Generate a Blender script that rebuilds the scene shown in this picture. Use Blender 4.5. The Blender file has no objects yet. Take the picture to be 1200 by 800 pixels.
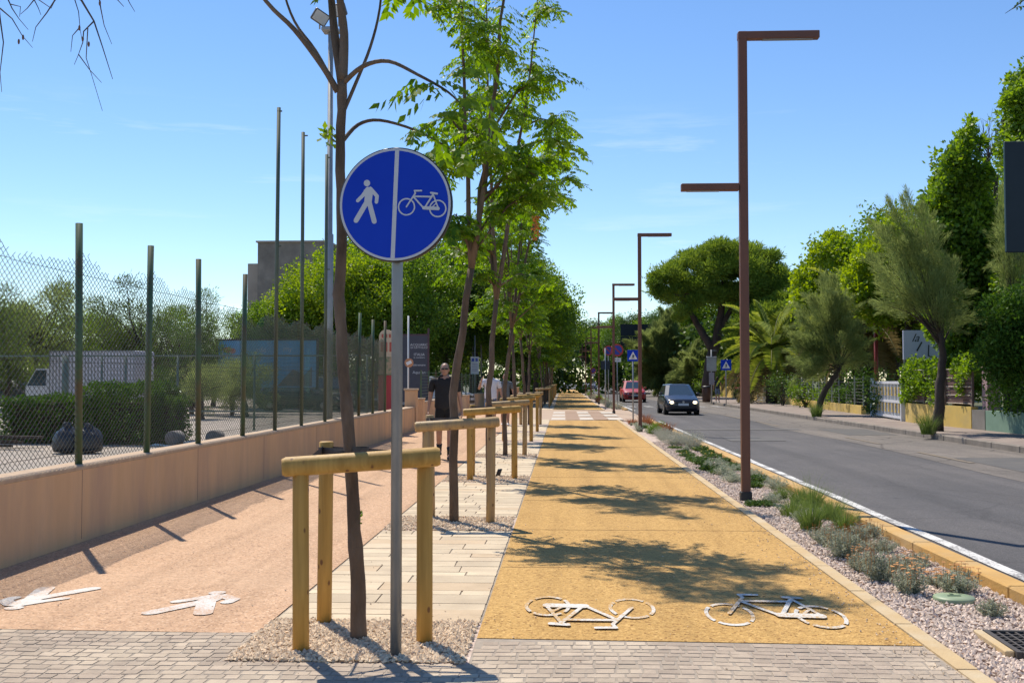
import bpy, math, random
import numpy as np
from mathutils import Vector, Matrix, Euler

R = math.radians
rng = np.random.default_rng(7)
random.seed(7)
S = bpy.context.scene
COL = S.collection

# ------------------------------------------------------------------ camera
F = 1250.0
cam_d = bpy.data.cameras.new('camera')
cam = bpy.data.objects.new('camera', cam_d)
COL.objects.link(cam)
cam.location = (0, 0, 1.45)
cam.rotation_euler = (R(92.1), 0, R(2.75))
cam_d.sensor_width = 36.0
cam_d.lens = 36.0 * F / 1200.0
cam_d.clip_start = 0.1
cam_d.clip_end = 3000
S.camera = cam

# ------------------------------------------------------------------ world, sun, exposure
SUN_EL = R(57)
SUN_DIR = Vector((-0.515, 0.857, 0)).normalized()          # horizontal direction towards the sun
w = bpy.data.worlds.new('World')
S.world = w
w.use_nodes = True
nt = w.node_tree
nt.nodes.clear()
sky = nt.nodes.new('ShaderNodeTexSky')
sky.sky_type = 'NISHITA'
sky.sun_disc = False
sky.sun_elevation = SUN_EL
sky.sun_rotation = math.atan2(SUN_DIR.x, SUN_DIR.y)
sky.altitude = 0
sky.air_density = 1.0
sky.dust_density = 0.02
sky.ozone_density = 3.5
bg = nt.nodes.new('ShaderNodeBackground')
bg.inputs['Strength'].default_value = 0.118
out = nt.nodes.new('ShaderNodeOutputWorld')
tc = nt.nodes.new('ShaderNodeTexCoord')
# a few thin streaks of cloud low over the horizon
mp = nt.nodes.new('ShaderNodeMapping')
mp.inputs['Scale'].default_value = (2.2, 2.2, 22.0)
mp.inputs['Location'].default_value = (1.3, 0.4, 0.0)
nz = nt.nodes.new('ShaderNodeTexNoise')
nz.inputs['Scale'].default_value = 1.6
nz.inputs['Detail'].default_value = 6
nz.inputs['Roughness'].default_value = 0.62
rp = nt.nodes.new('ShaderNodeValToRGB')
rp.color_ramp.elements[0].position = 0.58
rp.color_ramp.elements[1].position = 0.78
sep = nt.nodes.new('ShaderNodeSeparateXYZ')
band = nt.nodes.new('ShaderNodeValToRGB')
cr = band.color_ramp
cr.elements[0].position = 0.0
cr.elements[0].color = (0.35, 0.35, 0.35, 1)
cr.elements[1].position = 0.34
cr.elements[1].color = (0, 0, 0, 1)
e = cr.elements.new(0.10); e.color = (1, 1, 1, 1)
e = cr.elements.new(0.15); e.color = (0.10, 0.10, 0.10, 1)
e = cr.elements.new(0.21); e.color = (0.40, 0.40, 0.40, 1)
e = cr.elements.new(0.25); e.color = (0.02, 0.02, 0.02, 1)
mul = nt.nodes.new('ShaderNodeMath'); mul.operation = 'MULTIPLY'
mx = nt.nodes.new('ShaderNodeMixRGB')
mx.inputs['Color2'].default_value = (7.5, 7.9, 8.6, 1)
L = nt.links.new
L(tc.outputs['Generated'], mp.inputs['Vector']); L(mp.outputs[0], nz.inputs['Vector'])
L(nz.outputs['Fac'], rp.inputs['Fac'])
L(tc.outputs['Generated'], sep.inputs[0]); L(sep.outputs['Z'], band.inputs['Fac'])
L(rp.outputs[0], mul.inputs[0]); L(band.outputs[0], mul.inputs[1])
skh = nt.nodes.new('ShaderNodeHueSaturation'); skh.inputs['Saturation'].default_value = 1.14; skh.inputs['Hue'].default_value = 0.505
L(sky.outputs[0], skh.inputs['Color'])
L(mul.outputs[0], mx.inputs['Fac']); L(skh.outputs[0], mx.inputs['Color1'])
L(mx.outputs[0], bg.inputs['Color']); L(bg.outputs[0], out.inputs['Surface'])

sd = bpy.data.lights.new('sun', 'SUN')
sd.energy = 4.35
sd.angle = R(0.5)
sd.color = (1.0, 0.92, 0.79)
sun = bpy.data.objects.new('sun', sd)
COL.objects.link(sun)
tosun = Vector((SUN_DIR.x * math.cos(SUN_EL), SUN_DIR.y * math.cos(SUN_EL), math.sin(SUN_EL)))
sun.rotation_euler = (-tosun).to_track_quat('-Z', 'Y').to_euler()
sun.location = (0, 0, 30)

vs = S.view_settings
vs.view_transform = 'Standard'
vs.look = 'None'
vs.exposure = 0.42
vs.gamma = 1
vs.use_curve_mapping = False
S.render.engine = 'CYCLES'
S.cycles.max_bounces = 6
S.cycles.transparent_max_bounces = 24
S.cycles.use_denoising = True

# ------------------------------------------------------------------ helpers: measuring
RM = Euler((R(92.1), 0, R(2.75)), 'XYZ').to_matrix()
CAMP = Vector((0, 0, 1.45))


def ray(px, py):
    return RM @ Vector(((px - 600) / F, -(py - 400) / F, -1.0))


def W(px, py, Y):
    d = ray(px, py)
    return CAMP + d * (Y / d.y)


def G(px, py, z=0.0):
    d = ray(px, py)
    return CAMP + d * ((z - 1.45) / d.z)


# ------------------------------------------------------------------ helpers: meshes
class MB:
    def __init__(self):
        self.v = []
        self.f = []
        self.m = []
        self.cur = 0

    def face(self, idx, m=None):
        self.f.append(tuple(idx))
        self.m.append(self.cur if m is None else m)

    def quad(self, a, b, c, d, m=None):
        n = len(self.v)
        self.v += [tuple(a), tuple(b), tuple(c), tuple(d)]
        self.face((n, n + 1, n + 2, n + 3), m)
        return self

    def box(self, c, s, rz=0.0, m=None, bev=0.0, rx=0.0, ry=0.0):
        """box with an optional chamfer on all edges running round the top and bottom"""
        c = Vector(c)
        M = Euler((rx, ry, rz)).to_matrix()
        hx, hy, hz = s[0] / 2, s[1] / 2, s[2] / 2
        b = min(bev, hx * .9, hy * .9, hz * .9)
        if b <= 0:
            P = [(-hx, -hy, -hz), (hx, -hy, -hz), (hx, hy, -hz), (-hx, hy, -hz), (-hx, -hy, hz), (hx, -hy, hz), (hx, hy, hz), (-hx, hy, hz)]
            n = len(self.v)
            self.v += [tuple(c + M @ Vector(p)) for p in P]
            for q in ((0, 3, 2, 1), (4, 5, 6, 7), (0, 1, 5, 4), (1, 2, 6, 5), (2, 3, 7, 6), (3, 0, 4, 7)):
                self.face([n + i for i in q], m)
            return self
        def ring(x, y, z, k):
            return [(-x + k, -y, z), (x - k, -y, z), (x, -y + k, z), (x, y - k, z), (x - k, y, z), (-x + k, y, z), (-x, y - k, z), (-x, -y + k, z)]
        rs = [ring(hx - b, hy - b, -hz, b * .4), ring(hx, hy, -hz + b, b), ring(hx, hy, hz - b, b), ring(hx - b, hy - b, hz, b * .4)]
        n = len(self.v)
        for r in rs:
            self.v += [tuple(c + M @ Vector(p)) for p in r]
        self.face([n + i for i in range(7, -1, -1)], m)
        self.face([n + 24 + i for i in range(8)], m)
        for k in range(3):
            for i in range(8):
                j = (i + 1) % 8
                self.face((n + k * 8 + i, n + k * 8 + j, n + k * 8 + 8 + j, n + k * 8 + 8 + i), m)
        return self

    def tube(self, pts, rad, n=8, m=None, cap=True, sq=None):
        pts = [Vector(p) for p in pts]
        if not hasattr(rad, '__len__'):
            rad = [rad] * len(pts)
        base = len(self.v)
        prev = None
        K = len(pts)
        for i, p in enumerate(pts):
            if i == 0:
                t = pts[1] - p
            elif i == K - 1:
                t = p - pts[i - 1]
            else:
                t = pts[i + 1] - pts[i - 1]
            if t.length < 1e-9:
                t = Vector((0, 0, 1))
            t.normalize()
            if prev is None:
                a = Vector((0, 0, 1)) if abs(t.z) < .9 else Vector((1, 0, 0))
                u = a.cross(t).normalized()
            else:
                u = prev - t * prev.dot(t)
                if u.length < 1e-6:
                    u = Vector((1, 0, 0)).cross(t)
                u.normalize()
            prev = u
            v = t.cross(u)
            for k in range(n):
                an = 2 * math.pi * (k + (.5 if sq else 0)) / n
                self.v.append(tuple(p + (u * math.cos(an) + v * math.sin(an)) * rad[i]))
        for i in range(K - 1):
            for k in range(n):
                j = (k + 1) % n
                self.face((base + i * n + k, base + i * n + j, base + (i + 1) * n + j, base + (i + 1) * n + k), m)
        if cap:
            self.face([base + k for k in range(n - 1, -1, -1)], m)
            self.face([base + (K - 1) * n + k for k in range(n)], m)
        return self

    def lathe(self, prof, c=(0, 0, 0), n=20, m=None, axis='Z'):
        """prof: list of (radius, height)"""
        base = len(self.v)
        for r, h in prof:
            for k in range(n):
                an = 2 * math.pi * k / n
                x, y = r * math.cos(an), r * math.sin(an)
                if axis == 'Z':
                    p = (x, y, h)
                elif axis == 'Y':
                    p = (x, h, y)
                else:
                    p = (h, x, y)
                self.v.append((p[0] + c[0], p[1] + c[1], p[2] + c[2]))
        for i in range(len(prof) - 1):
            for k in range(n):
                j = (k + 1) % n
                self.face((base + i * n + k, base + i * n + j, base + (i + 1) * n + j, base + (i + 1) * n + k), m)
        self.face([base + k for k in range(n - 1, -1, -1)], m)
        self.face([base + (len(prof) - 1) * n + k for k in range(n)], m)
        return self

    def prism(self, poly, z0, z1, m=None, tf=None):
        """poly of (x, y) extruded in z; tf maps (x,y,z) to a point"""
        tf = tf or (lambda x, y, z: (x, y, z))
        n = len(self.v)
        k = len(poly)
        self.v += [tuple(tf(x, y, z0)) for x, y in poly] + [tuple(tf(x, y, z1)) for x, y in poly]
        self.face([n + i for i in range(k - 1, -1, -1)], m)
        self.face([n + k + i for i in range(k)], m)
        for i in range(k):
            j = (i + 1) % k
            self.face((n + i, n + j, n + k + j, n + k + i), m)
        return self

    def loft(self, rings, m=None, cap=True):
        base = len(self.v)
        k = len(rings[0])
        for r in rings:
            self.v += [tuple(p) for p in r]
        for i in range(len(rings) - 1):
            for a in range(k):
                b = (a + 1) % k
                self.face((base + i * k + a, base + i * k + b, base + (i + 1) * k + b, base + (i + 1) * k + a), m)
        if cap:
            self.face([base + a for a in range(k - 1, -1, -1)], m)
            self.face([base + (len(rings) - 1) * k + a for a in range(k)], m)
        return self

    def ell(self, c, r, n=10, k=7, m=None):
        prof = []
        for i in range(k + 1):
            a = -math.pi / 2 + math.pi * i / k
            prof.append((max(math.cos(a), 0.02), math.sin(a)))
        base = len(self.v)
        self.lathe(prof, (0, 0, 0), n, m)
        for i in range(base, len(self.v)):
            x, y, z = self.v[i]
            self.v[i] = (c[0] + x * r[0], c[1] + y * r[1], c[2] + z * r[2])
        return self

    def mesh(self, name='mesh', smooth=False):
        me = bpy.data.meshes.new(name)
        me.from_pydata(self.v, [], self.f)
        if any(self.m):
            me.polygons.foreach_set('material_index', self.m)
        if smooth:
            me.polygons.foreach_set('use_smooth', [True] * len(self.f))
        me.update()
        return me


def np_mesh(name, V, FQ, k=4, smooth=False):
    """V (n,3), FQ (m,k) numpy arrays -> mesh"""
    me = bpy.data.meshes.new(name)
    V = np.asarray(V, dtype=np.float32)
    FQ = np.asarray(FQ, dtype=np.int32)
    me.vertices.add(len(V))
    me.vertices.foreach_set('co', V.ravel())
    me.loops.add(FQ.size)
    me.loops.foreach_set('vertex_index', FQ.ravel())
    me.polygons.add(len(FQ))
    me.polygons.foreach_set('loop_start', np.arange(0, FQ.size, k, dtype=np.int32))
    me.polygons.foreach_set('loop_total', np.full(len(FQ), k, dtype=np.int32))
    me.polygons.foreach_set('use_smooth', np.full(len(FQ), bool(smooth)))
    me.update(calc_edges=True)
    me.validate()
    return me


def link(name, data, mats=None, parent=None, loc=(0, 0, 0), rz=0.0):
    o = bpy.data.objects.new(name, data)
    COL.objects.link(o)
    if mats is not None and not data.materials:
        for m_ in (mats if isinstance(mats, (list, tuple)) else [mats]):
            data.materials.append(m_)
    if parent is not None:
        o.parent = parent
    o.location = loc
    o.rotation_euler = (0, 0, rz)
    return o


def part(name, mb, mats, parent, smooth=False, label=None, loc=(0, 0, 0)):
    me = mb.mesh(name, smooth) if isinstance(mb, MB) else mb
    o = link(name, me, mats, parent, loc)
    if label:
        o['label'] = label
    return o


def tag(o, label, cat, group=None, kind=None):
    o['label'] = label
    o['category'] = cat
    if group:
        o['group'] = group
    if kind:
        o['kind'] = kind
    return o


def thing(name, label, cat, loc=(0, 0, 0), rz=0.0, group=None):
    o = bpy.data.objects.new(name, None)
    COL.objects.link(o)
    o.location = loc
    o.rotation_euler = (0, 0, rz)
    o.empty_display_size = 0.2
    return tag(o, label, cat, group)


def struct(name, mb, mats, kind='structure', smooth=False):
    me = mb.mesh(name, smooth) if isinstance(mb, MB) else mb
    o = link(name, me, mats)
    o['kind'] = kind
    return o


def dup(root, loc, rz=0.0, label=None, scale=1.0):
    c = root.copy()
    COL.objects.link(c)
    c.location = loc
    c.rotation_euler = (0, 0, rz)
    c.scale = (scale, scale, scale) if not hasattr(scale, '__len__') else scale
    if label:
        c['label'] = label
    def rec(src, dst):
        for ch in list(src.children):
            d = ch.copy()
            COL.objects.link(d)
            d.parent = dst
            rec(ch, d)
    rec(root, c)
    return c


ORD = ['first', 'second', 'third', 'fourth', 'fifth', 'sixth', 'seventh', 'eighth', 'ninth', 'tenth', 'eleventh', 'twelfth',
       'thirteenth', 'fourteenth', 'fifteenth', 'sixteenth', 'seventeenth', 'eighteenth', 'nineteenth', 'twentieth'] + \
      ['twenty-' + s for s in ('first', 'second', 'third', 'fourth', 'fifth', 'sixth', 'seventh', 'eighth', 'ninth')] + ['thirtieth'] + \
      ['thirty-' + s for s in ('first', 'second', 'third', 'fourth', 'fifth', 'sixth', 'seventh', 'eighth', 'ninth')]

# ------------------------------------------------------------------ helpers: materials


def newmat(name):
    m = bpy.data.materials.new(name)
    m.use_nodes = True
    t = m.node_tree
    b = t.nodes['Principled BSDF']
    return m, t, b


def add(t, kind, **kw):
    n = t.nodes.new(kind)
    for k, v in kw.items():
        if k in n.inputs:
            n.inputs[k].default_value = v
        else:
            setattr(n, k, v)
    return n


def ramp(t, stops):
    n = t.nodes.new('ShaderNodeValToRGB')
    c = n.color_ramp
    while len(c.elements) < len(stops):
        c.elements.new(0.5)
    for e, (p, col) in zip(c.elements, stops):
        e.position = p
        e.color = (col[0], col[1], col[2], 1)
    return n


def mat(name, c1, c2=None, scale=4.0, rough=0.8, bump=0.0, bscale=None, metal=0.0, stretch=None, grime=None, gscale=0.7, spec=0.5,
        island=0.0, coat=0.0, detail=5, contrast=0.35):
    """two-tone noise material, an optional second large-scale tint and a fine bump"""
    m, t, b = newmat(name)
    b.inputs['Roughness'].default_value = rough
    b.inputs['Metallic'].default_value = metal
    b.inputs['Specular IOR Level'].default_value = spec
    b.inputs['Coat Weight'].default_value = coat
    c2 = c2 or tuple(x * 0.8 for x in c1)
    tcx = add(t, 'ShaderNodeTexCoord')
    mpx = add(t, 'ShaderNodeMapping')
    if stretch:
        mpx.inputs['Scale'].default_value = stretch
    t.links.new(tcx.outputs['Object'], mpx.inputs['Vector'])
    nz = add(t, 'ShaderNodeTexNoise', Scale=scale, Detail=detail, Roughness=0.6)
    t.links.new(mpx.outputs[0], nz.inputs['Vector'])
    rpx = ramp(t, [(0.5 - contrast / 2, c1), (0.5 + contrast / 2, c2)])
    t.links.new(nz.outputs['Fac'], rpx.inputs['Fac'])
    outc = rpx.outputs[0]
    if grime:
        n2 = add(t, 'ShaderNodeTexNoise', Scale=gscale, Detail=6, Roughness=0.65)
        t.links.new(mpx.outputs[0], n2.inputs['Vector'])
        r2 = ramp(t, [(0.45, (0, 0, 0)), (0.7, (1, 1, 1))])
        t.links.new(n2.outputs['Fac'], r2.inputs['Fac'])
        mxx = add(t, 'ShaderNodeMixRGB')
        mxx.inputs['Color2'].default_value = (*grime, 1)
        t.links.new(r2.outputs[0], mxx.inputs['Fac'])
        t.links.new(outc, mxx.inputs['Color1'])
        outc = mxx.outputs[0]
    if island:
        ge = add(t, 'ShaderNodeNewGeometry')
        mr = add(t, 'ShaderNodeMapRange')
        mr.inputs['To Min'].default_value = 1 - island
        mr.inputs['To Max'].default_value = 1 + island
        t.links.new(ge.outputs['Random Per Island'], mr.inputs['Value'])
        hs = add(t, 'ShaderNodeHueSaturation')
        t.links.new(mr.outputs[0], hs.inputs['Value'])
        t.links.new(outc, hs.inputs['Color'])
        outc = hs.outputs[0]
    t.links.new(outc, b.inputs['Base Color'])
    if bump:
        nb = add(t, 'ShaderNodeTexNoise', Scale=bscale or scale * 6, Detail=4, Roughness=0.6)
        t.links.new(mpx.outputs[0], nb.inputs['Vector'])
        bp = add(t, 'ShaderNodeBump', Strength=bump, Distance=0.02)
        t.links.new(nb.outputs['Fac'], bp.inputs['Height'])
        t.links.new(bp.outputs[0], b.inputs['Normal'])
    return m


def mat_speckle(name, base, light, dark, gs=90, rough=0.9, big=0.5, bigcol=None, bump=0.5, stains=True):
    """resin-bound gravel: fine stone grains of several tones, worn patches on top"""
    m, t, b = newmat(name)
    b.inputs['Roughness'].default_value = rough
    b.inputs['Specular IOR Level'].default_value = 0.25
    tcx = add(t, 'ShaderNodeTexCoord')
    vo = add(t, 'ShaderNodeTexVoronoi', Scale=gs)
    t.links.new(tcx.outputs['Object'], vo.inputs['Vector'])
    sx = add(t, 'ShaderNodeSeparateColor')
    t.links.new(vo.outputs['Color'], sx.inputs[0])
    r1 = ramp(t, [(0.0, dark), (0.22, base), (0.75, base), (1.0, light)])
    t.links.new(sx.outputs[0], r1.inputs['Fac'])
    n2 = add(t, 'ShaderNodeTexNoise', Scale=0.55, Detail=8, Roughness=0.7)
    mp2 = add(t, 'ShaderNodeMapping')
    mp2.inputs['Scale'].default_value = (0.45, 1.6, 1)
    t.links.new(tcx.outputs['Object'], mp2.inputs['Vector'])
    t.links.new(mp2.outputs[0], n2.inputs['Vector'])
    r2 = ramp(t, [(0.42, (0, 0, 0)), (0.72, (big, big, big))])
    t.links.new(n2.outputs['Fac'], r2.inputs['Fac'])
    mxx = add(t, 'ShaderNodeMixRGB')
    mxx.inputs['Color2'].default_value = (*(bigcol or light), 1)
    t.links.new(r2.outputs[0], mxx.inputs['Fac'])
    t.links.new(r1.outputs[0], mxx.inputs['Color1'])
    n3 = add(t, 'ShaderNodeTexNoise', Scale=14, Detail=6, Roughness=0.8)
    t.links.new(tcx.outputs['Object'], n3.inputs['Vector'])
    r3 = ramp(t, [(0.3, (0.80, 0.80, 0.80)), (0.7, (1.12, 1.12, 1.12))])
    t.links.new(n3.outputs['Fac'], r3.inputs['Fac'])
    mm = add(t, 'ShaderNodeMixRGB', blend_type='MULTIPLY')
    mm.inputs['Fac'].default_value = 1
    t.links.new(mxx.outputs[0], mm.inputs['Color1'])
    t.links.new(r3.outputs[0], mm.inputs['Color2'])
    # old stains, long wheel tracks and a few dark drips with shapes of their own
    mp4 = add(t, 'ShaderNodeMapping'); mp4.inputs['Scale'].default_value = (3.2, 0.10, 1)
    t.links.new(tcx.outputs['Object'], mp4.inputs['Vector'])
    n4 = add(t, 'ShaderNodeTexNoise', Scale=1.0, Detail=5, Roughness=0.6)
    t.links.new(mp4.outputs[0], n4.inputs['Vector'])
    r4 = ramp(t, [(0.36, (0.86, 0.85, 0.84)), (0.56, (1.03, 1.03, 1.03))])
    t.links.new(n4.outputs['Fac'], r4.inputs['Fac'])
    m4 = add(t, 'ShaderNodeMixRGB', blend_type='MULTIPLY'); m4.inputs['Fac'].default_value = 0.9 if stains else 0
    t.links.new(mm.outputs[0], m4.inputs['Color1']); t.links.new(r4.outputs[0], m4.inputs['Color2'])
    n5 = add(t, 'ShaderNodeTexNoise', Scale=1.7, Detail=9, Roughness=0.75, Distortion=0.8)
    t.links.new(tcx.outputs['Object'], n5.inputs['Vector'])
    r5 = ramp(t, [(0.29, (0.66, 0.62, 0.58)), (0.40, (1, 1, 1))])
    t.links.new(n5.outputs['Fac'], r5.inputs['Fac'])
    m5 = add(t, 'ShaderNodeMixRGB', blend_type='MULTIPLY'); m5.inputs['Fac'].default_value = 0.8 if stains else 0
    t.links.new(m4.outputs[0], m5.inputs['Color1']); t.links.new(r5.outputs[0], m5.inputs['Color2'])
    t.links.new(m5.outputs[0], b.inputs['Base Color'])
    bp = add(t, 'ShaderNodeBump', Strength=bump, Distance=0.01)
    t.links.new(vo.outputs['Distance'], bp.inputs['Height'])
    t.links.new(bp.outputs[0], b.inputs['Normal'])
    return m


def mat_leaf(name, c1, c2, trans=0.35, rough=0.5, tcol=None, nscale=0.5):
    m = bpy.data.materials.new(name)
    m.use_nodes = True
    t = m.node_tree
    t.nodes.clear()
    o = add(t, 'ShaderNodeOutputMaterial')
    ge = add(t, 'ShaderNodeNewGeometry')
    tcx = add(t, 'ShaderNodeTexCoord')
    nz = add(t, 'ShaderNodeTexNoise', Scale=nscale, Detail=3)
    t.links.new(tcx.outputs['Object'], nz.inputs['Vector'])
    av = add(t, 'ShaderNodeMath', operation='MULTIPLY_ADD')
    t.links.new(ge.outputs['Random Per Island'], av.inputs[0])
    av.inputs[1].default_value = 0.55
    sub = add(t, 'ShaderNodeMath', operation='MULTIPLY_ADD')
    t.links.new(nz.outputs['Fac'], sub.inputs[0])
    sub.inputs[1].default_value = 1.6
    sub.inputs[2].default_value = -0.6
    t.links.new(sub.outputs[0], av.inputs[2])
    rr = ramp(t, [(0.0, c1), (0.75, c2)])
    t.links.new(av.outputs[0], rr.inputs['Fac'])
    pb = add(t, 'ShaderNodeBsdfPrincipled')
    pb.inputs['Roughness'].default_value = rough
    pb.inputs['Specular IOR Level'].default_value = 0.35 if rough < .6 else .15
    t.links.new(rr.outputs[0], pb.inputs['Base Color'])
    tr = add(t, 'ShaderNodeBsdfTranslucent')
    hs = add(t, 'ShaderNodeHueSaturation', Hue=0.485, Saturation=1.1, Value=1.5)
    t.links.new(rr.outputs[0], hs.inputs['Color'])
    t.links.new(hs.outputs[0], tr.inputs['Color'])
    ms = add(t, 'ShaderNodeMixShader')
    ms.inputs[0].default_value = trans
    t.links.new(pb.outputs[0], ms.inputs[1])
    t.links.new(tr.outputs[0], ms.inputs[2])
    t.links.new(ms.outputs[0], o.inputs['Surface'])
    return m


def mat_glass(name, tint=(0.03, 0.04, 0.05), rough=0.05):
    m, t, b = newmat(name)
    b.inputs['Base Color'].default_value = (*tint, 1)
    b.inputs['Roughness'].default_value = rough
    b.inputs['Specular IOR Level'].default_value = 0.9
    b.inputs['Coat Weight'].default_value = 0.6
    return m


def mat_emit(name, col, strength):
    m, t, b = newmat(name)
    b.inputs['Base Color'].default_value = (*col, 1)
    b.inputs['Emission Color'].default_value = (*col, 1)
    b.inputs['Emission Strength'].default_value = strength
    return m


M = {}
M['pink'] = mat_speckle('pink_resin_gravel', (0.55, 0.345, 0.21), (0.70, 0.49, 0.33), (0.27, 0.16, 0.105), 80, bigcol=(0.61, 0.41, 0.265), big=0.5)
M['ochre'] = mat_speckle('ochre_resin_gravel', (0.50, 0.298, 0.095), (0.66, 0.42, 0.15), (0.22, 0.105, 0.03), 75, bigcol=(0.56, 0.34, 0.12), big=0.45)
M['paver'] = mat('cream_stone', (0.60, 0.485, 0.33), (0.49, 0.385, 0.26), 3.5, 0.85, 0.3, 40, island=0.14)
M['paver_pink'] = mat('rose_stone', (0.56, 0.42, 0.27), (0.47, 0.35, 0.22), 4, 0.85, 0.3, 40)
M['joint'] = mat('joint_sand', (0.37, 0.31, 0.245), (0.27, 0.225, 0.18), 20, 0.95)
M['cobble'] = mat('porphyry_setts', (0.40, 0.315, 0.235), (0.32, 0.25, 0.19), 9, 0.85, 0.4, 45, island=0.13, grime=(0.54, 0.44, 0.32), gscale=1.3)
M['pebble'] = mat('pale_pebbles', (0.66, 0.53, 0.43), (0.52, 0.41, 0.33), 25, 0.85, island=0.30)
M['pebble_warm'] = mat('cream_pebbles', (0.74, 0.58, 0.40), (0.60, 0.45, 0.30), 25, 0.85, island=0.25)
M['bedsoil'] = mat_speckle('gravel_far', (0.50, 0.39, 0.32), (0.66, 0.54, 0.47), (0.26, 0.19, 0.15), 38, big=0.3)
M['edge'] = mat('tan_kerb', (0.54, 0.39, 0.20), (0.49, 0.345, 0.175), 5, 0.85, 0.3, 60, grime=(0.54, 0.44, 0.29), gscale=2)
M['kerby'] = mat('yellow_kerb', (0.56, 0.33, 0.095), (0.46, 0.26, 0.07), 4, 0.8, 0.3, 50, grime=(0.45, 0.32, 0.16), gscale=1.5, island=0.08)
def mat_asphalt(name, c, var, agg=150, crack=0.5):
    m, t, b = newmat(name)
    b.inputs['Roughness'].default_value = 0.85
    b.inputs['Specular IOR Level'].default_value = 0.3
    tcx = add(t, 'ShaderNodeTexCoord')
    def tex(kind, sc, mapping=None, **kw):
        n = add(t, kind, Scale=sc, **kw)
        if mapping:
            mp_ = add(t, 'ShaderNodeMapping'); mp_.inputs['Scale'].default_value = mapping
            t.links.new(tcx.outputs['Object'], mp_.inputs['Vector']); t.links.new(mp_.outputs[0], n.inputs['Vector'])
        else:
            t.links.new(tcx.outputs['Object'], n.inputs['Vector'])
        return n
    def mulc(a_, b_, f=1.0):
        m_ = add(t, 'ShaderNodeMixRGB', blend_type='MULTIPLY'); m_.inputs['Fac'].default_value = f
        t.links.new(a_, m_.inputs['Color1']); t.links.new(b_, m_.inputs['Color2']); return m_.outputs[0]
    vo = tex('ShaderNodeTexVoronoi', agg)
    sx = add(t, 'ShaderNodeSeparateColor'); t.links.new(vo.outputs['Color'], sx.inputs[0])
    dk = tuple(x * (1 - var) for x in c); lt = tuple(min(1, x * (1 + 1.6 * var)) for x in c)
    r1 = ramp(t, [(0, dk), (.35, c), (.8, c), (1, lt)]); t.links.new(sx.outputs[0], r1.inputs['Fac'])
    n1 = tex('ShaderNodeTexNoise', 1.0, (1.6, .06, 1), Detail=5, Roughness=.6)         # wheel tracks
    r2 = ramp(t, [(.38, (.86, .86, .86)), (.6, (1.12, 1.11, 1.10))]); t.links.new(n1.outputs['Fac'], r2.inputs['Fac'])
    n2 = tex('ShaderNodeTexNoise', .5, (1, .5, 1), Detail=8, Roughness=.7)
    r3 = ramp(t, [(.35, (.85, .85, .86)), (.68, (1.18, 1.14, 1.10))]); t.links.new(n2.outputs['Fac'], r3.inputs['Fac'])
    n3 = tex('ShaderNodeTexNoise', 2.2, None, Detail=4, Roughness=.5)                  # oil drips
    r4 = ramp(t, [(.25, (.55, .55, .55)), (.31, (1, 1, 1))]); t.links.new(n3.outputs['Fac'], r4.inputs['Fac'])
    nd = tex('ShaderNodeTexNoise', .9, None, Detail=6, Roughness=.7)
    va = add(t, 'ShaderNodeMixRGB'); va.inputs['Fac'].default_value = .30
    t.links.new(tcx.outputs['Object'], va.inputs['Color1']); t.links.new(nd.outputs['Color'], va.inputs['Color2'])
    v2 = add(t, 'ShaderNodeTexVoronoi', Scale=.55, feature='DISTANCE_TO_EDGE'); t.links.new(va.outputs[0], v2.inputs['Vector'])
    r5 = ramp(t, [(.003, (1 - crack,) * 3), (.012, (1, 1, 1))]); t.links.new(v2.outputs['Distance'], r5.inputs['Fac'])
    o_ = mulc(mulc(mulc(mulc(r1.outputs[0], r2.outputs[0]), r3.outputs[0]), r4.outputs[0], .8), r5.outputs[0])
    t.links.new(o_, b.inputs['Base Color'])
    bp = add(t, 'ShaderNodeBump', Strength=.5, Distance=.008); t.links.new(vo.outputs['Distance'], bp.inputs['Height']); t.links.new(bp.outputs[0], b.inputs['Normal'])
    return m


def mat_worn(name, c, under, wear=.5, sc=35):
    """paint worn through to what lies under it"""
    m, t, b = newmat(name)
    b.inputs['Roughness'].default_value = 0.75
    tcx = add(t, 'ShaderNodeTexCoord')
    n = add(t, 'ShaderNodeTexNoise', Scale=sc, Detail=8, Roughness=.8); t.links.new(tcx.outputs['Object'], n.inputs['Vector'])
    n2 = add(t, 'ShaderNodeTexNoise', Scale=2.5, Detail=4, Roughness=.6); t.links.new(tcx.outputs['Object'], n2.inputs['Vector'])
    ad_ = add(t, 'ShaderNodeMath', operation='MULTIPLY_ADD'); ad_.inputs[1].default_value = .6
    t.links.new(n2.outputs['Fac'], ad_.inputs[0]); t.links.new(n.outputs['Fac'], ad_.inputs[2])
    r = ramp(t, [(wear, under), (wear + .06, tuple(x * .82 for x in c)), (wear + .25, c)])
    t.links.new(ad_.outputs[0], r.inputs['Fac']); t.links.new(r.outputs[0], b.inputs['Base Color'])
    bp = add(t, 'ShaderNodeBump', Strength=.4, Distance=.006); t.links.new(n.outputs['Fac'], bp.inputs['Height']); t.links.new(bp.outputs[0], b.inputs['Normal'])
    return m


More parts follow.
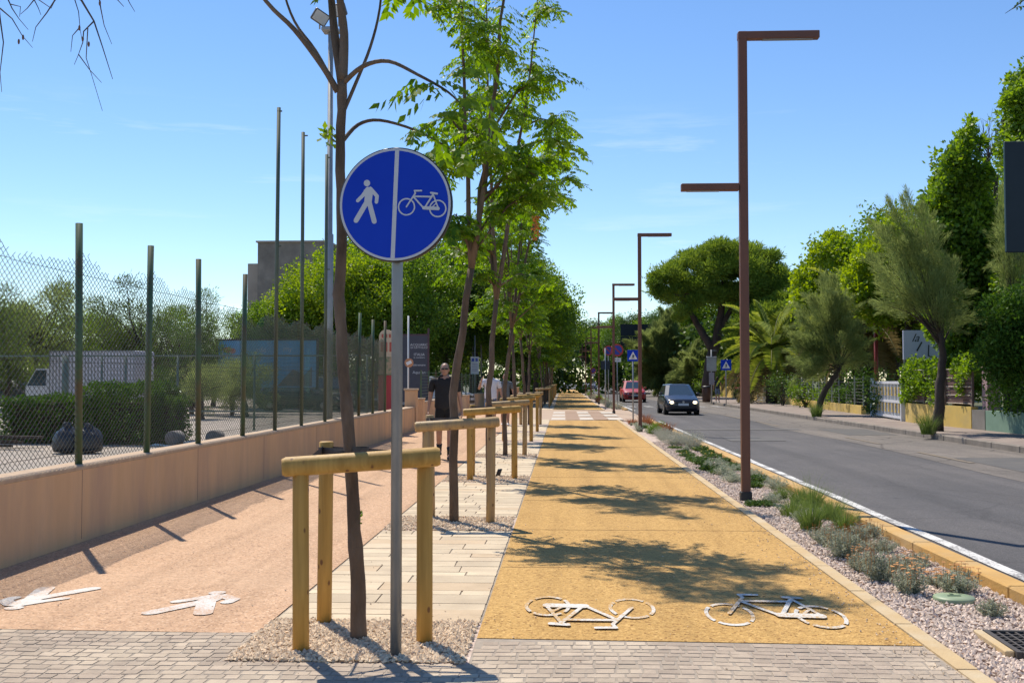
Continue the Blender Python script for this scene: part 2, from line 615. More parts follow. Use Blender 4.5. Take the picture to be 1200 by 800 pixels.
M['asphalt'] = mat_asphalt('asphalt', (0.100, 0.096, 0.097), .35, 110, .15)
M['asphalt_old'] = mat_asphalt('old_asphalt', (0.165, 0.148, 0.132), .35, 90, .5)
M['paint'] = mat_worn('road_paint', (0.72, 0.70, 0.66), (0.20, 0.19, 0.18), .735)
M['paint_ochre'] = mat_worn('bicycle_paint', (0.68, 0.65, 0.59), (0.48, 0.29, 0.10), .745, 60)
M['paint_pink'] = mat_worn('walker_paint', (0.68, 0.64, 0.59), (0.50, 0.33, 0.22), .74, 60)
M['paint_faded'] = mat_worn('faded_paint', (0.50, 0.48, 0.45), (0.13, 0.12, 0.115), .80, 12)
M['paint_blocks'] = mat('pale_blocks', (0.60, 0.54, 0.46), (0.50, 0.43, 0.35), 3, .85, .2, 30)
M['oldpaint'] = mat('faded_yellow_paint', (0.24, 0.18, 0.11), (0.15, 0.13, 0.11), 8, 0.85)
M['sidewalk'] = mat('far_pavement', (0.27, 0.21, 0.18), (0.20, 0.16, 0.14), 2.5, 0.9, 0.4, 30, grime=(0.33, 0.27, 0.22), gscale=0.9)
M['kerbgrey'] = mat('grey_kerb', (0.27, 0.23, 0.19), (0.17, 0.145, 0.12), 3, 0.9, 0.3, 30)
M['lot'] = mat('parking_gravel', (0.40, 0.34, 0.28), (0.31, 0.26, 0.21), 1.5, 0.95, 0.5, 50, grime=(0.27, 0.24, 0.20), gscale=0.3)
M['earth'] = mat('earth', (0.12, 0.11, 0.07), (0.08, 0.09, 0.045), 0.3, 1.0)
M['wall'] = mat('salmon_render', (0.68, 0.43, 0.235), (0.60, 0.37, 0.20), 3.5, 0.9, 0.3, 60, stretch=(1, 1, 0.22), grime=(0.50, 0.32, 0.205), gscale=1.6)
M['coping'] = mat('wall_coping', (0.52, 0.37, 0.24), (0.40, 0.29, 0.20), 9, 0.9, 0.4, 60)
M['crackline'] = mat('crack', (0.40, 0.26, 0.18), rough=0.95)
M['fencegreen'] = mat('green_painted_steel', (0.045, 0.095, 0.045), (0.06, 0.115, 0.06), 3, 0.55, grime=(0.12, 0.062, 0.03), gscale=2.2, stretch=(1, 1, .6))
M['wire'] = mat('chain_link_wire', (0.045, 0.06, 0.045), (0.08, 0.075, 0.06), 5, 0.5, metal=0.3)
M['galv'] = mat('galvanised_steel', (0.27, 0.29, 0.31), (0.21, 0.225, 0.24), 14, 0.42, metal=0.55, stretch=(1, 1, .25), contrast=.3)
M['polegrey'] = mat('grey_pole', (0.34, 0.36, 0.37), (0.28, 0.29, 0.30), 5, 0.5, metal=0.3)
M['corten'] = mat('rust_brown_steel', (0.165, 0.062, 0.034), (0.125, 0.047, 0.028), 3, 0.5, 0.1, 60, stretch=(1, 1, .3))
M['dark'] = mat('dark_plastic', (0.018, 0.018, 0.02), rough=0.5)
M['darkboard'] = mat('dark_sign_back', (0.014, 0.026, 0.038), (0.010, 0.020, 0.030), 1.2, 0.5, spec=.3)
M['white'] = mat('white_paint', (0.78, 0.78, 0.77), (0.70, 0.70, 0.69), 3, 0.5)
M['reflwhite'] = mat('reflective_white', (0.56, 0.57, 0.61), (0.52, 0.53, 0.57), 8, 0.4)
M['signblue'] = mat('reflective_blue', (0.002, 0.040, 0.46), (0.003, 0.046, 0.50), 2.5, 0.5, spec=.2)
M['signred'] = mat('sign_red', (0.50, 0.03, 0.03), rough=0.4)
M['black'] = mat('black', (0.012, 0.012, 0.014), rough=0.5)
M['ink'] = mat('black_ink', (0.03, 0.03, 0.035), rough=0.6)
M['strap'] = mat('webbing_strap', (0.07, 0.062, 0.055), (0.11, 0.095, 0.08), 30, 0.8)
M['yellowwall'] = mat('yellow_render', (0.66, 0.46, 0.115), (0.58, 0.40, 0.10), 2, 0.85, 0.2, 40, grime=(0.50, 0.37, 0.14), gscale=1.2)
M['brownfence'] = mat('brown_screen', (0.155, 0.085, 0.068), (0.115, 0.062, 0.05), 4, 0.7)
M['mauve'] = mat('mauve_render', (0.36, 0.235, 0.235), (0.30, 0.20, 0.20), 3, 0.85)
M['greenwall'] = mat('pale_green_render', (0.20, 0.31, 0.23), (0.16, 0.26, 0.19), 3, 0.85)
M['concrete'] = mat('weathered_concrete', (0.25, 0.23, 0.20), (0.17, 0.155, 0.135), 0.5, 0.9, 0.3, 8, grime=(0.12, 0.11, 0.095), gscale=0.25)
M['concrete2'] = mat('pale_concrete', (0.36, 0.33, 0.29), (0.27, 0.25, 0.22), 0.6, 0.9)
M['redpole'] = mat('red_paint', (0.30, 0.035, 0.025), (0.24, 0.03, 0.022), 3, 0.5)
M['brownbin'] = mat('brown_bin', (0.10, 0.05, 0.035), rough=0.5)


def mat_wood(name, c1, c2, knot):
    m, t, b = newmat(name)
    b.inputs['Roughness'].default_value = 0.62
    tcx = add(t, 'ShaderNodeTexCoord')
    mpx = add(t, 'ShaderNodeMapping')
    mpx.inputs['Scale'].default_value = (22, 22, 1.4)
    t.links.new(tcx.outputs['Object'], mpx.inputs['Vector'])
    nz = add(t, 'ShaderNodeTexNoise', Scale=1.0, Detail=6, Roughness=0.6, Distortion=0.6)
    t.links.new(mpx.outputs[0], nz.inputs['Vector'])
    r1 = ramp(t, [(0.34, c1), (0.66, c2)])
    t.links.new(nz.outputs['Fac'], r1.inputs['Fac'])
    mp2 = add(t, 'ShaderNodeMapping')
    mp2.inputs['Scale'].default_value = (1.3, 1.3, 0.75)
    t.links.new(tcx.outputs['Object'], mp2.inputs['Vector'])
    vo = add(t, 'ShaderNodeTexVoronoi', Scale=10.0)
    t.links.new(mp2.outputs[0], vo.inputs['Vector'])
    r2 = ramp(t, [(0.09, (1, 1, 1)), (0.16, (0, 0, 0))])
    t.links.new(vo.outputs['Distance'], r2.inputs['Fac'])
    mxx = add(t, 'ShaderNodeMixRGB')
    mxx.inputs['Color2'].default_value = (*knot, 1)
    t.links.new(r2.outputs[0], mxx.inputs['Fac'])
    t.links.new(r1.outputs[0], mxx.inputs['Color1'])
    t.links.new(mxx.outputs[0], b.inputs['Base Color'])
    bp = add(t, 'ShaderNodeBump', Strength=0.25, Distance=0.01)
    t.links.new(nz.outputs['Fac'], bp.inputs['Height'])
    t.links.new(bp.outputs[0], b.inputs['Normal'])
    return m


M['wood'] = mat_wood('treated_pine', (0.36, 0.195, 0.035), (0.50, 0.295, 0.068), (0.16, 0.065, 0.02))
M['woodgrey'] = mat_wood('weathered_pine', (0.30, 0.205, 0.11), (0.46, 0.30, 0.12), (0.14, 0.08, 0.04))
M['woodend'] = mat('end_grain', (0.44, 0.22, 0.06), (0.52, 0.32, 0.12), 30, 0.8)
M['bark'] = mat('young_bark', (0.15, 0.10, 0.065), (0.075, 0.050, 0.034), 9, 0.9, 0.9, 26, stretch=(1, 1, .3), grime=(0.20, 0.145, 0.105), gscale=6)
M['bark_dark'] = mat('dark_bark', (0.075, 0.055, 0.042), (0.045, 0.034, 0.027), 4, 0.95, 0.8, 14, stretch=(1, 1, .3))
M['bark_pine'] = mat('pine_bark', (0.11, 0.078, 0.062), (0.062, 0.045, 0.037), 2.5, 0.95, 0.8, 8, stretch=(1, 1, .35))
M['leaf_young'] = mat_leaf('young_tree_leaves', (0.045, 0.125, 0.010), (0.20, 0.33, 0.025), 0.52)
M['leaf_green'] = mat_leaf('broad_leaves', (0.045, 0.105, 0.014), (0.17, 0.28, 0.028), 0.45)
M['leaf_lime'] = mat_leaf('lime_leaves', (0.085, 0.17, 0.016), (0.27, 0.37, 0.034), 0.48)
M['leaf_dark'] = mat_leaf('dark_leaves', (0.028, 0.066, 0.013), (0.085, 0.155, 0.026), 0.32)
M['leaf_ivy'] = mat_leaf('climber_leaves', (0.045, 0.115, 0.015), (0.19, 0.31, 0.032), 0.45)
M['leaf_tam'] = mat_leaf('tamarisk_sprays', (0.095, 0.14, 0.045), (0.27, 0.33, 0.115), 0.40, 0.8)
M['leaf_olive'] = mat_leaf('olive_leaves', (0.040, 0.075, 0.022), (0.14, 0.20, 0.055), 0.35, 0.7)
M['needle'] = mat_leaf('pine_needles', (0.065, 0.125, 0.018), (0.23, 0.32, 0.050), 0.36, 0.7)
M['palm'] = mat_leaf('palm_leaflets', (0.090, 0.16, 0.022), (0.31, 0.36, 0.065), 0.38, 0.75)
M['palmdry'] = mat_leaf('old_palm_leaflets', (0.14, 0.13, 0.05), (0.26, 0.21, 0.10), 0.25, 0.6)
M['hedge'] = mat_leaf('hedge_leaves', (0.022, 0.065, 0.013), (0.085, 0.175, 0.022), 0.25, 0.6)
M['grass'] = mat_leaf('grass_blades', (0.075, 0.13, 0.028), (0.17, 0.24, 0.065), 0.35, 0.6, nscale=3)
M['santolina'] = mat_leaf('silver_leaves', (0.24, 0.27, 0.19), (0.42, 0.44, 0.33), 0.25, 0.8, nscale=3)
M['silverblue'] = mat_leaf('silver_blue_leaves', (0.24, 0.26, 0.20), (0.42, 0.42, 0.35), 0.25, 0.8, nscale=3)
M['cover'] = mat_leaf('ground_cover_leaves', (0.035, 0.075, 0.017), (0.11, 0.19, 0.04), 0.3, 0.5, nscale=3)
M['rustgrass'] = mat_leaf('rusty_stems', (0.22, 0.085, 0.035), (0.34, 0.17, 0.08), 0.3, 0.7, nscale=3)
M['flower_o'] = mat('orange_flowers', (0.50, 0.22, 0.05), (0.34, 0.15, 0.05), 20, 0.8, island=.25)
M['flower_y'] = mat('yellow_flowers', (0.62, 0.42, 0.04), rough=0.8)
M['flower_p'] = mat('pink_flowers', (0.55, 0.13, 0.14), (0.60, 0.25, 0.22), 3, 0.7, island=.2)
M['seed'] = mat('orange_seed_pods', (0.62, 0.22, 0.03), (0.50, 0.18, 0.04), 9, 0.7, island=.2)

# ================================================================== THE GROUND
KX = 1.965            # right edge of the cycle path
g = MB(); g.quad((-700, -60, -.16), (700, -60, -.16), (700, 1500, -.16), (-700, 1500, -.16))
struct('ground', g, M['earth'])
g = MB(); g.quad((-90, -10, -.012), (-4.55, -10, -.012), (-4.55, 140, -.012), (-90, 140, -.012))
struct('parking_ground', g, M['lot'])
# the pink footpath and the ochre cycle path are sheets on one slab
g = MB(); g.quad((-4.33, 6.17, 0), (-1.765, 6.12, 0), (-1.765, 40, 0), (-4.33, 40, 0))
g.quad((-4.6, 40, 0), (-1.765, 40, 0), (-1.765, 160, 0), (-4.6, 160, 0))
struct('footpath', g, M['pink'])
g = MB(); g.quad((-.49, 6.06, .001), (KX, 6.0, .001), (KX, 39.2, .001), (-.49, 39.2, .001))
g.quad((-.49, 53.4, .001), (KX, 53.4, .001), (KX, 172, .001), (-.49, 172, .001))
struct('cycle_path', g, M['ochre'])
g = MB()
g.quad((-6, 0, -.0026), (1.97, 0, -.0026), (1.97, 6.16, -.0026), (-6, 6.16, -.0026))
g.quad((-1.765, 6.2, -.0065), (-.49, 6.2, -.0065), (-.49, 175, -.0065), (-1.765, 175, -.0065))
struct('joint_bed', g, M['joint'])


def stones(rects, gap=.006, h=.012, inset=.006, jit=.002, zt=0.0, warp=None):
    """many separate paving stones (x0,x1,y0,y1) as chamfered blocks"""
    V = []; Fq = []
    for x0, x1, y0, y1 in rects:
        b = len(V)
        z = zt + random.uniform(-jit, jit)
        tilt = [random.uniform(-jit, jit) * .6 for _ in range(4)]
        g2 = gap / 2
        P = [(x0 + g2, y0 + g2), (x1 - g2, y0 + g2), (x1 - g2, y1 - g2), (x0 + g2, y1 - g2)]
        cx, cy = (x0 + x1) / 2, (y0 + y1) / 2
        Q = []
        for (x, y) in P:
            Q.append((x + random.uniform(-1, 1) * gap * .45, y + random.uniform(-1, 1) * gap * .45))
        if warp:
            Q = [warp(x, y) for x, y in Q]
            cx, cy = warp(cx, cy)
        for x, y in Q:
            V.append((x, y, z - h))
        for (x, y), tl in zip(Q, tilt):
            dx, dy = cx - x, cy - y
            d = math.hypot(dx, dy)
            V.append((x + dx / d * inset, y + dy / d * inset, z + tl))
        Fq += [(b + 4, b + 5, b + 6, b + 7), (b, b + 1, b + 5, b + 4), (b + 1, b + 2, b + 6, b + 5), (b + 2, b + 3, b + 7, b + 6), (b + 3, b, b + 4, b + 7)]
    return np_mesh('stones', np.array(V), np.array(Fq))


rects = []
y = 2.4
while y < 6.16:
    d = random.uniform(.070, .088)
    x = -4.33 + random.uniform(-.1, 0)
    while x < KX + .02:
        wd = random.uniform(.065, .125)
        ymax = 6.15 if x < -1.75 else (5.52 if x < -.52 else 6.03)
        if y + d <= ymax + .02 and x + wd < KX + .03:
            rects.append((x, x + wd, y, y + d))
        x += wd
    y += d
struct('cobble_paving', stones(rects, .009, .010, .003, .0011, .0, warp=lambda x, y: (x, y + .012 * math.sin(x * 3.1) + .02 * math.sin(x * 1.1 + 1))), M['cobble'])

TY = [6.0, 10.95, 15.85, 20.75, 25.65, 30.55, 35.45]
PITS = [(5.5, 6.45)] + [(t - .62, t + .42) for t in TY[1:]]
FARTY = [57 + 4.9 * i for i in range(19)]
PITSF = [(t - .6, t + .45) for t in FARTY]
rects = []; pinks = []
y = 6.45
while y < 40:
    pit = [p for p in PITS if p[0] - .02 < y < p[1] - .01]
    if pit:
        y = pit[0][1]
        continue
    nxt = min([p[0] for p in PITS if p[0] > y] + [40.05])
    d = random.choice([.15, .19, .24, .28])
    if y + d > nxt - .09:
        d = nxt - y
    x = -1.75
    while x < -.50:
        wd = random.uniform(.28, .72)
        if -.50 - (x + wd) < .18:
            wd = -.50 - x
        (pinks if random.random() < .10 else rects).append((x, x + wd, y, y + d))
        x += wd
    y += d
for y0, y1 in zip([53.5] + [p[1] for p in PITSF], [p[0] for p in PITSF] + [160]):
    y = y0
    while y < y1 - .05:
        d = min(.6, y1 - y)
        rects.append((-1.75, -1.1, y, y + d)); rects.append((-1.1, -.5, y, y + d))
        y += d
struct('stone_paving', stones(rects, .007, .012, .003, .0012, .002), M['paver'])
struct('rose_stone_paving', stones(pinks, .007, .012, .003, .0012, .002), M['paver_pink'])


def pebbles(n, sampler, rmin=.009, rmax=.02, z=0.0):
    """irregular little octahedral stones resting on a sheet"""
    P = np.array([sampler() for _ in range(n)])
    r = rng.uniform(rmin, rmax, n)
    base = np.array([(1, 0, 0), (0, 1, 0), (-1, 0, 0), (0, -1, 0), (0, 0, 1), (0, 0, -1)], dtype=float)
    V = base[None] * r[:, None, None] * rng.uniform(.65, 1.3, (n, 6, 1))
    V[:, :, 2] *= .75
    V[:, :4, 2] += rng.uniform(-.35, .35, (n, 4)) * r[:, None]
    a = rng.uniform(0, 6.28, n)
    c, s = np.cos(a)[:, None], np.sin(a)[:, None]
    X = V[:, :, 0] * c - V[:, :, 1] * s
    Y = V[:, :, 0] * s + V[:, :, 1] * c
    V[:, :, 0] = X + P[:, None, 0]
    V[:, :, 1] = Y + P[:, None, 1]
    V[:, :, 2] += z + r[:, None] * .4 + P[:, None, 2]
    T = np.array([(0, 1, 4), (1, 2, 4), (2, 3, 4), (3, 0, 4), (1, 0, 5), (2, 1, 5), (3, 2, 5), (0, 3, 5)])
    Fq = (T[None] + (np.arange(n) * 6)[:, None, None]).reshape(-1, 3)
    return np_mesh('pebbles', V.reshape(-1, 3), Fq, 3)


BZ = -.045            # level of the gravel in the planted bed
BX0, BX1 = 2.075, 3.03
g = MB(); g.quad((BX0, 2, BZ), (BX1, 2, BZ), (BX1, 39.5, BZ), (BX0, 39.5, BZ)); g.quad((BX0, 53, BZ), (BX1, 53, BZ), (BX1, 172, BZ), (BX0, 172, BZ))
struct('planting_bed', g, M['bedsoil'])
g = MB()
for a, b in PITS + PITSF:
    g.quad((-1.76, a, -.002), (-.49, a, -.002), (-.49, b, -.002), (-1.76, b, -.002))
struct('tree_pit_gravel', g, M['bedsoil'])


def bed_pt():
    u = random.random()
    y = 4.0 * (26 / 4.0) ** u
    x = random.uniform(BX0 + .01, BX1 - .01)
    if 2.40 < x < 2.98 and 5.85 < y < 6.40:
        return bed_pt()
    return (x, y, random.uniform(0, .012))


struct('bed_gravel', pebbles(26000, bed_pt, .009, .021, BZ), M['pebble'], 'stuff')


def pit_pt():
    k = random.choices(range(4), [9, 4, 2, 1])[0]
    a, b = PITS[k]
    return (random.uniform(-1.75, -.51), random.uniform(a + .01, b - .01), random.uniform(0, .012))


struct('pit_gravel', pebbles(12500, pit_pt, .008, .018, -.004), M['pebble_warm'], 'stuff')

# stones kicked out of the bed and the pits onto the pavings
def stray_pt():
    q = random.random()
    if q < .55:
        return (KX - abs(random.gauss(0, .14)), 4.5 * (22 / 4.5) ** random.random(), .004)
    if q < .8:
        return (random.uniform(-1.78, -.45) + random.gauss(0, .12), random.choice([5.5, 6.47, 11.4, 10.3]) + random.gauss(0, .07), .006)
    return (random.uniform(-4.2, 1.9), 4.5 * (18 / 4.5) ** random.random(), .004)


struct('stray_gravel', pebbles(900, stray_pt, .003, .009, .0), M['pebble_warm'], 'stuff')
# thin dark brown construction joints across the cycle path
g = MB()
for yy in (8.35, 10.45, 13.0, 16.1, 19.6, 23.4, 27.8, 33.0):
    g.box((.74, yy, .0015), (2.44, .008, .003))
struct('path_joints', g, mat('dark_joint', (0.26, 0.15, 0.06), rough=1))

# edging strip beside the cycle path, in lengths of kerb
rects = []
y = 1.5
while y < 39.3:
    rects.append((KX + .002, BX0, y, y + 1.0)); y += 1.0
y = 53.2
while y < 170:
    rects.append((KX + .002, BX0, y, y + 2.0)); y += 2.0
struct('path_edging', stones(rects, .006, .07, .006, .001, .008), M['edge'])
# yellow kerb between bed and road
k = MB()
y = 1.5
while y < 39.3:
    k.box((BX1 + .09, y + .5, -.03), (.17, .992, .16), bev=.012); y += 1.0
y = 53.2
while y < 170:
    k.box((BX1 + .09, y + 1, -.03), (.17, 1.99, .16), bev=.012); y += 2.0
struct('yellow_kerb', k, M['kerby'])
# road
RZ = -.07
RX0, RX1 = BX1 + .10, 9.62
g = MB()
ys = [0, 10, 20, 40, 80, 160, 320, 600]
g.quad((RX0, -10, RZ), (RX1, -10, RZ), (RX1, 175, RZ), (RX0, 175, RZ))
g.quad((-6, 175, RZ), (RX1, 175, RZ), (RX1, 600, RZ), (-6, 600, RZ))
struct('road', g, M['asphalt'])
# older lane along the far kerb with an uneven edge, plus cut patches
g = MB()
xe = [7.0 + .12 * math.sin(i * .9) + random.uniform(-.04, .04) for i in range(61)]
for i in range(60):
    y0, y1 = 3 + i * 2.5, 3 + (i + 1) * 2.5
    g.quad((xe[i], y0, RZ + .004), (RX1, y0, RZ + .004), (RX1, y1, RZ + .004), (xe[i + 1], y1, RZ + .004))
struct('old_road_lane', g, M['asphalt_old'])
g = MB()
for (x0, x1, y0, y1) in ((7.6, 9.0, 17.5, 21.5), (4.2, 5.6, 27, 29.3), (3.7, 7.3, 33, 34.2), (7.9, 9.3, 30, 34), (5, 6.4, 52, 57)):
    zz = RZ + .008
    g.quad((x0, y0, zz), (x1, y0 + .2, zz), (x1 + .1, y1, zz), (x0 + .05, y1 - .1, zz))
struct('road_repair_patches', g, mat('repair_asphalt', (0.085, 0.082, 0.08), (0.12, 0.11, 0.10), 2, 0.9))
g = MB()
for i in range(38):
    y0 = 2 + i * 1.0
    dx = .012 * math.sin(i * 1.7)
    g.quad((3.49 + dx, y0, RZ + .008), (3.61 + dx, y0, RZ + .008), (3.61 + .012 * math.sin((i + 1) * 1.7), y0 + 1, RZ + .008), (3.49 + .012 * math.sin((i + 1) * 1.7), y0 + 1, RZ + .008))
g.quad((3.49, 54, RZ + .008), (3.65, 54, RZ + .008), (3.65, 170, RZ + .008), (3.49, 170, RZ + .008))
struct('road_edge_line', g, M['paint'])
g = MB()
for i in range(6):
    g.quad((3.75 + i * 1.0, 61, RZ + .012), (4.2 + i * 1.0, 61, RZ + .012), (4.2 + i * 1.0, 65, RZ + .012), (3.75 + i * 1.0, 65, RZ + .012))
g.quad((3.5, 67.0, RZ + .012), (6.4, 67.0, RZ + .012), (6.4, 67.5, RZ + .012), (3.5, 67.5, RZ + .012))
struct('zebra_crossing', g, M['paint_faded'])
g = MB()
for y0, y1, x in ((20, 23, 7.45), (26, 29, 7.5), (36, 40, 7.1), (43, 47, 7.0), (50, 60, 6.6)):
    g.quad((x, y0, RZ + .0125), (x + .11, y0, RZ + .0125), (x + .11, y1, RZ + .0125), (x, y1, RZ + .0125))
struct('faded_centre_line', g, M['oldpaint'])

# raised crossing of white and brown blocks over both paths
g = MB(); g.quad((-.49, 39.2, .0), (3.2, 39.2, -.03), (3.2, 53.4, -.03), (-.49, 53.4, .0)); g.quad((-1.765, 40, .0), (-.49, 40, .0), (-.49, 53.4, .0), (-1.765, 53.4, .0))
struct('crossing_paving', g, mat('crossing_pavers', (0.46, 0.34, 0.24), (0.40, 0.29, 0.21), 1.5, .9, .3, 30))
gw = MB(); gb = MB()
cols = [(-.46, .08), (.08, .62), (.62, 1.14), (1.14, 1.68), (1.68, 2.25)]
for ri, (y0, y1) in enumerate(((39.7, 41.9), (43.6, 45.7), (47.5, 49.8))):
    for ci, (x0, x1) in enumerate(cols):
        (gw if ci % 2 == 0 else gb).quad((x0 + .01, y0, .004), (x1 - .01, y0, .004), (x1 - .01, y1, .004), (x0 + .01, y1, .004))
    for ci, (x0, x1) in enumerate(cols):
        if ci % 2:
            gb.quad((x0 + .01, y1 + .06, .004), (x1 - .01, y1 + .06, .004), (x1 - .01, y1 + 1.6, .004), (x0 + .01, y1 + 1.6, .004))
struct('crossing_blocks', gw, M['paint_blocks'])
struct('crossing_brown_blocks', gb, mat('brown_blocks', (0.36, 0.235, 0.155), (0.31, 0.20, 0.13), 3, .85))

# far pavement and its kerb
FP = [(12.1, 0), (12.0, 24), (11.72, 30.3), (11.45, 35.7), (12.15, 43.5), (12.75, 56), (13.2, 66), (13.6, 80), (14.2, 180)]


def fenceX(y):
    for (xa, ya), (xb, yb) in zip(FP, FP[1:]):
        if ya <= y <= yb:
            return xa + (xb - xa) * (y - ya) / (yb - ya)
    return FP[-1][0]


g = MB()
for (xa, ya), (xb, yb) in zip(FP, FP[1:]):
    g.quad((RX1 + .1, ya, .07), (xa + .3, ya, .07), (xb + .3, yb, .07), (RX1 + .1, yb, .07))
struct('far_pavement', g, M['sidewalk'])
k = MB()
y = 2
while y < 170:
    lo = .05 if (37 < y < 40 or 64 < y < 66) else .068
    k.box((RX1 + .05, y + .75, lo - .1), (.16, 1.49, .22), bev=.02); y += 1.5
struct('far_kerb', k, M['kerbgrey'])
g = MB(); g.quad((12.0, -10, .03), (70, -10, .03), (70, 300, .03), (12.0, 300, .03))
struct('garden_ground', g, mat('garden_soil', (0.10, 0.085, 0.045), (0.06, 0.085, 0.03), .8, 1))


# ------------------------------------------------------------------ painted symbols
def capsule(a, b, w_, n=6):
    ax, ay = a; bx, by = b
    an = math.atan2(by - ay, bx - ax)
    P = []
    for i in range(n + 1):
        t = an + math.pi / 2 + math.pi * i / n
        P.append((ax + w_ / 2 * math.cos(t), ay + w_ / 2 * math.sin(t)))
    for i in range(n + 1):
        t = an - math.pi / 2 + math.pi * i / n
        P.append((bx + w_ / 2 * math.cos(t), by + w_ / 2 * math.sin(t)))
    return P


def bike_polys(gaps=False):
    """bicycle emblem, units 1 = overall length, x right, y up, front wheel left"""
    k = 1 / 276.
    T = lambda x, y: ((x - 568) * k, (426 - y) * k)
    out_ = []
    for (cx, cy) in ((478, 426), (658, 432)):
        N = 36
        for i in range(N):
            if gaps and i % 9 == 4:
                continue
            a0, a1 = 2 * math.pi * i / N, 2 * math.pi * (i + 1) / N
            out_.append([T(cx + r * math.cos(a), cy + r * math.sin(a)) for r, a in ((42, a0), (50, a0), (50, a1), (42, a1))])
    for a, b, w_ in (((478, 426), (526, 348), 8), ((526, 348), (521, 334), 8), ((521, 334), (560, 333), 9), ((516, 366), (622, 366), 9),
                     ((516, 368), (574, 428), 9), ((586, 424), (628, 352), 9), ((628, 352), (660, 428), 8), ((615, 344), (650, 348), 11),
                     ((578, 430), (660, 432), 19), ((612, 440), (650, 400), 6)):
        out_.append(capsule(T(*a), T(*b), w_ * k))
    return out_


def walker_polys(f=1.0):
    """walking figure, units 1 = overall height, y up"""
    k = 1 / 256.
    T = lambda x, y: ((x - 245) * k, (392 - y) * k)
    out_ = [[(T(240, 281)[0] + 19 * k * math.cos(2 * math.pi * i / 20), T(240, 281)[1] + 19 * k * math.sin(2 * math.pi * i / 20)) for i in range(20)]]
    out_.append([T(*p) for p in ((262, 300), (280, 315), (272, 400), (228, 400), (232, 340), (222, 322))][::-1])
    for a, b, w_ in (((246, 314), (222, 350), 24 * f), ((222, 350), (190, 384), 21 * f), ((264, 314), (303, 356), 22 * f), ((303, 356), (301, 390), 21 * f),
                     ((244, 392), (185, 500), 29 * f), ((258, 392), (293, 503), 29 * f)):
        out_.append(capsule(T(*a), T(*b), w_ * k))
    return out_


def paint(name, polys, cx, cy, length, rot=0.0, sy=1.0, z=.005, m='paintworn', shear=0.0):
    mb = MB()
    for i, P in enumerate(polys):
        n = len(mb.v)
        for x, y in P:
            x *= length; y *= length * sy
            x += y * shear
            X = x * math.cos(rot) - y * math.sin(rot); Y = x * math.sin(rot) + y * math.cos(rot)
            mb.v.append((cx + X, cy + Y, z + i * .0001))
        idx = list(range(n, n + len(P)))
        a = sum(P[j][0] * P[(j + 1) % len(P)][1] - P[(j + 1) % len(P)][0] * P[j][1] for j in range(len(P)))
        mb.face(idx if a > 0 else idx[::-1])
    return struct(name, mb, M[m])


paint('bicycle_marking', bike_polys(True), 1.30, 6.72, .84, R(-2), 2.1, m='paint_ochre')
paint('bicycle_marking', bike_polys(True), .165, 6.87, .82, R(180), 2.05, m='paint_ochre')
paint('pedestrian_marking', walker_polys(1.35), -2.37, 6.92, .78, R(2), .95, m='paint_pink', shear=.1)
paint('pedestrian_marking', walker_polys(1.35), -3.49, 7.02, .78, R(181), .95, m='paint_pink', shear=.1)

# ================================================================== LEFT WALL AND FENCE
WZ = .69
t = thing('boundary_wall', 'long salmon rendered wall between the pink footpath and the green mesh fence', 'wall', (-4.33, 0, 0))
k = MB(); k.box((-.13, 17.25, WZ / 2 - .05), (.26, 27.5, WZ + .02), bev=.004)
part('wall', k, M['wall'], t)
k = MB(); k.box((-.13, 17.25, WZ - .025), (.272, 27.52, .05), bev=.012)
part('coping', k, M['coping'], t)
k = MB()
for yy in (5.4, 7.9, 9.45, 12.5, 15.3, 18.6, 22.5, 27):
    k.box((.0015, yy, .34), (.003, .006, .62))
part('joint', k, M['crackline'], t)
t = thing('gate_pillar', 'tall salmon pillar where the near boundary wall ends at the gateway', 'pillar', (-4.46, 31.2, 0))
k = MB(); k.box((0, 0, .58), (.34, .34, 1.16), bev=.01); part('shaft', k, M['wall'], t)
k = MB(); k.box((0, 0, 1.19), (.40, .40, .06), bev=.01); part('cap', k, M['coping'], t)
t = thing('gate_pillar', 'lower salmon pillar beside the tall one at the gateway', 'pillar', (-4.46, 32.1, 0))
k = MB(); k.box((0, 0, .44), (.5, .5, .88), bev=.01); part('shaft', k, M['wall'], t)
k = MB(); k.box((0, 0, .90), (.54, .54, .05), bev=.01); part('cap', k, M['coping'], t)
for (y0, y1, lab) in ((34.4, 47, 'far section of salmon wall behind the man in black'), (49.5, 66, 'most distant section of salmon wall behind the men in pale tops'),
                      (69, 110, 'low salmon wall running on under the big trees')):
    t = thing('boundary_wall', lab, 'wall', (-4.5, 0, 0))
    k = MB(); k.box((-.13, (y0 + y1) / 2, .36), (.26, y1 - y0, .76), bev=.004); part('wall', k, M['wall'], t)
    k = MB(); k.box((-.13, (y0 + y1) / 2, .75), (.275, y1 - y0 + .02, .05), bev=.01); part('coping', k, M['coping'], t)

FX = -4.42


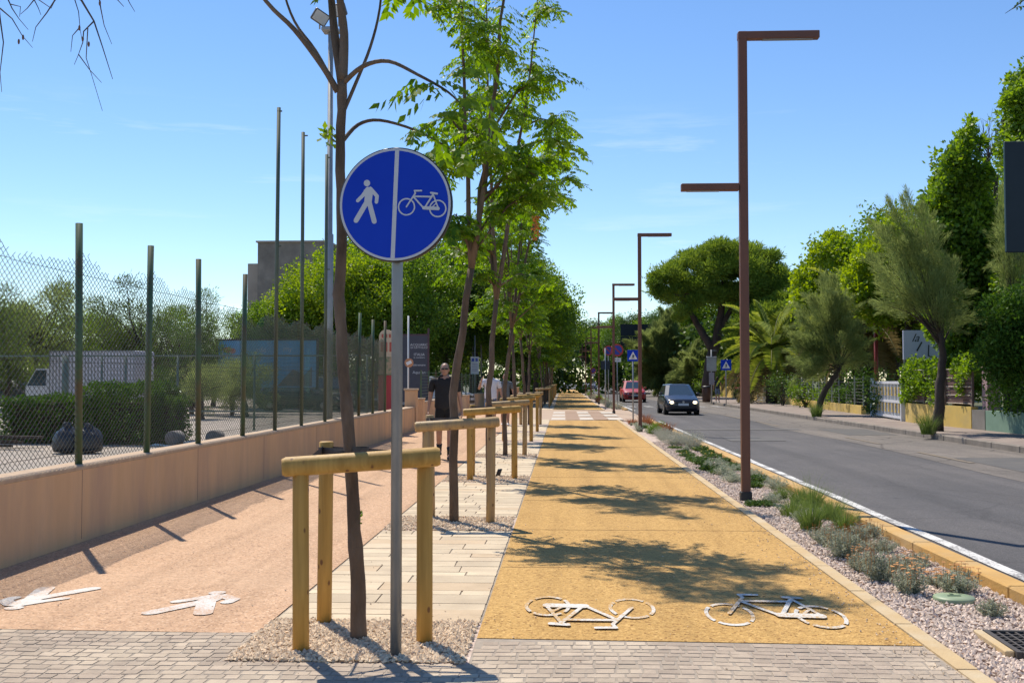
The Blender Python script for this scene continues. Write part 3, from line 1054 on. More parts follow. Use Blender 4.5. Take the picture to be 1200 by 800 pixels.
def seg_mesh(A, B, r, n=3):
    """many straight wires as n-sided prisms; A, B (k,3)"""
    A = np.asarray(A, float); B = np.asarray(B, float)
    D = B - A
    D /= np.linalg.norm(D, axis=1)[:, None] + 1e-9
    ref = np.where(np.abs(D[:, 2:3]) < .9, np.array([[0, 0, 1.]]), np.array([[1., 0, 0]]))
    U = np.cross(ref, D); U /= np.linalg.norm(U, axis=1)[:, None] + 1e-9
    Vv = np.cross(D, U)
    K = len(A)
    ring = []
    for i in range(n):
        a = 2 * math.pi * i / n
        ring.append((U * math.cos(a) + Vv * math.sin(a)) * (r if np.isscalar(r) else r[:, None]))
    O = np.stack(ring, 1)
    V = np.concatenate([A[:, None] + O, B[:, None] + O], 1).reshape(-1, 3)
    b = (np.arange(K) * 2 * n)[:, None]
    Fq = []
    for i in range(n):
        j = (i + 1) % n
        Fq.append(np.concatenate([b + i, b + j, b + n + j, b + n + i], 1))
    return np_mesh('wires', V, np.concatenate(Fq, 0))


def top_z(y):
    kk = (y - 9.57) / 1.65
    f = kk - math.floor(kk)
    return 2.60 - .13 * math.sin(math.pi * f) ** .8 + .03 * math.sin(y * 7.3) - (.10 if y > 13.5 else 0) - (.12 if 14.2 < y < 15.5 else 0)


t = thing('mesh_fence', 'green steel post fence of sagging diamond wire mesh on the salmon wall', 'fence', (FX, 0, 0))
posts = [4.62, 6.27, 7.92 - .0, 9.57, 11.16, 12.76, 14.55, 16.2, 17.86, 19.65, 21.3, 22.9, 24.6, 26.3]
for i, yy in enumerate(posts):
    tall = yy in (16.2, 17.86, 19.65)
    k = MB()
    h = 5.68 if tall else 2.9 + random.uniform(-.04, .04)
    if 7.5 < yy < 8:
        continue
    lean = random.uniform(-.02, .02)
    k.tube([(0, yy, WZ - .02), (lean, yy + lean, h)], .033 if not tall else .03, 10)
    if tall:
        k.box((.04, yy, h - .06), (.07, .02, .02)); k.box((.04, yy, h * .62), (.07, .02, .02))
    part('post', k, M['fencegreen'] if not tall else mat('worn_green_steel', (0.10, 0.125, 0.085), (0.075, 0.10, 0.07), 4, .6), t, True)
A = []; B = []
p_ = .038; dz = .029
y = 5.0
i = 0
while y < 26.3:
    zt = top_z(y) + random.uniform(-.035, .035)
    z = WZ + .03
    s = 1 if i % 2 == 0 else -1
    bulge = .03 * math.sin(y * 1.3)
    off = random.uniform(-.004, .004)
    stepk = 1 if y < 15 else 1
    while z < zt:
        bx = bulge * math.sin((z - WZ) * 1.6)
        bx2 = bulge * math.sin((z + dz - WZ) * 1.6)
        A.append((bx, y + off + s * p_ / 2, z)); B.append((bx2, y + off - s * p_ / 2, z + dz))
        s = -s; z += dz
    y += p_; i += 1
for zz in (.80, 1.62, 2.42):
    yy = 5
    while yy < 25:
        A.append((.012, yy, zz)); B.append((.012, yy + 1.65, zz + random.uniform(-.01, .01))); yy += 1.65
part('wire_mesh', seg_mesh(A, B, .0026), M['wire'], t)
# knitted green wind net tied over the far half of the mesh
mnet, tn, bn = newmat('green_wind_net')
bn.inputs['Base Color'].default_value = (0.05, 0.17, 0.11, 1)
bn.inputs['Roughness'].default_value = .8
tcx = add(tn, 'ShaderNodeTexCoord')
wv = add(tn, 'ShaderNodeTexWave', Scale=14, bands_direction='Z', Distortion=1.5)
tn.links.new(tcx.outputs['Object'], wv.inputs['Vector'])
nn = add(tn, 'ShaderNodeTexNoise', Scale=1.2, Detail=3)
tn.links.new(tcx.outputs['Object'], nn.inputs['Vector'])
mr = add(tn, 'ShaderNodeMapRange'); mr.inputs['To Min'].default_value = .26; mr.inputs['To Max'].default_value = .58
ad = add(tn, 'ShaderNodeMath', operation='MULTIPLY_ADD'); ad.inputs[1].default_value = .35
tn.links.new(wv.outputs['Fac'], ad.inputs[0]); tn.links.new(nn.outputs['Fac'], ad.inputs[2])
tn.links.new(ad.outputs[0], mr.inputs['Value'])
tp = add(tn, 'ShaderNodeBsdfTransparent'); ms = add(tn, 'ShaderNodeMixShader')
tn.links.new(mr.outputs[0], ms.inputs[0]); tn.links.new(tp.outputs[0], ms.inputs[1]); tn.links.new(bn.outputs[0], ms.inputs[2])
tn.links.new(ms.outputs[0], tn.nodes['Material Output'].inputs['Surface'])
k = MB()
N = 39
for i in range(N):
    ya, yb = 14.6 + i * .3, 14.6 + (i + 1) * .3
    da, db = -.03 - .015 * math.sin(ya * 4), -.03 - .015 * math.sin(yb * 4)
    k.quad((da, ya, WZ + .03), (db, yb, WZ + .03), (db * 1.6, yb, top_z(yb) - .01), (da * 1.6, ya, top_z(ya) - .01))
part('wind_net', k, mnet, t)

# panel railing beyond the gateway
t = thing('panel_railing', 'green wire panel railing standing on the far salmon wall', 'fence', (-4.63, 0, 0))
for i in range(18):
    k = MB(); k.box((0, 34.6 + i * 2.0, 1.25), (.05, .05, 1.1)); part('post', k, M['fencegreen'], t)
A = []; B = []
for zz in np.arange(.82, 1.78, .1):
    A.append((0, 34.6, zz)); B.append((0, 68.6, zz))
part('wire_panel', seg_mesh(A, B, .009), mat('teal_wire', (0.06, 0.15, 0.11), rough=.5), t)

# ================================================================== VEGETATION GENERATORS
def leaves_np(C, D, Nn, ln, wd, fold=0.0):
    """diamond leaves: C base point, D direction, Nn side vector, ln/wd arrays"""
    C = np.asarray(C); D = D / (np.linalg.norm(D, axis=1)[:, None] + 1e-9)
    Sd = np.cross(D, Nn); Sd /= np.linalg.norm(Sd, axis=1)[:, None] + 1e-9
    ln = np.broadcast_to(ln, (len(C),))[:, None]; wd = np.broadcast_to(wd, (len(C),))[:, None]
    a = C; b = C + D * ln * .45 + Sd * wd * .5; c = C + D * ln; d = C + D * ln * .45 - Sd * wd * .5
    V = np.stack([a, b, c, d], 1).reshape(-1, 3)
    Fq = np.arange(len(C) * 4).reshape(-1, 4)
    return V, Fq


def rnd_dir(n):
    v = rng.normal(size=(n, 3))
    return v / np.linalg.norm(v, axis=1)[:, None]


def clump_leaves(clumps, per, ln, wd, up=0.2, flat=1.0, power=2.4, outward=.6, name='crown'):
    """clumps: (x,y,z,r). leaves fill each clump with a bias to its outside"""
    Cs = []; Ds = []
    for (x, y, z, r) in clumps:
        n = int(per * (r ** 2))
        d = rnd_dir(n)
        rad = r * rng.uniform(0, 1, n) ** (1 / power)
        # ragged outline: a few shoots per clump reach out further, others fall short
        sh_ = rnd_dir(7)
        dots = np.clip(d @ sh_.T, 0, 1) ** 8
        rad = rad * (.80 + .55 * dots.max(1))
        far = rng.uniform(0, 1, n) < .07
        rad[far] *= rng.uniform(1.0, 1.35, far.sum())
        p = d * rad[:, None] * rng.uniform(.75, 1.25, 3)
        p[:, 2] *= flat
        p += np.array([x, y, z])
        dirs = d * outward + rnd_dir(n) * .8
        dirs[:, 2] += up
        Cs.append(p); Ds.append(dirs)
    C = np.concatenate(Cs); D = np.concatenate(Ds)
    n = len(C)
    V, Fq = leaves_np(C, D, rnd_dir(n), ln * rng.uniform(.6, 1.3, n), wd * rng.uniform(.6, 1.3, n))
    return np_mesh(name, V, Fq)


def crown_clumps(center, rad, n, rmin, rmax, hollow=.55, seed=1, zmin=None):
    r_ = random.Random(seed)
    out_ = []
    tries = 0
    while len(out_) < n and tries < n * 30:
        tries += 1
        d = Vector((r_.gauss(0, 1), r_.gauss(0, 1), r_.gauss(0, 1))).normalized()
        f = hollow + (1 - hollow) * r_.random() ** .6
        p = Vector((center[0] + d.x * rad[0] * f, center[1] + d.y * rad[1] * f, center[2] + d.z * rad[2] * f))
        if zmin is not None and p.z < zmin:
            continue
        out_.append((p.x, p.y, p.z, r_.uniform(rmin, rmax)))
    return out_


def limbs_to(mb, base, clumps, r0, k, seed=1, sag=.1, n=6):
    r_ = random.Random(seed)
    for c in r_.sample(clumps, min(k, len(clumps))):
        e = Vector(c[:3]); b = Vector(base)
        b = b + Vector((0, 0, r_.uniform(-.1, .25) * (e - b).length))
        m_ = b.lerp(e, .5) + Vector((r_.uniform(-.1, .1), r_.uniform(-.1, .1), r_.uniform(-.02, .14))) * (e - b).length
        q = b.lerp(m_, .5) + Vector((r_.uniform(-.05, .05), r_.uniform(-.05, .05), 0)) * (e - b).length
        rr = r0 * r_.uniform(.35, .6)
        mb.tube([b, q, m_, m_.lerp(e, .6), e], [rr, rr * .8, rr * .55, rr * .35, rr * .15], n)


def curved_trunk(mb, pts, rad, n=10, wob=.03, seed=0):
    r_ = random.Random(seed)
    P = []; Rr = []
    for i in range(len(pts) - 1):
        a, b = Vector(pts[i]), Vector(pts[i + 1])
        for j in range(4):
            f = j / 4
            P.append(a.lerp(b, f) + Vector((r_.uniform(-wob, wob), r_.uniform(-wob, wob), 0)) * (0 if (i == 0 and j == 0) else 1))
            Rr.append((rad[i] + (rad[i + 1] - rad[i]) * f) * r_.uniform(.93, 1.07))
    P.append(Vector(pts[-1])); Rr.append(rad[-1])
    mb.tube(P, Rr, n)


# ------------------------------------------------------------------ young street trees with pinnate leaves
def pinnate(shoots, per_m, seed, leaflet=.075, droop=.5):
    """shoots: list of polylines (world-size). compound leaves hang from them"""
    r_ = random.Random(seed)
    C = []; D = []; Nn = []; Ln = []
    rach = MB()
    for pl, dens in shoots:
        pl = [Vector(p) for p in pl]
        for a, b in zip(pl, pl[1:]):
            L_ = (b - a).length
            for _ in range(max(1, int(L_ * per_m * dens + r_.random()))):
                o = a.lerp(b, r_.random())
                az = r_.uniform(0, 2 * math.pi)
                d0 = Vector((math.cos(az), math.sin(az), r_.uniform(-.1, .6))).normalized()
                Lr = r_.uniform(.16, .30)
                side = Vector((0, 0, 1)).cross(d0).normalized()
                pts = [o]
                d = d0.copy()
                K = 6
                for i in range(K):
                    d = (d + Vector((0, 0, -droop * .33))).normalized()
                    pts.append(pts[-1] + d * (Lr / K))
                for i in range(1, K + 1):
                    dd = (pts[i] - pts[i - 1]).normalized()
                    for s in (-1, 1):
                        C.append(tuple(pts[i]))
                        v = (side * s * .85 + dd * .5 + Vector((0, 0, -.45 - .3 * r_.random()))).normalized()
                        D.append(tuple(v)); Ln.append(leaflet * r_.uniform(.75, 1.2))
                        nn = side.cross(v) * s + Vector((r_.uniform(-.4, .4), r_.uniform(-.4, .4), r_.uniform(-.4, .4)))
                        Nn.append(tuple(nn))
                C.append(tuple(pts[-1])); D.append(tuple(d)); Ln.append(leaflet); Nn.append((r_.uniform(-1, 1), r_.uniform(-1, 1), 1))
    C = np.array(C); D = np.array(D); Nn = np.array(Nn); Ln = np.array(Ln)
    V, Fq = leaves_np(C, D, Nn, Ln, Ln * .46)
    return np_mesh('pinnate_crown', V, Fq)


def young_tree(seed, H=7.2, fork=2.9, spread=1.2, lean=(0, 0), dens=1.0):
    r_ = random.Random(seed)
    tr = MB()
    base = Vector((0, 0, -.03))
    k1 = Vector((r_.uniform(-.03, .03), r_.uniform(-.03, .03), 1.3))
    fk = Vector((lean[0] * .35 + r_.uniform(-.03, .03), r_.uniform(-.04, .04), fork))
    curved_trunk(tr, [base, k1, fk], [.048, .042, .037], 9, .014, seed)
    shoots = []
    nb = r_.randint(3, 4)
    a0 = r_.uniform(0, 6.28)
    for i in range(nb):
        az = a0 + i * 2 * math.pi / nb + r_.uniform(-.5, .5)
        top = Vector((lean[0] + math.cos(az) * spread * r_.uniform(.35, .75), lean[1] + math.sin(az) * spread * r_.uniform(.35, .75), H * r_.uniform(.82, 1.0)))
        mid = fk.lerp(top, .45) + Vector((math.cos(az), math.sin(az), 0)) * spread * .12
        pts = []
        for j in range(9):
            f = j / 8
            p = fk * (1 - f) ** 2 + mid * 2 * f * (1 - f) + top * f * f
            pts.append(p + Vector((r_.uniform(-.03, .03), r_.uniform(-.03, .03), 0)) * (1 if j else 0))
        rr = r_.uniform(.028, .038)
        tr.tube(pts, [rr * (1 - .85 * j / 8) for j in range(9)], 6)
        shoots.append((pts[4:], 1.1 * dens))
        # side branches
        for s in range(r_.randint(9, 11)):
            f = r_.uniform(.02, .92)
            o = fk * (1 - f) ** 2 + mid * 2 * f * (1 - f) + top * f * f
            a2 = az + r_.uniform(-1.6, 1.6)
            L_ = spread * r_.uniform(.55, 1.15) * (1 - .4 * f) * (.85 + .35 * math.cos(a2))
            e = o + Vector((math.cos(a2) * L_, math.sin(a2) * L_, L_ * r_.uniform(.15, 1.15)))
            m_ = o.lerp(e, .5) + Vector((0, 0, L_ * .16))
            e2 = e + Vector((math.cos(a2) * .25, math.sin(a2) * .25, -.15))
            tr.tube([o, o.lerp(m_, .6), m_, e, e2], [rr * .42, rr * .36, rr * .3, rr * .18, .002], 5)
            shoots.append(([o.lerp(m_, .7), m_, e, e2], 1.5 * dens))
            for q in range(2):
                o3 = m_.lerp(e, r_.random()); a3 = a2 + r_.choice([-1, 1]) * r_.uniform(.5, 1.3); L3 = L_ * .45
                e3 = o3 + Vector((math.cos(a3) * L3, math.sin(a3) * L3, L3 * r_.uniform(-.3, .7)))
                tr.tube([o3, o3.lerp(e3, .5) + Vector((0, 0, .03)), e3], [.006, .004, .002], 4)
                shoots.append(([o3, e3], 1.7 * dens))
    return tr, pinnate(shoots, 22, seed, .066)


protos = []
for sd_, kw in ((11, dict(H=7.5, fork=2.6, spread=.68, lean=(.42, 0))), (12, dict(H=7.6, fork=2.6, spread=.78, lean=(.25, -.1))),
                (13, dict(H=7.4, fork=2.5, spread=.82, lean=(.35, .2))), (17, dict(H=7.5, fork=2.45, spread=.88, lean=(.2, 0)))):
    tr, cr_ = young_tree(sd_, **kw)
    protos.append((tr.mesh('young_trunk', True), cr_))


def place_young(idx, x, y, rz, label, sc=1.0):
    t = thing('young_tree', label, 'tree', (x, y, 0), rz, 'young trees in the staked row')
    t.scale = (sc, sc, sc)
    link('trunk', protos[idx][0], M['bark'], t)
    link('crown', protos[idx][1], M['leaf_young'], t)
    return t


# first tree: bare trunk in the picture, forks high up, drooping side shoots
t = thing('young_tree', 'nearest young tree with bare crooked trunk behind the round blue sign', 'tree', (-1.147, 6.0, 0), 0, 'young trees in the staked row')
O_ = Vector((-1.147, 6.0, 0))
P = lambda px, py, dy=0.0: W(px, py, 6.0 + dy) - O_
tr = MB()
trunk_pts = [Vector((0, 0, -.05)), P(419, 680), P(414, 600), P(410, 520), P(403, 440), P(399, 370), P(397, 345), P(401, 290), P(399, 200), P(400, 130), P(401, 95)]
rad = [.050, .042, .037, .035, .033, .031, .033, .029, .028, .027, .028]
P2 = []; R2 = []
for i in range(len(trunk_pts) - 1):
    for j in range(4):
        f = j / 4
        q = trunk_pts[i].lerp(trunk_pts[i + 1], f)
        P2.append(q + Vector((random.uniform(-.003, .003), random.uniform(-.003, .003), 0)))
        R2.append((rad[i] * (1 - f) + rad[i + 1] * f) * random.uniform(.95, 1.06) * (1.06 if j == 2 and i % 2 else 1))
P2.append(trunk_pts[-1]); R2.append(rad[-1])
tr.tube(P2, R2, 12)
br = []


def branch(pp, r0, r1, n=7):
    K = len(pp)
    # Catmull smoothing
    q = []
    for i in range(K - 1):
        p0 = pp[max(i - 1, 0)]; p1 = pp[i]; p2 = pp[i + 1]; p3 = pp[min(i + 2, K - 1)]
        for j in range(4):
            f = j / 4
            q.append(.5 * ((2 * p1) + (p2 - p0) * f + (2 * p0 - 5 * p1 + 4 * p2 - p3) * f * f + (-p0 + 3 * p1 - 3 * p2 + p3) * f ** 3))
    q.append(pp[-1])
    tr.tube(q, [r0 + (r1 - r0) * i / (len(q) - 1) for i in range(len(q))], n)
    return q


b1 = branch([P(401, 98), P(392, 40, .05), P(386, -20, .1), P(372, -120, .15), P(360, -230, .2)], .030, .010)
b2 = branch([P(401, 95), P(403, 40), P(398, -20, -.05), P(410, -130, -.1), P(425, -260, -.1)], .031, .010)
b3 = branch([P(396, 108), P(378, 78, -.05), P(345, 35, -.1), P(312, 2, -.15), P(270, -60, -.2), P(240, -120, -.2)], .020, .006)
b4 = branch([P(392, 100), P(370, 60, .1), P(345, 25, .15), P(330, -20, .2), P(318, -90, .3)], .012, .004)
b5 = branch([P(402, 98), P(425, 78, -.1), P(455, 72, -.15), P(490, 88, -.2), P(525, 108, -.25), P(545, 128, -.3)], .016, .004)
b6 = branch([P(402, 165), P(420, 146, .1), P(445, 141, .15), P(485, 152, .2), P(520, 170, .2), P(545, 190, .2)], .013, .004)
b7 = branch([P(403, 130), P(418, 95, .05), P(434, 55, .1), P(445, 10, .15), P(452, -60, .2), P(470, -140, .25)], .012, .004)
stub = branch([P(399, 172), P(392, 165), P(386, 160)], .005, .003, 5)
part('trunk', tr, M['bark'], t, True)
sh = [([b1[-4], b1[-1]], 1), ([b2[-4], b2[-1]], 1)]
r_ = random.Random(5)
for bb, nsub in ((b1, 10), (b2, 14), (b3, 6), (b4, 5), (b7, 12)):
    for s in range(nsub):
        o = bb[min(len(bb) - 1, int(len(bb) * r_.uniform(.6, 1)))]
        if o.z < 4.05: continue
        az = r_.uniform(0, 6.28); L_ = r_.uniform(.3, .8)
        sh.append(([o, o + Vector((math.cos(az) * L_ * .6, math.sin(az) * L_ * .6, L_ * .2)), o + Vector((math.cos(az) * L_, math.sin(az) * L_, L_ * .05))], 1.3))
for bb in (b5, b6):
    sh.append((bb[-9:], 1.0))
for a, b in (((540, 125, -.3), (500, 150, -.35)), ((545, 130, -.3), (575, 150, -.3)), ((525, 108, -.25), (550, 60, -.3)), ((520, 172, .2), (505, 200, .2)), ((500, 100, -.2), (492, 140, -.2))):
    sh.append(([P(*a), P(*b)], 1.2))
for xs in ((400, 420), (425, 445), (450, 470), (490, 515)):     # leafy tips dipping into the frame top
    sh.append(([P(xs[0], -25, .1), P(xs[1], -2, .15)], .8))
cr1 = pinnate(sh, 12, 3, .075)
link('crown', cr1, M['leaf_young'], t)
k = [([P(386, 166), P(388, 158)], 3.0)]
sp = P(386, 158)
link('sprout', clump_leaves([(sp.x, sp.y, sp.z, .05)], 14000, .045, .03), M['leaf_lime'], t)
sp = P(424, 604)
link('sprout', clump_leaves([(sp.x, sp.y, sp.z, .035)], 12000, .025, .015), M['leaf_green'], t)

XY = [(-1.12, 10.95), (-1.10, 15.85), (-1.13, 20.75), (-1.15, 25.65), (-1.12, 30.55), (-1.14, 35.45)]
LB = ['second young tree in the row, leafy crown above the walking man in black', 'third young tree in the row, trunk beside the man in the white shirt',
      'fourth young tree in the staked row from the sign', 'fifth young tree in the staked row from the sign', 'sixth young tree in the staked row from the sign',
      'seventh young tree, the last before the white and brown crossing']
for i, ((x, y), lb) in enumerate(zip(XY, LB)):
    place_young([0, 1, 2, 3, 1, 2][i], x, y, [0, .35, -.5, 2.6, 3.4, 1.2][i], lb, [1.0, 1.02, .98, .94, 1.0, .93][i])
for i, y in enumerate(FARTY[:12]):
    place_young(i % 4, -1.13 + random.uniform(-.03, .03), y, random.uniform(0, 6.28), '%s young tree beyond the white and brown crossing' % ORD[i], random.uniform(.9, 1.05))
# a spray of orange seed pods hanging in the third tree
C_ = []; A0 = W(628, 258, 15.4)
for i in range(90):
    f = random.random()
    C_.append((A0.x + random.gauss(0, .03), A0.y + random.gauss(0, .03), A0.z + .08 - f * .36))
C_ = np.array(C_)
V, Fq = leaves_np(C_, np.tile([0, 0, -1.], (90, 1)) + rnd_dir(90) * .7, rnd_dir(90), .05, .03)
t = link('seed_cluster', np_mesh('seed_cluster', V, Fq), M['seed'])
tag(t, 'hanging cluster of orange seed pods in the crowns over the path', 'seed cluster')

# ------------------------------------------------------------------ tree stakes
PO = [(-.262, -.28), (-.285, .38), (.378, -.08)]


def stake_frame(seed, mw, beam_y=0.0):
    r_ = random.Random(seed)
    t = thing('stake_frame', '', 'tree stake', (0, 0, 0), 0, 'wooden stake frames round the young trees')
    tops = []
    for i, (x, y) in enumerate(PO):
        k = MB()
        dx, dy = r_.uniform(-.015, .015), r_.uniform(-.015, .015)
        ztop = [.965, 1.085, 1.055][i]
        rr = .045
        k.lathe([(rr, -.1), (rr, .4), (rr * .985, .8), (rr * .98, ztop - .008), (rr * .85, ztop)], (0, 0, 0), 14)
        for j, v in enumerate(k.v):
            f = v[2]
            k.v[j] = (v[0] + x + dx * f, v[1] + y + dy * f, v[2])
        part('post', k, mw, t, True)
        tops.append(Vector((x + dx, y + dy, .95)))
    # half-round rail across the front
    k = MB()
    a = Vector((PO[0][0] - .10, PO[0][1] - .055 + .03, .985)); b = Vector((PO[2][0] + .09, PO[2][1] - .075, 1.035))
    k.tube([a, a.lerp(b, .02), a.lerp(b, .5), a.lerp(b, .98), b], [.046, .054, .053, .054, .047], 14, cap=False)
    n = 14
    part('rail', k, mw, t, True)
    d = (b - a).normalized()
    for e_, s in ((a, -1), (b, 1)):
        k = MB(); k.tube([e_ - d * .004 * s, e_ + d * .003 * s], .0455, 14)
        part('rail_end', k, M['woodend'], t)
    # webbing straps from the posts round the trunk
    k = MB()
    c0 = Vector((0, 0, 1.045))
    A_ = [tops[0] + Vector((.03, .05, .055)), tops[1] + Vector((0, -.03, .085)), tops[2] + Vector((-.02, .045, .075))]
    for q in A_:
        dd = (c0 - q); dd.z = 0; dd.normalize()
        sd2 = Vector((-dd.y, dd.x, 0)) * .05
        for s in (-1, 1):
            p, e_ = q + sd2 * s * .9, c0 + sd2 * s * 1.05
            k.quad(p - Vector((0, 0, .02)), e_ - Vector((0, 0, .02)), e_ + Vector((0, 0, .02)), p + Vector((0, 0, .02)))
    p, e_ = A_[0] + Vector((0, .05, 0)), A_[1] - Vector((0, .05, 0))
    k.quad(p - Vector((0, 0, .02)), e_ - Vector((0, 0, .02)), e_ + Vector((0, 0, .03)), p + Vector((0, 0, .03)))
    k.tube([c0 - Vector((0, 0, .04)), c0 + Vector((0, 0, .03))], .050, 12, cap=False)
    part('strap', k, M['strap'], t)
    return t


sf = stake_frame(1, M['wood'])
sf['label'] = 'nearest wooden stake frame with yellow posts beside the blue sign'
sf.location = (-1.147, 6.0, 0)
sg = stake_frame(2, M['woodgrey'])
SL = ['second stake frame, greyed rail in front of the man in black', 'third stake frame, rail in front of the man in the white shirt', 'fourth stake frame along the stone strip',
      'fifth stake frame along the stone strip', 'sixth stake frame along the stone strip', 'seventh stake frame, the last one before the crossing']
for i, ((x, y), lb) in enumerate(zip(XY, SL)):
    if i == 0:
        o = sg; o.location = (x, y, 0); o['label'] = lb
    else:
        o = dup(sg if i in (2, 5) else sf, (x, y, 0), random.uniform(-.05, .05), lb)
for i, y in enumerate(FARTY[:12]):
    dup(sf if i % 3 else sg, (-1.13, y, 0), 0, '%s stake frame beyond the white and brown crossing' % ORD[i])

# little black pipe stub in the third pit
t = thing('irrigation_pipe', 'short black pipe stub sticking out of the third tree pit', 'pipe', (G(583, 558).x, G(583, 558).y, 0))
k = MB(); k.lathe([(.035, -.02), (.035, .11), (.03, .115)], n=10)
for j, v in enumerate(k.v): k.v[j] = (v[0] + v[2] * .35, v[1], v[2])
part('tube', k, M['dark'], t, True)

# ================================================================== ROUND BLUE SIGN
SX, SY, SZ = -.882, 5.63, 2.375
t = thing('path_sign', 'round blue sign with white walker and bicycle on a grey post', 'sign', (SX, SY, 0))
k = MB(); k.lathe([(.030, -.03), (.030, 2.1), (.030, 2.66), (.022, 2.672)], n=20); part('post', k, M['galv'], t, True)
k = MB(); k.lathe([(.298, 0), (.303, .006), (.303, .034), (.298, .040)], n=72, axis='Y')
pan = part('panel', k, M['dark'], t, True, loc=(0, -.085, SZ))
pan.rotation_euler = (0, R(2.2), R(-3))
k = MB(); k.lathe([(.296, -.0025), (.296, 0)], n=72, axis='Y'); part('border', k, M['reflwhite'], pan)
k = MB(); k.lathe([(.2835, -.0045), (.2835, -.002)], n=72, axis='Y'); part('blue_face', k, M['signblue'], pan)


def emblem(name, polys, cx, cz, length, parent, m='reflwhite', d=.0055, th=.0008):
    mb = MB()
    for i, Pp in enumerate(polys):
        a = sum(Pp[j][0] * Pp[(j + 1) % len(Pp)][1] - Pp[(j + 1) % len(Pp)][0] * Pp[j][1] for j in range(len(Pp)))
        Pq = Pp if a > 0 else Pp[::-1]
        mb.prism(Pq, 0, th + i * .00005, tf=lambda x, y, z: (cx + x * length, -d - z + th, cz + y * length))
    return part(name, mb, M[m], parent)


k = MB(); k.box((0, -.0052, 0), (.022, .0015, .572)); part('divider', k, M['reflwhite'], pan)
emblem('walker', walker_polys(), -.150, .008, .232, pan)
emblem('bicycle', bike_polys(), .146, -.012, .256, pan)
k = MB(); k.box((0, .062, .08), (.09, .05, .03)); k.box((0, .062, -.10), (.09, .05, .03)); part('clamp', k, M['galv'], pan)

# ================================================================== CORTEN LAMPS
def lamp(loc, label):
    t = thing('street_lamp', label, 'street lamp', loc, 0, 'rust brown angular lamp posts beside the cycle path')
    k = MB(); k.box((0, 0, 2.9), (.104, .104, 5.9), bev=.006); part('pole', k, M['corten'], t)
    k = MB(); k.box((0, 0, .06), (.135, .135, .14), bev=.006); part('base_sleeve', k, M['dark'], t)
    k = MB(); k.box((.445, 0, 5.80), (1.005, .11, .095), bev=.006); a = part('upper_arm', k, M['corten'], t)
    k = MB(); k.box((.56, 0, 5.749), (.62, .07, .008)); part('light_strip', k, M['galv'], a)
    k = MB(); k.box((-.415, 0, 3.90), (.715, .11, .09), bev=.006); a = part('lower_arm', k, M['corten'], t)
    k = MB(); k.box((-.5, 0, 3.852), (.4, .07, .007)); part('light_strip', k, M['galv'], a)
    return t


LY = [13.33, 31.6, 48, 68, 87, 108, 127, 146]
l0 = lamp((2.245, LY[0], -.045), 'nearest tall rust brown lamp post rising from the gravel bed')
for i, y in enumerate(LY[1:]):
    dup(l0, (2.26, y, -.045), 0, '%s rust brown lamp post counting away from the nearest' % ORD[i + 1])

# ================================================================== PLANTED BED
def tuft(n, h, w_, spread, bend=.5, seed=1, base=.08):
    r_ = np.random.default_rng(seed)
    V = []; Fq = []
    for i in range(n):
        az = r_.uniform(0, 6.28); s = r_.uniform(0, 1) ** .6
        b = np.array([math.cos(az) * base * s, math.sin(az) * base * s, -.01])
        H = h * r_.uniform(.55, 1.1); out_ = spread * s * r_.uniform(.6, 1.3)
        d = np.array([math.cos(az), math.sin(az), 0])
        side = np.array([-math.sin(az), math.cos(az), 0]) * w_ / 2
        side = side * math.cos(i) + d * math.sin(i) * w_ / 2
        pts = [b + d * out_ * f ** 2 * (1 if f < 1 else 1) + np.array([0, 0, H * (f - bend * .35 * f ** 3)]) for f in (0, .4, .75, 1)]
        k0 = len(V)
        for j, p in enumerate(pts):
            s2 = side * (1, .9, .6, .08)[j]
            V += [p - s2, p + s2]
        for j in range(3):
            Fq.append((k0 + 2 * j, k0 + 2 * j + 1, k0 + 2 * j + 3, k0 + 2 * j + 2))
    return np_mesh('tuft', np.array(V), np.array(Fq))


def sprig_bush(nst, r, h, seed, leaf=.016, lw=.006, per=22):
    """small shrub of upright stems with tiny leaves all along"""
    r_ = np.random.default_rng(seed)
    C = []; D = []
    tips = []
    for i in range(nst):
        az = r_.uniform(0, 6.28); s = r_.uniform(0, 1) ** .55
        e = np.array([math.cos(az) * r * s, math.sin(az) * r * s, h * (1.05 - .45 * s * s) * r_.uniform(.7, 1.1)])
        b = np.array([e[0] * .25, e[1] * .25, 0])
        tips.append(e)
        for j in range(per):
            f = r_.uniform(.15, 1)
            C.append(b + (e - b) * f + r_.normal(0, .004, 3)); dd = r_.normal(0, 1, 3); dd[2] += .8
            D.append(dd)
    C = np.array(C); D = np.array(D)
    V, Fq = leaves_np(C, D, rnd_dir(len(C)), leaf * r_.uniform(.7, 1.4, len(C)), lw)
    return np_mesh('bush', V, Fq), tips


def flowers(tips, frac, seed, up=.05, r=.011):
    r_ = random.Random(seed)
    mb = MB()
    for e in tips:
        if r_.random() < frac:
            x, y, z = e
            z2 = z + up * r_.uniform(.5, 1.4)
            mb.tube([(x, y, z * .7), (x + r_.uniform(-.01, .01), y, z2)], .0012, 3, cap=False)
            for q in range(4):
                cx, cy = x + r_.uniform(-r, r), y + r_.uniform(-r, r)
                mb.quad((cx - .006, cy - .006, z2), (cx + .006, cy - .006, z2 + .003), (cx + .006, cy + .006, z2 + .006), (cx - .006, cy + .006, z2 + .002))
    return mb.mesh('flowers')


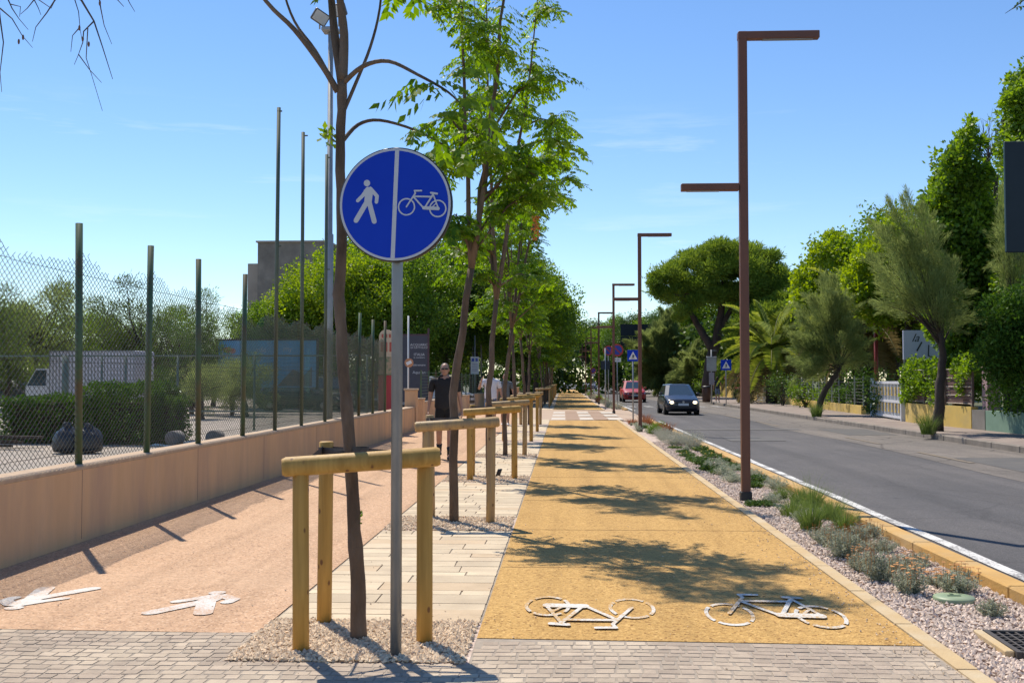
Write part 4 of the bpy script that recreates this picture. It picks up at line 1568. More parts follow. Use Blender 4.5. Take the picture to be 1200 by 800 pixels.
bush_protos = {}
for key, n in (('s0', 95), ('s1', 60), ('s2', 130)):
    me, tips = sprig_bush(int(n * 1.15), {'s0': .15, 's1': .11, 's2': .19}[key], {'s0': .20, 's1': .16, 's2': .24}[key], {'s0': 3, 's1': 4, 's2': 5}[key], .02, .008, 26)
    bush_protos[key] = (me, flowers(tips, .28, 2, .05), 'santolina')
me, tips = sprig_bush(260, .34, .42, 8, .02, .006, 26)
bush_protos['silver'] = (me, None, 'silverblue')
me, tips = sprig_bush(110, .20, .13, 9, .028, .018, 16)
bush_protos['cover'] = (me, flowers(tips, .05, 3, .02), 'cover')
me, tips = sprig_bush(100, .20, .20, 19, .03, .008, 16)
bush_protos['sage'] = (me, None, 'santolina')
bush_protos['tuft'] = (tuft(430, .44, .0045, .20, .6, 1, .11), tuft(36, .85, .0022, .36, .7, 2, .06), 'grass')
bush_protos['rust'] = (tuft(260, .42, .006, .22, .5, 4, .12), None, 'rustgrass')
bush_protos['lime'] = (sprig_bush(160, .24, .42, 21, .03, .01, 20)[0], None, 'leaf_green')
NAMES = {'s0': ('grey_shrub', 'silver shrub with dull orange flower heads'), 's1': ('grey_shrub', 'small silver shrub with orange flower heads'),
         's2': ('grey_shrub', 'broad silver shrub with orange flower heads'), 'silver': ('silver_shrub', 'large pale silver bush'),
         'cover': ('ground_cover_plant', 'low dark green ground cover plant'), 'sage': ('sage_plant', 'soft grey green sage clump'),
         'tuft': ('grass_tuft', 'tall fountain grass tuft'), 'rust': ('rusty_grass', 'rust coloured grass tuft'), 'lime': ('green_shrub', 'bright green upright shrub')}
PL = []
# (kind, px, py, scale) with py where the plant meets the gravel
for a in [('s1', 1163, 724, 1.0), ('s0', 1123, 696, 1.05), ('s1', 1098, 688, .9), ('s1', 1065, 697, 1.1), ('s0', 1035, 683, 1.15), ('s2', 1062, 672, 1.0), ('s0', 1078, 664, .95),
          ('s0', 1012, 672, .9), ('s2', 1033, 648, 1.0), ('s0', 988, 655, 1.15), ('s0', 1005, 640, 1.0), ('s2', 973, 640, 1.0), ('s1', 1020, 632, 1.1),
          ('tuft', 950, 622, 1.0), ('tuft', 928, 606, .95), ('tuft', 972, 610, .95), ('tuft', 990, 624, .85), ('tuft', 938, 592, .8), ('tuft', 958, 596, .9), ('tuft', 915, 586, .7),
          ('sage', 905, 590, 1.0), ('sage', 925, 574, 1.0), ('sage', 912, 566, .9), ('sage', 897, 560, .9), ('cover', 893, 594, .8), ('sage', 880, 552, .8),
          ('sage', 862, 566, 1.2), ('sage', 850, 558, 1.2), ('sage', 840, 552, 1.1), ('cover', 832, 552, 1.2), ('cover', 823, 545, 1.1), ('cover', 815, 541, 1.1), ('cover', 806, 536, 1.1),
          ('cover', 800, 531, 1.0), ('cover', 792, 526, 1.0), ('cover', 860, 548, 1.1), ('cover', 850, 542, 1.1), ('cover', 840, 537, 1.1), ('cover', 832, 533, 1.0), ('cover', 822, 529, 1.0), ('cover', 815, 526, 1.0),
          ('cover', 866, 552, 1.0), ('silver', 790, 522, 1.1), ('silver', 803, 522, 1.1), ('silver', 812, 527, 1.0), ('silver', 780, 517, 1.0), ('silver', 797, 516, 1.1), ('silver', 776, 513, .9),
          ('lime', 766, 510, 1.1), ('lime', 769, 507, .9), ('rust', 781, 508, 1.0), ('rust', 789, 508, 1.0), ('rust', 793, 508, 1.0), ('lime', 778, 505, .8),
          ('rust', 741, 497, 1.0), ('rust', 755, 497, 1.1), ('rust', 760, 498, 1.0), ('sage', 748, 500, 1.5), ('sage', 752, 501, 1.5)]:
    PL.append(a)
cnt = {}
plant_proto = {}
for kind, px, py, sc in PL:
    g_ = G(px, py, BZ)
    x = min(max(g_.x, BX0 + .16), BX1 - .13)
    nm, desc = NAMES[kind]
    key = desc
    cnt[key] = cnt.get(key, 0) + 1
    t = thing(nm, '%s, %s of these from the drain grate' % (desc, ORD[cnt[key] - 1] if cnt[key] <= len(ORD) else 'last'), 'plant', (x, g_.y, BZ), random.uniform(0, 6.28), 'plants in the gravel bed')
    s_ = sc * random.uniform(.92, 1.08)
    t.scale = (s_ * random.uniform(.8, 1.25), s_ * random.uniform(.8, 1.2), s_ * random.uniform(.55, 1.0))
    me, fl, mk_ = bush_protos[kind]
    link('foliage', me, M[mk_], t)
    if fl is not None:
        link('flower_stems' if kind == 'tuft' else 'flower_heads', fl, M['grass'] if kind == 'tuft' else (M['flower_o'] if kind != 'cover' else M['flower_y']), t)
# smaller fillers between the measured clumps
for i in range(24):
    kind = random.choice(['sage', 'cover', 'sage', 's1', 'cover'])
    nm, desc = NAMES[kind]
    desc2 = {'sage': 'young sage seedling', 'cover': 'young ground cover seedling', 's1': 'young silver seedling'}[kind]
    cnt[desc2] = cnt.get(desc2, 0) + 1
    yy = 11.5 + i * 1.1 + random.uniform(-.2, .2)
    t = thing(nm, '%s, %s of these in gaps of the gravel bed' % (desc2, ORD[cnt[desc2] - 1]), 'plant', (random.uniform(2.2, 2.9), yy, BZ), random.uniform(0, 6), 'seedlings in the gravel bed')
    s_ = random.uniform(.5, .95); t.scale = (s_, s_, s_)
    link('foliage', bush_protos[kind][0], M[bush_protos[kind][2]], t)
# the far beds beyond the crossing read as separate clumps too
for i in range(26):
    kind = random.choice(['silver', 'sage', 'lime', 'rust', 'sage'])
    nm, desc = NAMES[kind]
    t = thing(nm, '%s, %s clump in the far bed beyond the crossing' % (desc, ORD[i]), 'plant', (random.uniform(2.35, 2.8), 54 + i * 2.3, BZ), random.uniform(0, 6), 'clumps in the far bed')
    t.scale = (1.3, 1.3, 1.1)
    link('foliage', bush_protos[kind][0], M[bush_protos[kind][2]], t)

# drain grate, round cover
gc = G(1157, 741, BZ)
t = thing('drain_grate', 'square dark iron grate of crossed bars set in the gravel bed', 'grate', (2.70, 6.12, BZ + .03), R(-2))
k = MB()
for i in range(11):
    k.box((-.25 + i * .05, 0, .0), (.012, .50, .03))
for i in range(9):
    k.box((0, -.24 + i * .06, .0), (.50, .012, .026))
k.box((-.26, 0, 0), (.03, .52, .04)); k.box((.26, 0, 0), (.03, .52, .04)); k.box((0, .25, 0), (.49, .03, .039)); k.box((0, -.25, 0), (.49, .03, .039))
part('bars', k, mat('cast_iron', (0.05, 0.042, 0.038), (0.075, 0.062, 0.052), 12, .7), t)
k = MB(); k.box((0, 0, -.012), (.53, .51, .01)); part('pit', k, M['black'], t)
k = MB(); k.box((-.30, .02, .0), (.05, .50, .035), bev=.006); part('stone_edge', k, M['edge'], t)
gm = G(1118, 706, BZ)
t = thing('valve_cover', 'round pale green plastic cover lying in the pale gravel', 'cover', (gm.x, gm.y, BZ))
k = MB(); k.lathe([(.135, 0), (.135, .035), (.128, .045), (.06, .047)], n=28); part('lid', k, mat('green_plastic', (0.22, 0.30, 0.17), (0.28, 0.33, 0.20), 8, .5), t, True)
k = MB(); k.box((.0, .0, .049), (.09, .022, .008), bev=.003); k.box((.0, .05, .049), (.02, .03, .008)); part('handle', k, mat('green_plastic_dark', (0.14, 0.20, 0.11), rough=.5), t)

# ================================================================== PEOPLE
def skin_mesh(nodes, subsurf=1, root=0):
    """nodes: list of (pos, (rx, ry), parent index)"""
    me = bpy.data.meshes.new('skin')
    me.from_pydata([n[0] for n in nodes], [(n[2], i) for i, n in enumerate(nodes) if n[2] is not None], [])
    o = bpy.data.objects.new('skin_tmp', me)
    COL.objects.link(o)
    md = o.modifiers.new('s', 'SKIN')
    md.use_smooth_shade = True
    md.branch_smoothing = .4
    for i, n in enumerate(nodes):
        sv = me.skin_vertices[0].data[i]
        sv.radius = n[1]
        sv.use_root = (i == root)
    s2 = o.modifiers.new('b', 'SUBSURF'); s2.levels = subsurf; s2.render_levels = subsurf
    dg = bpy.context.evaluated_depsgraph_get()
    r = bpy.data.meshes.new_from_object(o.evaluated_get(dg))
    COL.objects.unlink(o)
    bpy.data.objects.remove(o)
    bpy.data.meshes.remove(me)
    r.materials.clear()
    return r


def join_meshes(ms):
    V = []; Fc = []; mi = []
    for me, idx in ms:
        b = len(V)
        V += [tuple(v.co) for v in me.vertices]
        for p in me.polygons:
            Fc.append(tuple(b + i for i in p.vertices)); mi.append(idx if idx is not None else p.material_index)
    r = bpy.data.meshes.new('body')
    r.from_pydata(V, [], Fc)
    r.polygons.foreach_set('material_index', mi)
    r.polygons.foreach_set('use_smooth', [True] * len(Fc))
    r.update()
    return r


skin_m = mat('skin', (0.46, 0.26, 0.18), (0.40, 0.215, 0.145), 6, .5)
hair_grey = mat('grey_hair', (0.17, 0.155, 0.14), (0.11, 0.10, 0.09), 60, .9)
hair_dark = mat('dark_hair', (0.06, 0.04, 0.03), (0.04, 0.03, 0.02), 60, .9)
eye_w = mat('eye_white', (0.7, 0.68, 0.65), rough=.3)


def person(label, x, y, rz, H, top_col, bot_col, arm_l, arm_r, leg_l, leg_r, shorts=True, hair=hair_grey, glasses=False, socks=False, build=1.0, sleeve=.5, skirt=False, long_hair=False):
    """faces -Y. arm_*: (elbow, wrist, hand) ; leg_*: (knee, ankle, toe) in metres for a 1.8 m figure"""
    t = thing('person', label, 'person', (x, y, 0), rz)
    t.scale = (H / 1.8,) * 3
    b_ = build
    N_ = [((0, 0, .96), (.165 * b_, .115 * b_), None), ((0, -.005, 1.12), (.150 * b_, .110 * b_), 0), ((0, 0, 1.30), (.165 * b_, .115 * b_), 1), ((0, .005, 1.44), (.16 * b_, .095), 2),
          ((0, .0, 1.51), (.080, .072), 3), ((0, -.01, 1.59), (.072, .072), 4)]
    for s, (el, wr, ha) in ((-1, arm_l), (1, arm_r)):
        i0 = len(N_)
        N_ += [((s * .19 * b_, .005, 1.455), (.064, .064), 3), (el, (.042, .042), i0), (wr, (.028, .024), i0 + 1), (ha, (.036, .018), i0 + 2)]
    for s, (kn, an, to) in ((-1, leg_l), (1, leg_r)):
        i0 = len(N_)
        N_ += [((s * .095, 0, .88), (.092, .095), 0), (kn, (.056, .058), i0), ((kn[0] * .5 + an[0] * .5, kn[1] * .5 + an[1] * .5 + .02, kn[2] * .58 + an[2] * .42), (.056, .058), i0 + 1), (an, (.036, .038), i0 + 2), (to, (.042, .03), i0 + 3)]
    ms = [(skin_mesh(N_, 1), 0)]
    # head
    k = MB()
    k.ell((0, -.015, 1.685), (.074, .094, .115), 14, 10)
    k.ell((0, -.035, 1.625), (.056, .068, .055), 12, 8)
    k.loft([[(-.012, -.098, 1.70), (.012, -.098, 1.70), (.006, -.106, 1.70)], [(-.02, -.10, 1.655), (.02, -.10, 1.655), (0, -.132, 1.66)]])
    for s in (-1, 1):
        k.ell((s * .076, 0, 1.675), (.012, .022, .032), 8, 6)
    ms.append((k.mesh(), 0))
    k = MB()
    for s in (-1, 1):
        k.ell((s * .03, -.096, 1.695), (.013, .01, .007), 8, 5)
    ms.append((k.mesh(), 1))
    k = MB(); k.box((0, -.1005, 1.625), (.045, .006, .009)); ms.append((k.mesh(), 2))
    # five unequal bent fingers on each hand
    for s, (el, wr, ha) in ((-1, arm_l), (1, arm_r)):
        d = (Vector(ha) - Vector(wr)).normalized()
        fwd = Vector((0, -1, 0)) if abs(d.y) < .8 else Vector((0, 0, 1))
        inn = Vector((-s, 0, 0))
        k = MB()
        for i, ln in enumerate((.066, .075, .070, .055)):
            o = Vector(ha) + fwd * (.030 - .02 * i) - d * .01
            k.tube([o, o + d * ln * .5 + inn * .006, o + d * ln + inn * .022], [.0095, .0085, .006], 6)
        o = Vector(wr).lerp(Vector(ha), .4) + fwd * .03
        k.tube([o, o + fwd * .022 + d * .025, o + fwd * .026 + d * .055], [.011, .010, .007], 6)
        ms.append((k.mesh(), 0))
    for q_ in range(1, 4 if True else 0):
        for v in ms[q_][0].vertices: v.co.z -= .03
    body = join_meshes(ms)
    link('body', body, [skin_m, eye_w, mat('lips', (0.36, 0.13, 0.11), rough=.5)], t)
    # hair
    k = MB()
    k.ell((0, .010, 1.715), (.081, .092, .094), 16, 10)
    for j, v in enumerate(k.v):
        x_, y_, z_ = v
        if y_ < -.045: k.v[j] = (x_, -.045 - (abs(y_) - .045) * .55, max(z_, 1.755))
        elif z_ < 1.66: k.v[j] = (x_ * .93, y_, 1.66 if not long_hair else z_ - .05)
    k.v = [(a_, b2, c_ - .03) for a_, b2, c_ in k.v]
    part('hair', k, hair, t, True)
    if long_hair:
        k = MB(); k.ell((0, .05, 1.60), (.085, .05, .14), 12, 8); part('hair', k, hair, t, True)
    if glasses:
        k = MB()
        for s in (-1, 1):
            k.box((s * .034, -.112, 1.697), (.052, .008, .034), bev=.003)
            k.box((s * .075, -.06, 1.703), (.004, .10, .008))
        k.box((0, -.112, 1.704), (.02, .006, .006))
        k.v = [(a_, b2, c_ - .03) for a_, b2, c_ in k.v]
        part('sunglasses', k, M['black'], t)
    # T-shirt
    T_ = [((0, 0, .84), (.198 * b_, .142 * b_), None), ((0, -.005, 1.08), (.168 * b_, .128 * b_), 0), ((0, 0, 1.30), (.182 * b_, .130 * b_), 1), ((0, .005, 1.45), (.172 * b_, .108), 2), ((0, .0, 1.515), (.098, .088), 3), ((0, -.005, 1.57), (.076, .074), 4)]
    for s, (el, wr, ha) in ((-1, arm_l), (1, arm_r)):
        i0 = len(T_)
        sh_ = Vector((s * .19 * b_, .005, 1.46)); e_ = sh_.lerp(Vector(el), .78 * sleeve / .5 if sleeve < .6 else .8)
        T_ += [(tuple(sh_), (.086, .084), 3), (tuple(e_), (.068, .066), i0)]
    link('shirt', skin_mesh(T_, 1), top_col, t)
    # shorts / trousers
    B_ = [((0, 0, 1.08), (.165 * b_, .12 * b_), None), ((0, 0, .90), (.178 * b_, .130 * b_), 0)]
    for s, (kn, an, to) in ((-1, leg_l), (1, leg_r)):
        i0 = len(B_)
        hp = Vector((s * .098, 0, .84))
        if shorts:
            e_ = hp.lerp(Vector(kn), .95); B_ += [(tuple(hp), (.108, .112), 1), (tuple(e_), (.094, .094), i0)]
        else:
            B_ += [(tuple(hp), (.106, .11), 1), (kn, (.074, .076), i0), ((an[0], an[1], an[2] + .03), (.058, .06), i0 + 1)]
    link('shorts' if shorts else 'trousers', skin_mesh(B_, 1), bot_col, t)
    for s, (kn, an, to) in ((-1, leg_l), (1, leg_r)):
        k = MB()
        A_ = Vector(an); T2 = Vector(to)
        lf = A_.z - .09
        dd = Vector((T2.x - A_.x, T2.y - A_.y, 0)).normalized()
        sd_ = Vector((-dd.y, dd.x, 0))
        def ring(c, w_, h0, h1):
            return [c + sd_ * w_ * math.cos(a) + Vector((0, 0, (h0 + h1) / 2 + (h1 - h0) / 2 * math.sin(a))) for a in [2 * math.pi * i / 10 for i in range(10)]]
        g0 = Vector((A_.x, A_.y, lf))
        k.loft([ring(g0 - dd * .075, .022, .012, .07), ring(g0 - dd * .055, .038, .0, .095), ring(g0, .042, .0, .11), ring(g0 + dd * .08, .047, .0, .075), ring(g0 + dd * .15, .045, .0, .055), ring(g0 + dd * .19, .022, .01, .035)])
        part('shoe', k, M['black'] if socks else M['white'], t, True)
        if socks:
            q = Vector((kn[0] * .35 + an[0] * .65, kn[1] * .35 + an[1] * .65 + .012, kn[2] * .35 + an[2] * .65))
            k = MB(); k.tube([(A_.x, A_.y, A_.z - .01), tuple(A_.lerp(q, .5)), tuple(q)], [.046, .047, .057], 12); part('sock', k, M['black'], t, True)
    return t


cloth_black = mat('black_cotton', (0.014, 0.014, 0.016), (0.022, 0.022, 0.025), 5, .9, .5, 12)
cloth_black2 = mat('black_shorts', (0.011, 0.011, 0.012), rough=.9)
cloth_white = mat('white_cotton', (0.72, 0.72, 0.78), (0.62, 0.63, 0.70), 4, .9, .5, 10)
cloth_navy = mat('navy_cloth', (0.03, 0.035, 0.06), rough=.9)
cloth_grey = mat('grey_shirt', (0.14, 0.16, 0.18), rough=.9)
cloth_denim = mat('denim', (0.13, 0.17, 0.25), rough=.9)
g1 = G(521, 538)
mg = person('man with grey hair and sunglasses in black T-shirt and shorts walking behind the stakes', g1.x, g1.y, R(6), 1.80, cloth_black, cloth_black2,
            ((-.265, .02, 1.15), (-.30, -.05, .90), (-.30, -.075, .81)), ((.275, .03, 1.15), (.315, -.02, .90), (.32, -.05, .81)),
            ((-.10, -.02, .50), (-.10, .10, .16), (-.10, -.03, .12)), ((.10, -.14, .50), (.09, -.16, .09), (.09, -.30, .04)), glasses=True, socks=True, build=1.17)
g2 = G(575, 506)
person('man in a loose white T-shirt raising his hand to his face', g2.x - .0, g2.y, R(5), 1.78, cloth_white, cloth_denim,
       ((-.34, -.12, 1.22), (-.27, -.24, 1.46), (-.24, -.26, 1.54)), ((.29, .03, 1.16), (.35, -.02, .92), (.36, -.05, .84)),
       ((-.10, -.10, .50), (-.10, -.08, .09), (-.10, -.22, .04)), ((.10, .0, .50), (.10, .10, .12), (.10, -.02, .07)), build=1.12, hair=hair_grey)
g3 = G(592, 498)
person('person in dark grey T-shirt half hidden behind the man in white', g3.x, g3.y, R(3), 1.70, cloth_grey, cloth_navy,
       ((-.26, .02, 1.16), (-.29, -.04, .90), (-.29, -.07, .82)), ((.27, .03, 1.16), (.31, -.02, .90), (.31, -.05, .82)),
       ((-.10, -.04, .50), (-.10, .0, .09), (-.10, -.14, .04)), ((.10, -.04, .50), (.10, .04, .09), (.10, -.10, .04)), hair=hair_dark)
g4 = G(841, 471.5, .07)
w4 = person('woman in dark sleeveless top and shorts standing by the bus stop post', g4.x, g4.y, R(160), 1.65, cloth_navy, cloth_denim,
            ((-.25, -.02, 1.16), (-.26, -.10, .93), (-.24, -.14, .85)), ((.27, .03, 1.16), (.30, -.02, .92), (.30, -.05, .84)),
            ((-.09, -.02, .50), (-.09, .0, .09), (-.09, -.14, .04)), ((.09, -.02, .50), (.10, .03, .09), (.10, -.11, .04)), hair=hair_dark, long_hair=True, sleeve=.25)
w4.location.z = .07

# ================================================================== CARS
glass_m = mat_glass('car_glass', (0.03, 0.045, 0.05), .15)
tyre_m = mat('tyre', (0.02, 0.02, 0.021), rough=.85)
rim_m = mat('alloy', (0.35, 0.35, 0.36), rough=.3, metal=.8)
head_m = mat_emit('lit_headlight', (1.0, 0.80, 0.50), 2.6)
lens_m = mat('lamp_lens', (0.55, 0.57, 0.60), rough=.15)
plate_m = mat('number_plate', (0.65, 0.68, 0.72), rough=.4)


def car(label, cat, loc, rz, paint_c, kind='hatch', group=None, lights=False, rough=.28, metal=.05):
    t = thing('parked_car' if group else 'car', label, cat, loc, rz, group)
    pm = mat('car_paint', paint_c, tuple(c * .96 for c in paint_c), 1, rough, metal=metal, coat=.3)
    if kind == 'hatch':
        L_, Wd, Hh, bel, hood, gz = 3.97, 1.68, 1.46, .93, -1.02, .2
    elif kind == 'suv':
        L_, Wd, Hh, bel, hood, gz = 4.55, 1.84, 1.68, 1.06, -1.05, .26
    else:
        L_, Wd, Hh, bel, hood, gz = 4.9, 1.90, 2.0, 1.15, -1.55, .22
    h = L_ / 2; w_ = Wd / 2
    fz = bel * .80
    stn = [(-h, .34, fz - .20, w_ * .70), (-h + .05, .26, fz - .06, w_ * .84), (-h + .22, gz, fz, w_ * .95), (-h + .75, gz, fz + (bel - fz) * .55, w_), (hood, gz, bel - .01, w_), (hood + .6, gz, bel + .02, w_),
           (.6, gz, bel + .03, w_), (h - .5, gz, bel + .04, w_ * .985), (h - .12, gz + .03, bel, w_ * .93), (h, .36, bel - .12, w_ * .82)]
    rings = []
    for y_, zb, zt, hw in stn:
        m_ = zb + (zt - zb) * .55
        half = [(hw * .88, zb), (hw * .97, zb + .07), (hw, m_ - .05), (hw * .985, m_ + (zt - m_) * .5), (hw * .92, zt - .035), (hw * .80, zt), (hw * .35, zt + .018)]
        rings.append([(x_, y_, z_) for x_, z_ in half] + [(-x_, y_, z_) for x_, z_ in half[::-1]])
    k = MB(); k.loft(rings)
    body = part('body', k, pm, t, True)
    yb0, yb1 = hood - .02, h - .10
    yt0, yt1 = hood + .78, h - .48
    if kind == 'van':
        yb0, yt0, yt1 = hood, hood + .65, h - .12
    def ringc(z_, y0, y1, hw):
        c_ = .16
        return [(-hw + c_, y0, z_), (hw - c_, y0, z_), (hw, y0 + c_ * 1.3, z_), (hw, y1 - c_, z_), (hw - c_, y1, z_), (-hw + c_, y1, z_), (-hw, y1 - c_, z_), (-hw, y0 + c_ * 1.3, z_)]
    zb, zt = bel + .0, Hh - .07
    hb, ht = w_ * .90, w_ * .70
    k = MB(); k.loft([ringc(zb - .03, yb0, yb1, hb), ringc(zt, yt0, yt1, ht), ringc(zt + .045, yt0 + .12, yt1 - .08, ht * .93), ringc(Hh, yt0 + .35, yt1 - .3, ht * .7)])
    part('roof', k, pm, t, False)
    def lerp3(a, b, f): return tuple(a[i] + (b[i] - a[i]) * f for i in range(3))
    lo = ringc(zb - .03, yb0, yb1, hb); hi = ringc(zt, yt0, yt1, ht)
    def pane(i, j, m0=.04, m1=.04, b0=.08, b1=.94, off=.006, name='window'):
        a0, a1 = Vector(lo[i]), Vector(lo[j]); c0, c1 = Vector(hi[i]), Vector(hi[j])
        q = [a0.lerp(c0, b0).lerp(a1.lerp(c1, b0), m0), a0.lerp(c0, b0).lerp(a1.lerp(c1, b0), 1 - m1), a0.lerp(c0, b1).lerp(a1.lerp(c1, b1), 1 - m1), a0.lerp(c0, b1).lerp(a1.lerp(c1, b1), m0)]
        nrm = (q[1] - q[0]).cross(q[3] - q[0]).normalized()
        cen = sum(q, Vector()) / 4
        if nrm.dot(cen - Vector((0, (yb0 + yb1) / 2, zb))) < 0: nrm = -nrm
        kk = MB(); kk.loft([[tuple(p + nrm * .0) for p in q], [tuple(p + nrm * off) for p in q]])
        return part(name, kk, glass_m, t)
    pane(0, 1, .0, .0, .06, .96, .008, 'windscreen')
    pane(2, 3, .06, .52); pane(2, 3, .51, .07); pane(6, 7, .07, .51); pane(6, 7, .52, .06)
    pane(4, 5, .05, .05, .2, .9, .008, 'rear_window')
    # wheels
    for sx in (-1, 1):
        for wy in (-h + .80, h - .72):
            R_ = .30 if kind == 'hatch' else .345
            a0 = part('wheel', MB().lathe([(R_ * .62, -.11), (R_ * .93, -.11), (R_, -.07), (R_, .07), (R_ * .93, .11), (R_ * .62, .11)], n=24, axis='X'), tyre_m, t, True, loc=(sx * (w_ - .10), wy, R_))
            kk = MB().lathe([(R_ * .64, sx * .085), (R_ * .64, sx * .105), (R_ * .2, sx * .118)][::1], n=10, axis='X')
            part('rim', kk, rim_m, a0)
            kk = MB().lathe([(R_ + .07, -.005), (R_ + .07, .006)], n=26, axis='X')
            part('wheel_arch', kk, M['black'], t, loc=(sx * (w_ * .992 - .004), wy, R_ + .02))
    # front: lights, grille, bumper intake, plate, mirrors, wipers
    fy = -h + .03
    for sx in (-1, 1):
        kk = MB(); kk.loft([[(sx * w_ * .52, fy + .0, fz - .20), (sx * w_ * .86, fy + .10, fz - .19), (sx * w_ * .92, fy + .17, fz - .05), (sx * w_ * .55, fy + .06, fz - .08)],
                            [(sx * w_ * .52, fy - .05, fz - .20), (sx * w_ * .86, fy + .02, fz - .19), (sx * w_ * .93, fy + .10, fz - .05), (sx * w_ * .55, fy - .0, fz - .08)]])
        hl = part('headlight', kk, lens_m, t)
        if lights:
            kk = MB(); kk.ell((sx * w_ * .66, fy - .035, fz - .145), (.10, .04, .07), 10, 6); part('bulb', kk, head_m, hl, True)
        kk = MB(); kk.box((sx * (w_ + .07), hood + .42, bel + .06), (.17, .10, .13), bev=.03); part('mirror', kk, pm, t)
        kk = MB(); kk.ell((sx * w_ * .62, fy - .01, gz + .19), (.05, .02, .04), 8, 5); part('fog_lamp', kk, lens_m, t)
        kk = MB(); kk.box((sx * w_ * .80, h - .04, bel - .12), (.16, .07, .16), bev=.02); part('tail_light', kk, M['signred'], t)
    kk = MB(); kk.box((0, fy - .02, fz - .17), (w_ * .9, .05, .09), bev=.01); part('grille', kk, M['black'], t)
    kk = MB(); kk.box((0, fy - .025, gz + .17), (w_ * 1.15, .05, .15), bev=.02); part('intake', kk, M['black'], t)
    kk = MB(); kk.box((0, fy - .058, gz + .30), (.50, .012, .11), bev=.003); part('number_plate', kk, plate_m, t)
    kk = MB(); kk.lathe([(.055, -.02), (.055, .0)], n=16, axis='Y', c=(0, fy - .035, fz - .13)); part('badge', kk, rim_m, t)
    kk = MB(); kk.box((0, 0, gz + .02), (Wd * .84, L_ * .82, .14)); part('underbody', kk, M['black'], t)
    return t


c1g = G(800, 486.5, RZ)
car('dark blue-grey hatchback driving towards us with its headlights lit', 'car', (c1g.x, c1g.y + 2.0, RZ), R(1.5), (0.012, 0.015, 0.026), 'hatch', None, True).scale = (.92, .95, .94)
c2g = G(743.5, 471.5, RZ)
car('red sport utility car driving behind the dark hatchback', 'car', (c2g.x, c2g.y + 2.2, RZ), R(1), (0.36, 0.008, 0.012), 'suv', None, False, .45, .0).scale = (.88, .95, .90)
car('white van standing at the far end of the cycle path', 'van', (-.1, 176, RZ), R(4), (0.62, 0.63, 0.66), 'van')
car('small grey car far down the road', 'car', (4.3, 168, RZ), 0, (0.20, 0.19, 0.20), 'suv')
# parking lot on the left
cp = W(191, 462, 58)
car('silver off-road car glinting in the parking lot behind the mesh fence', 'car', (cp.x, 58, 0), R(70), (0.32, 0.36, 0.40), 'suv', None, False, .15, .6)
for i, (px, Y, col, lab) in enumerate(((352, 50, (0.012, 0.016, 0.02), 'black car parked under the blue billboard'), (385, 53, (0.05, 0.06, 0.07), 'dark grey car parked behind the tall green fence posts'),
                                 (425, 56, (0.03, 0.035, 0.05), 'dark car parked left of the red totem'), (500, 52, (0.40, 0.42, 0.46), 'silver car parked behind the panel railing by the dark poster'),
                                 (20, 52, (0.05, 0.07, 0.11), 'dark blue car at the far left of the parking lot'))):
    p = W(px, 462, Y)
    car(lab, 'car', (p.x, Y, 0), R([95, 20, 30, 80, 75][i]), col, ['hatch', 'suv'][i % 2], 'cars in the parking lot')
# box truck
p = W(120, 440, 48)
t = thing('box_truck', 'white box truck parked behind the hedge in the lot', 'truck', (p.x, 48, 0), R(-2))
k = MB(); k.box((0, 0, 1.72), (4.0, 2.1, 2.15), bev=.03); part('cargo_box', k, mat('truck_white', (0.62, 0.60, 0.66), (0.52, 0.51, 0.57), 1.5, .5), t)
k = MB()
for i in range(27): k.box((-1.95 + i * .15, -1.057, 1.72), (.05, .014, 2.1))
k.box((0, -1.058, 2.77), (4.0, .016, .06)); part('box_frame', k, M['galv'], t)
k = MB(); k.loft([[(-3.1, -.95, .5), (-2.05, -.95, .5), (-2.05, .95, .5), (-3.1, .95, .5)], [(-3.15, -.95, 1.15), (-2.05, -.95, 1.15), (-2.05, .95, 1.15), (-3.15, .95, 1.15)], [(-2.7, -.85, 2.0), (-2.05, -.85, 2.0), (-2.05, .85, 2.0), (-2.7, .85, 2.0)]])
part('cab', k, mat('truck_cab', (0.66, 0.66, 0.70), rough=.3, coat=.5), t)
k = MB(); k.loft([[(-3.05, -.945, 1.22), (-2.2, -.945, 1.22), (-2.2, -.87, 1.92), (-2.7, -.87, 1.92)], [(-3.05, -.96, 1.22), (-2.2, -.96, 1.22), (-2.2, -.885, 1.92), (-2.7, -.885, 1.92)]]); part('side_window', k, glass_m, t)
for wx in (-2.6, 1.1):
    for sy in (-.85, .85):
        part('wheel', MB().lathe([(.2, -.12), (.36, -.12), (.4, -.08), (.4, .08), (.36, .12), (.2, .12)], n=20, axis='Y'), tyre_m, t, True, loc=(wx, sy, .4))
k = MB(); k.box((0, 0, .58), (4.0, 1.2, .14)); part('chassis', k, M['black'], t)

# ================================================================== SIGNS ALONG THE ROAD
def text_mesh(body, size, ext=.002, italic=0.0, align='CENTER'):
    c = bpy.data.curves.new('lettering', 'FONT')
    c.body = body; c.size = size; c.extrude = ext; c.align_x = align; c.align_y = 'CENTER'; c.shear = italic
    c.resolution_u = 2
    o = bpy.data.objects.new('tmp', c); COL.objects.link(o)
    dg = bpy.context.evaluated_depsgraph_get(); dg.update()
    me = bpy.data.meshes.new_from_object(o.evaluated_get(dg))
    COL.objects.unlink(o); bpy.data.objects.remove(o)
    me.materials.clear()
    return me


def lettering(body, size, loc, m, parent, italic=0.0, align='CENTER', rx=90, rz=0):
    o = link('lettering', text_mesh(body, size, .002, italic, align), m, parent, loc)
    o.rotation_euler = (R(rx), 0, R(rz))
    return o


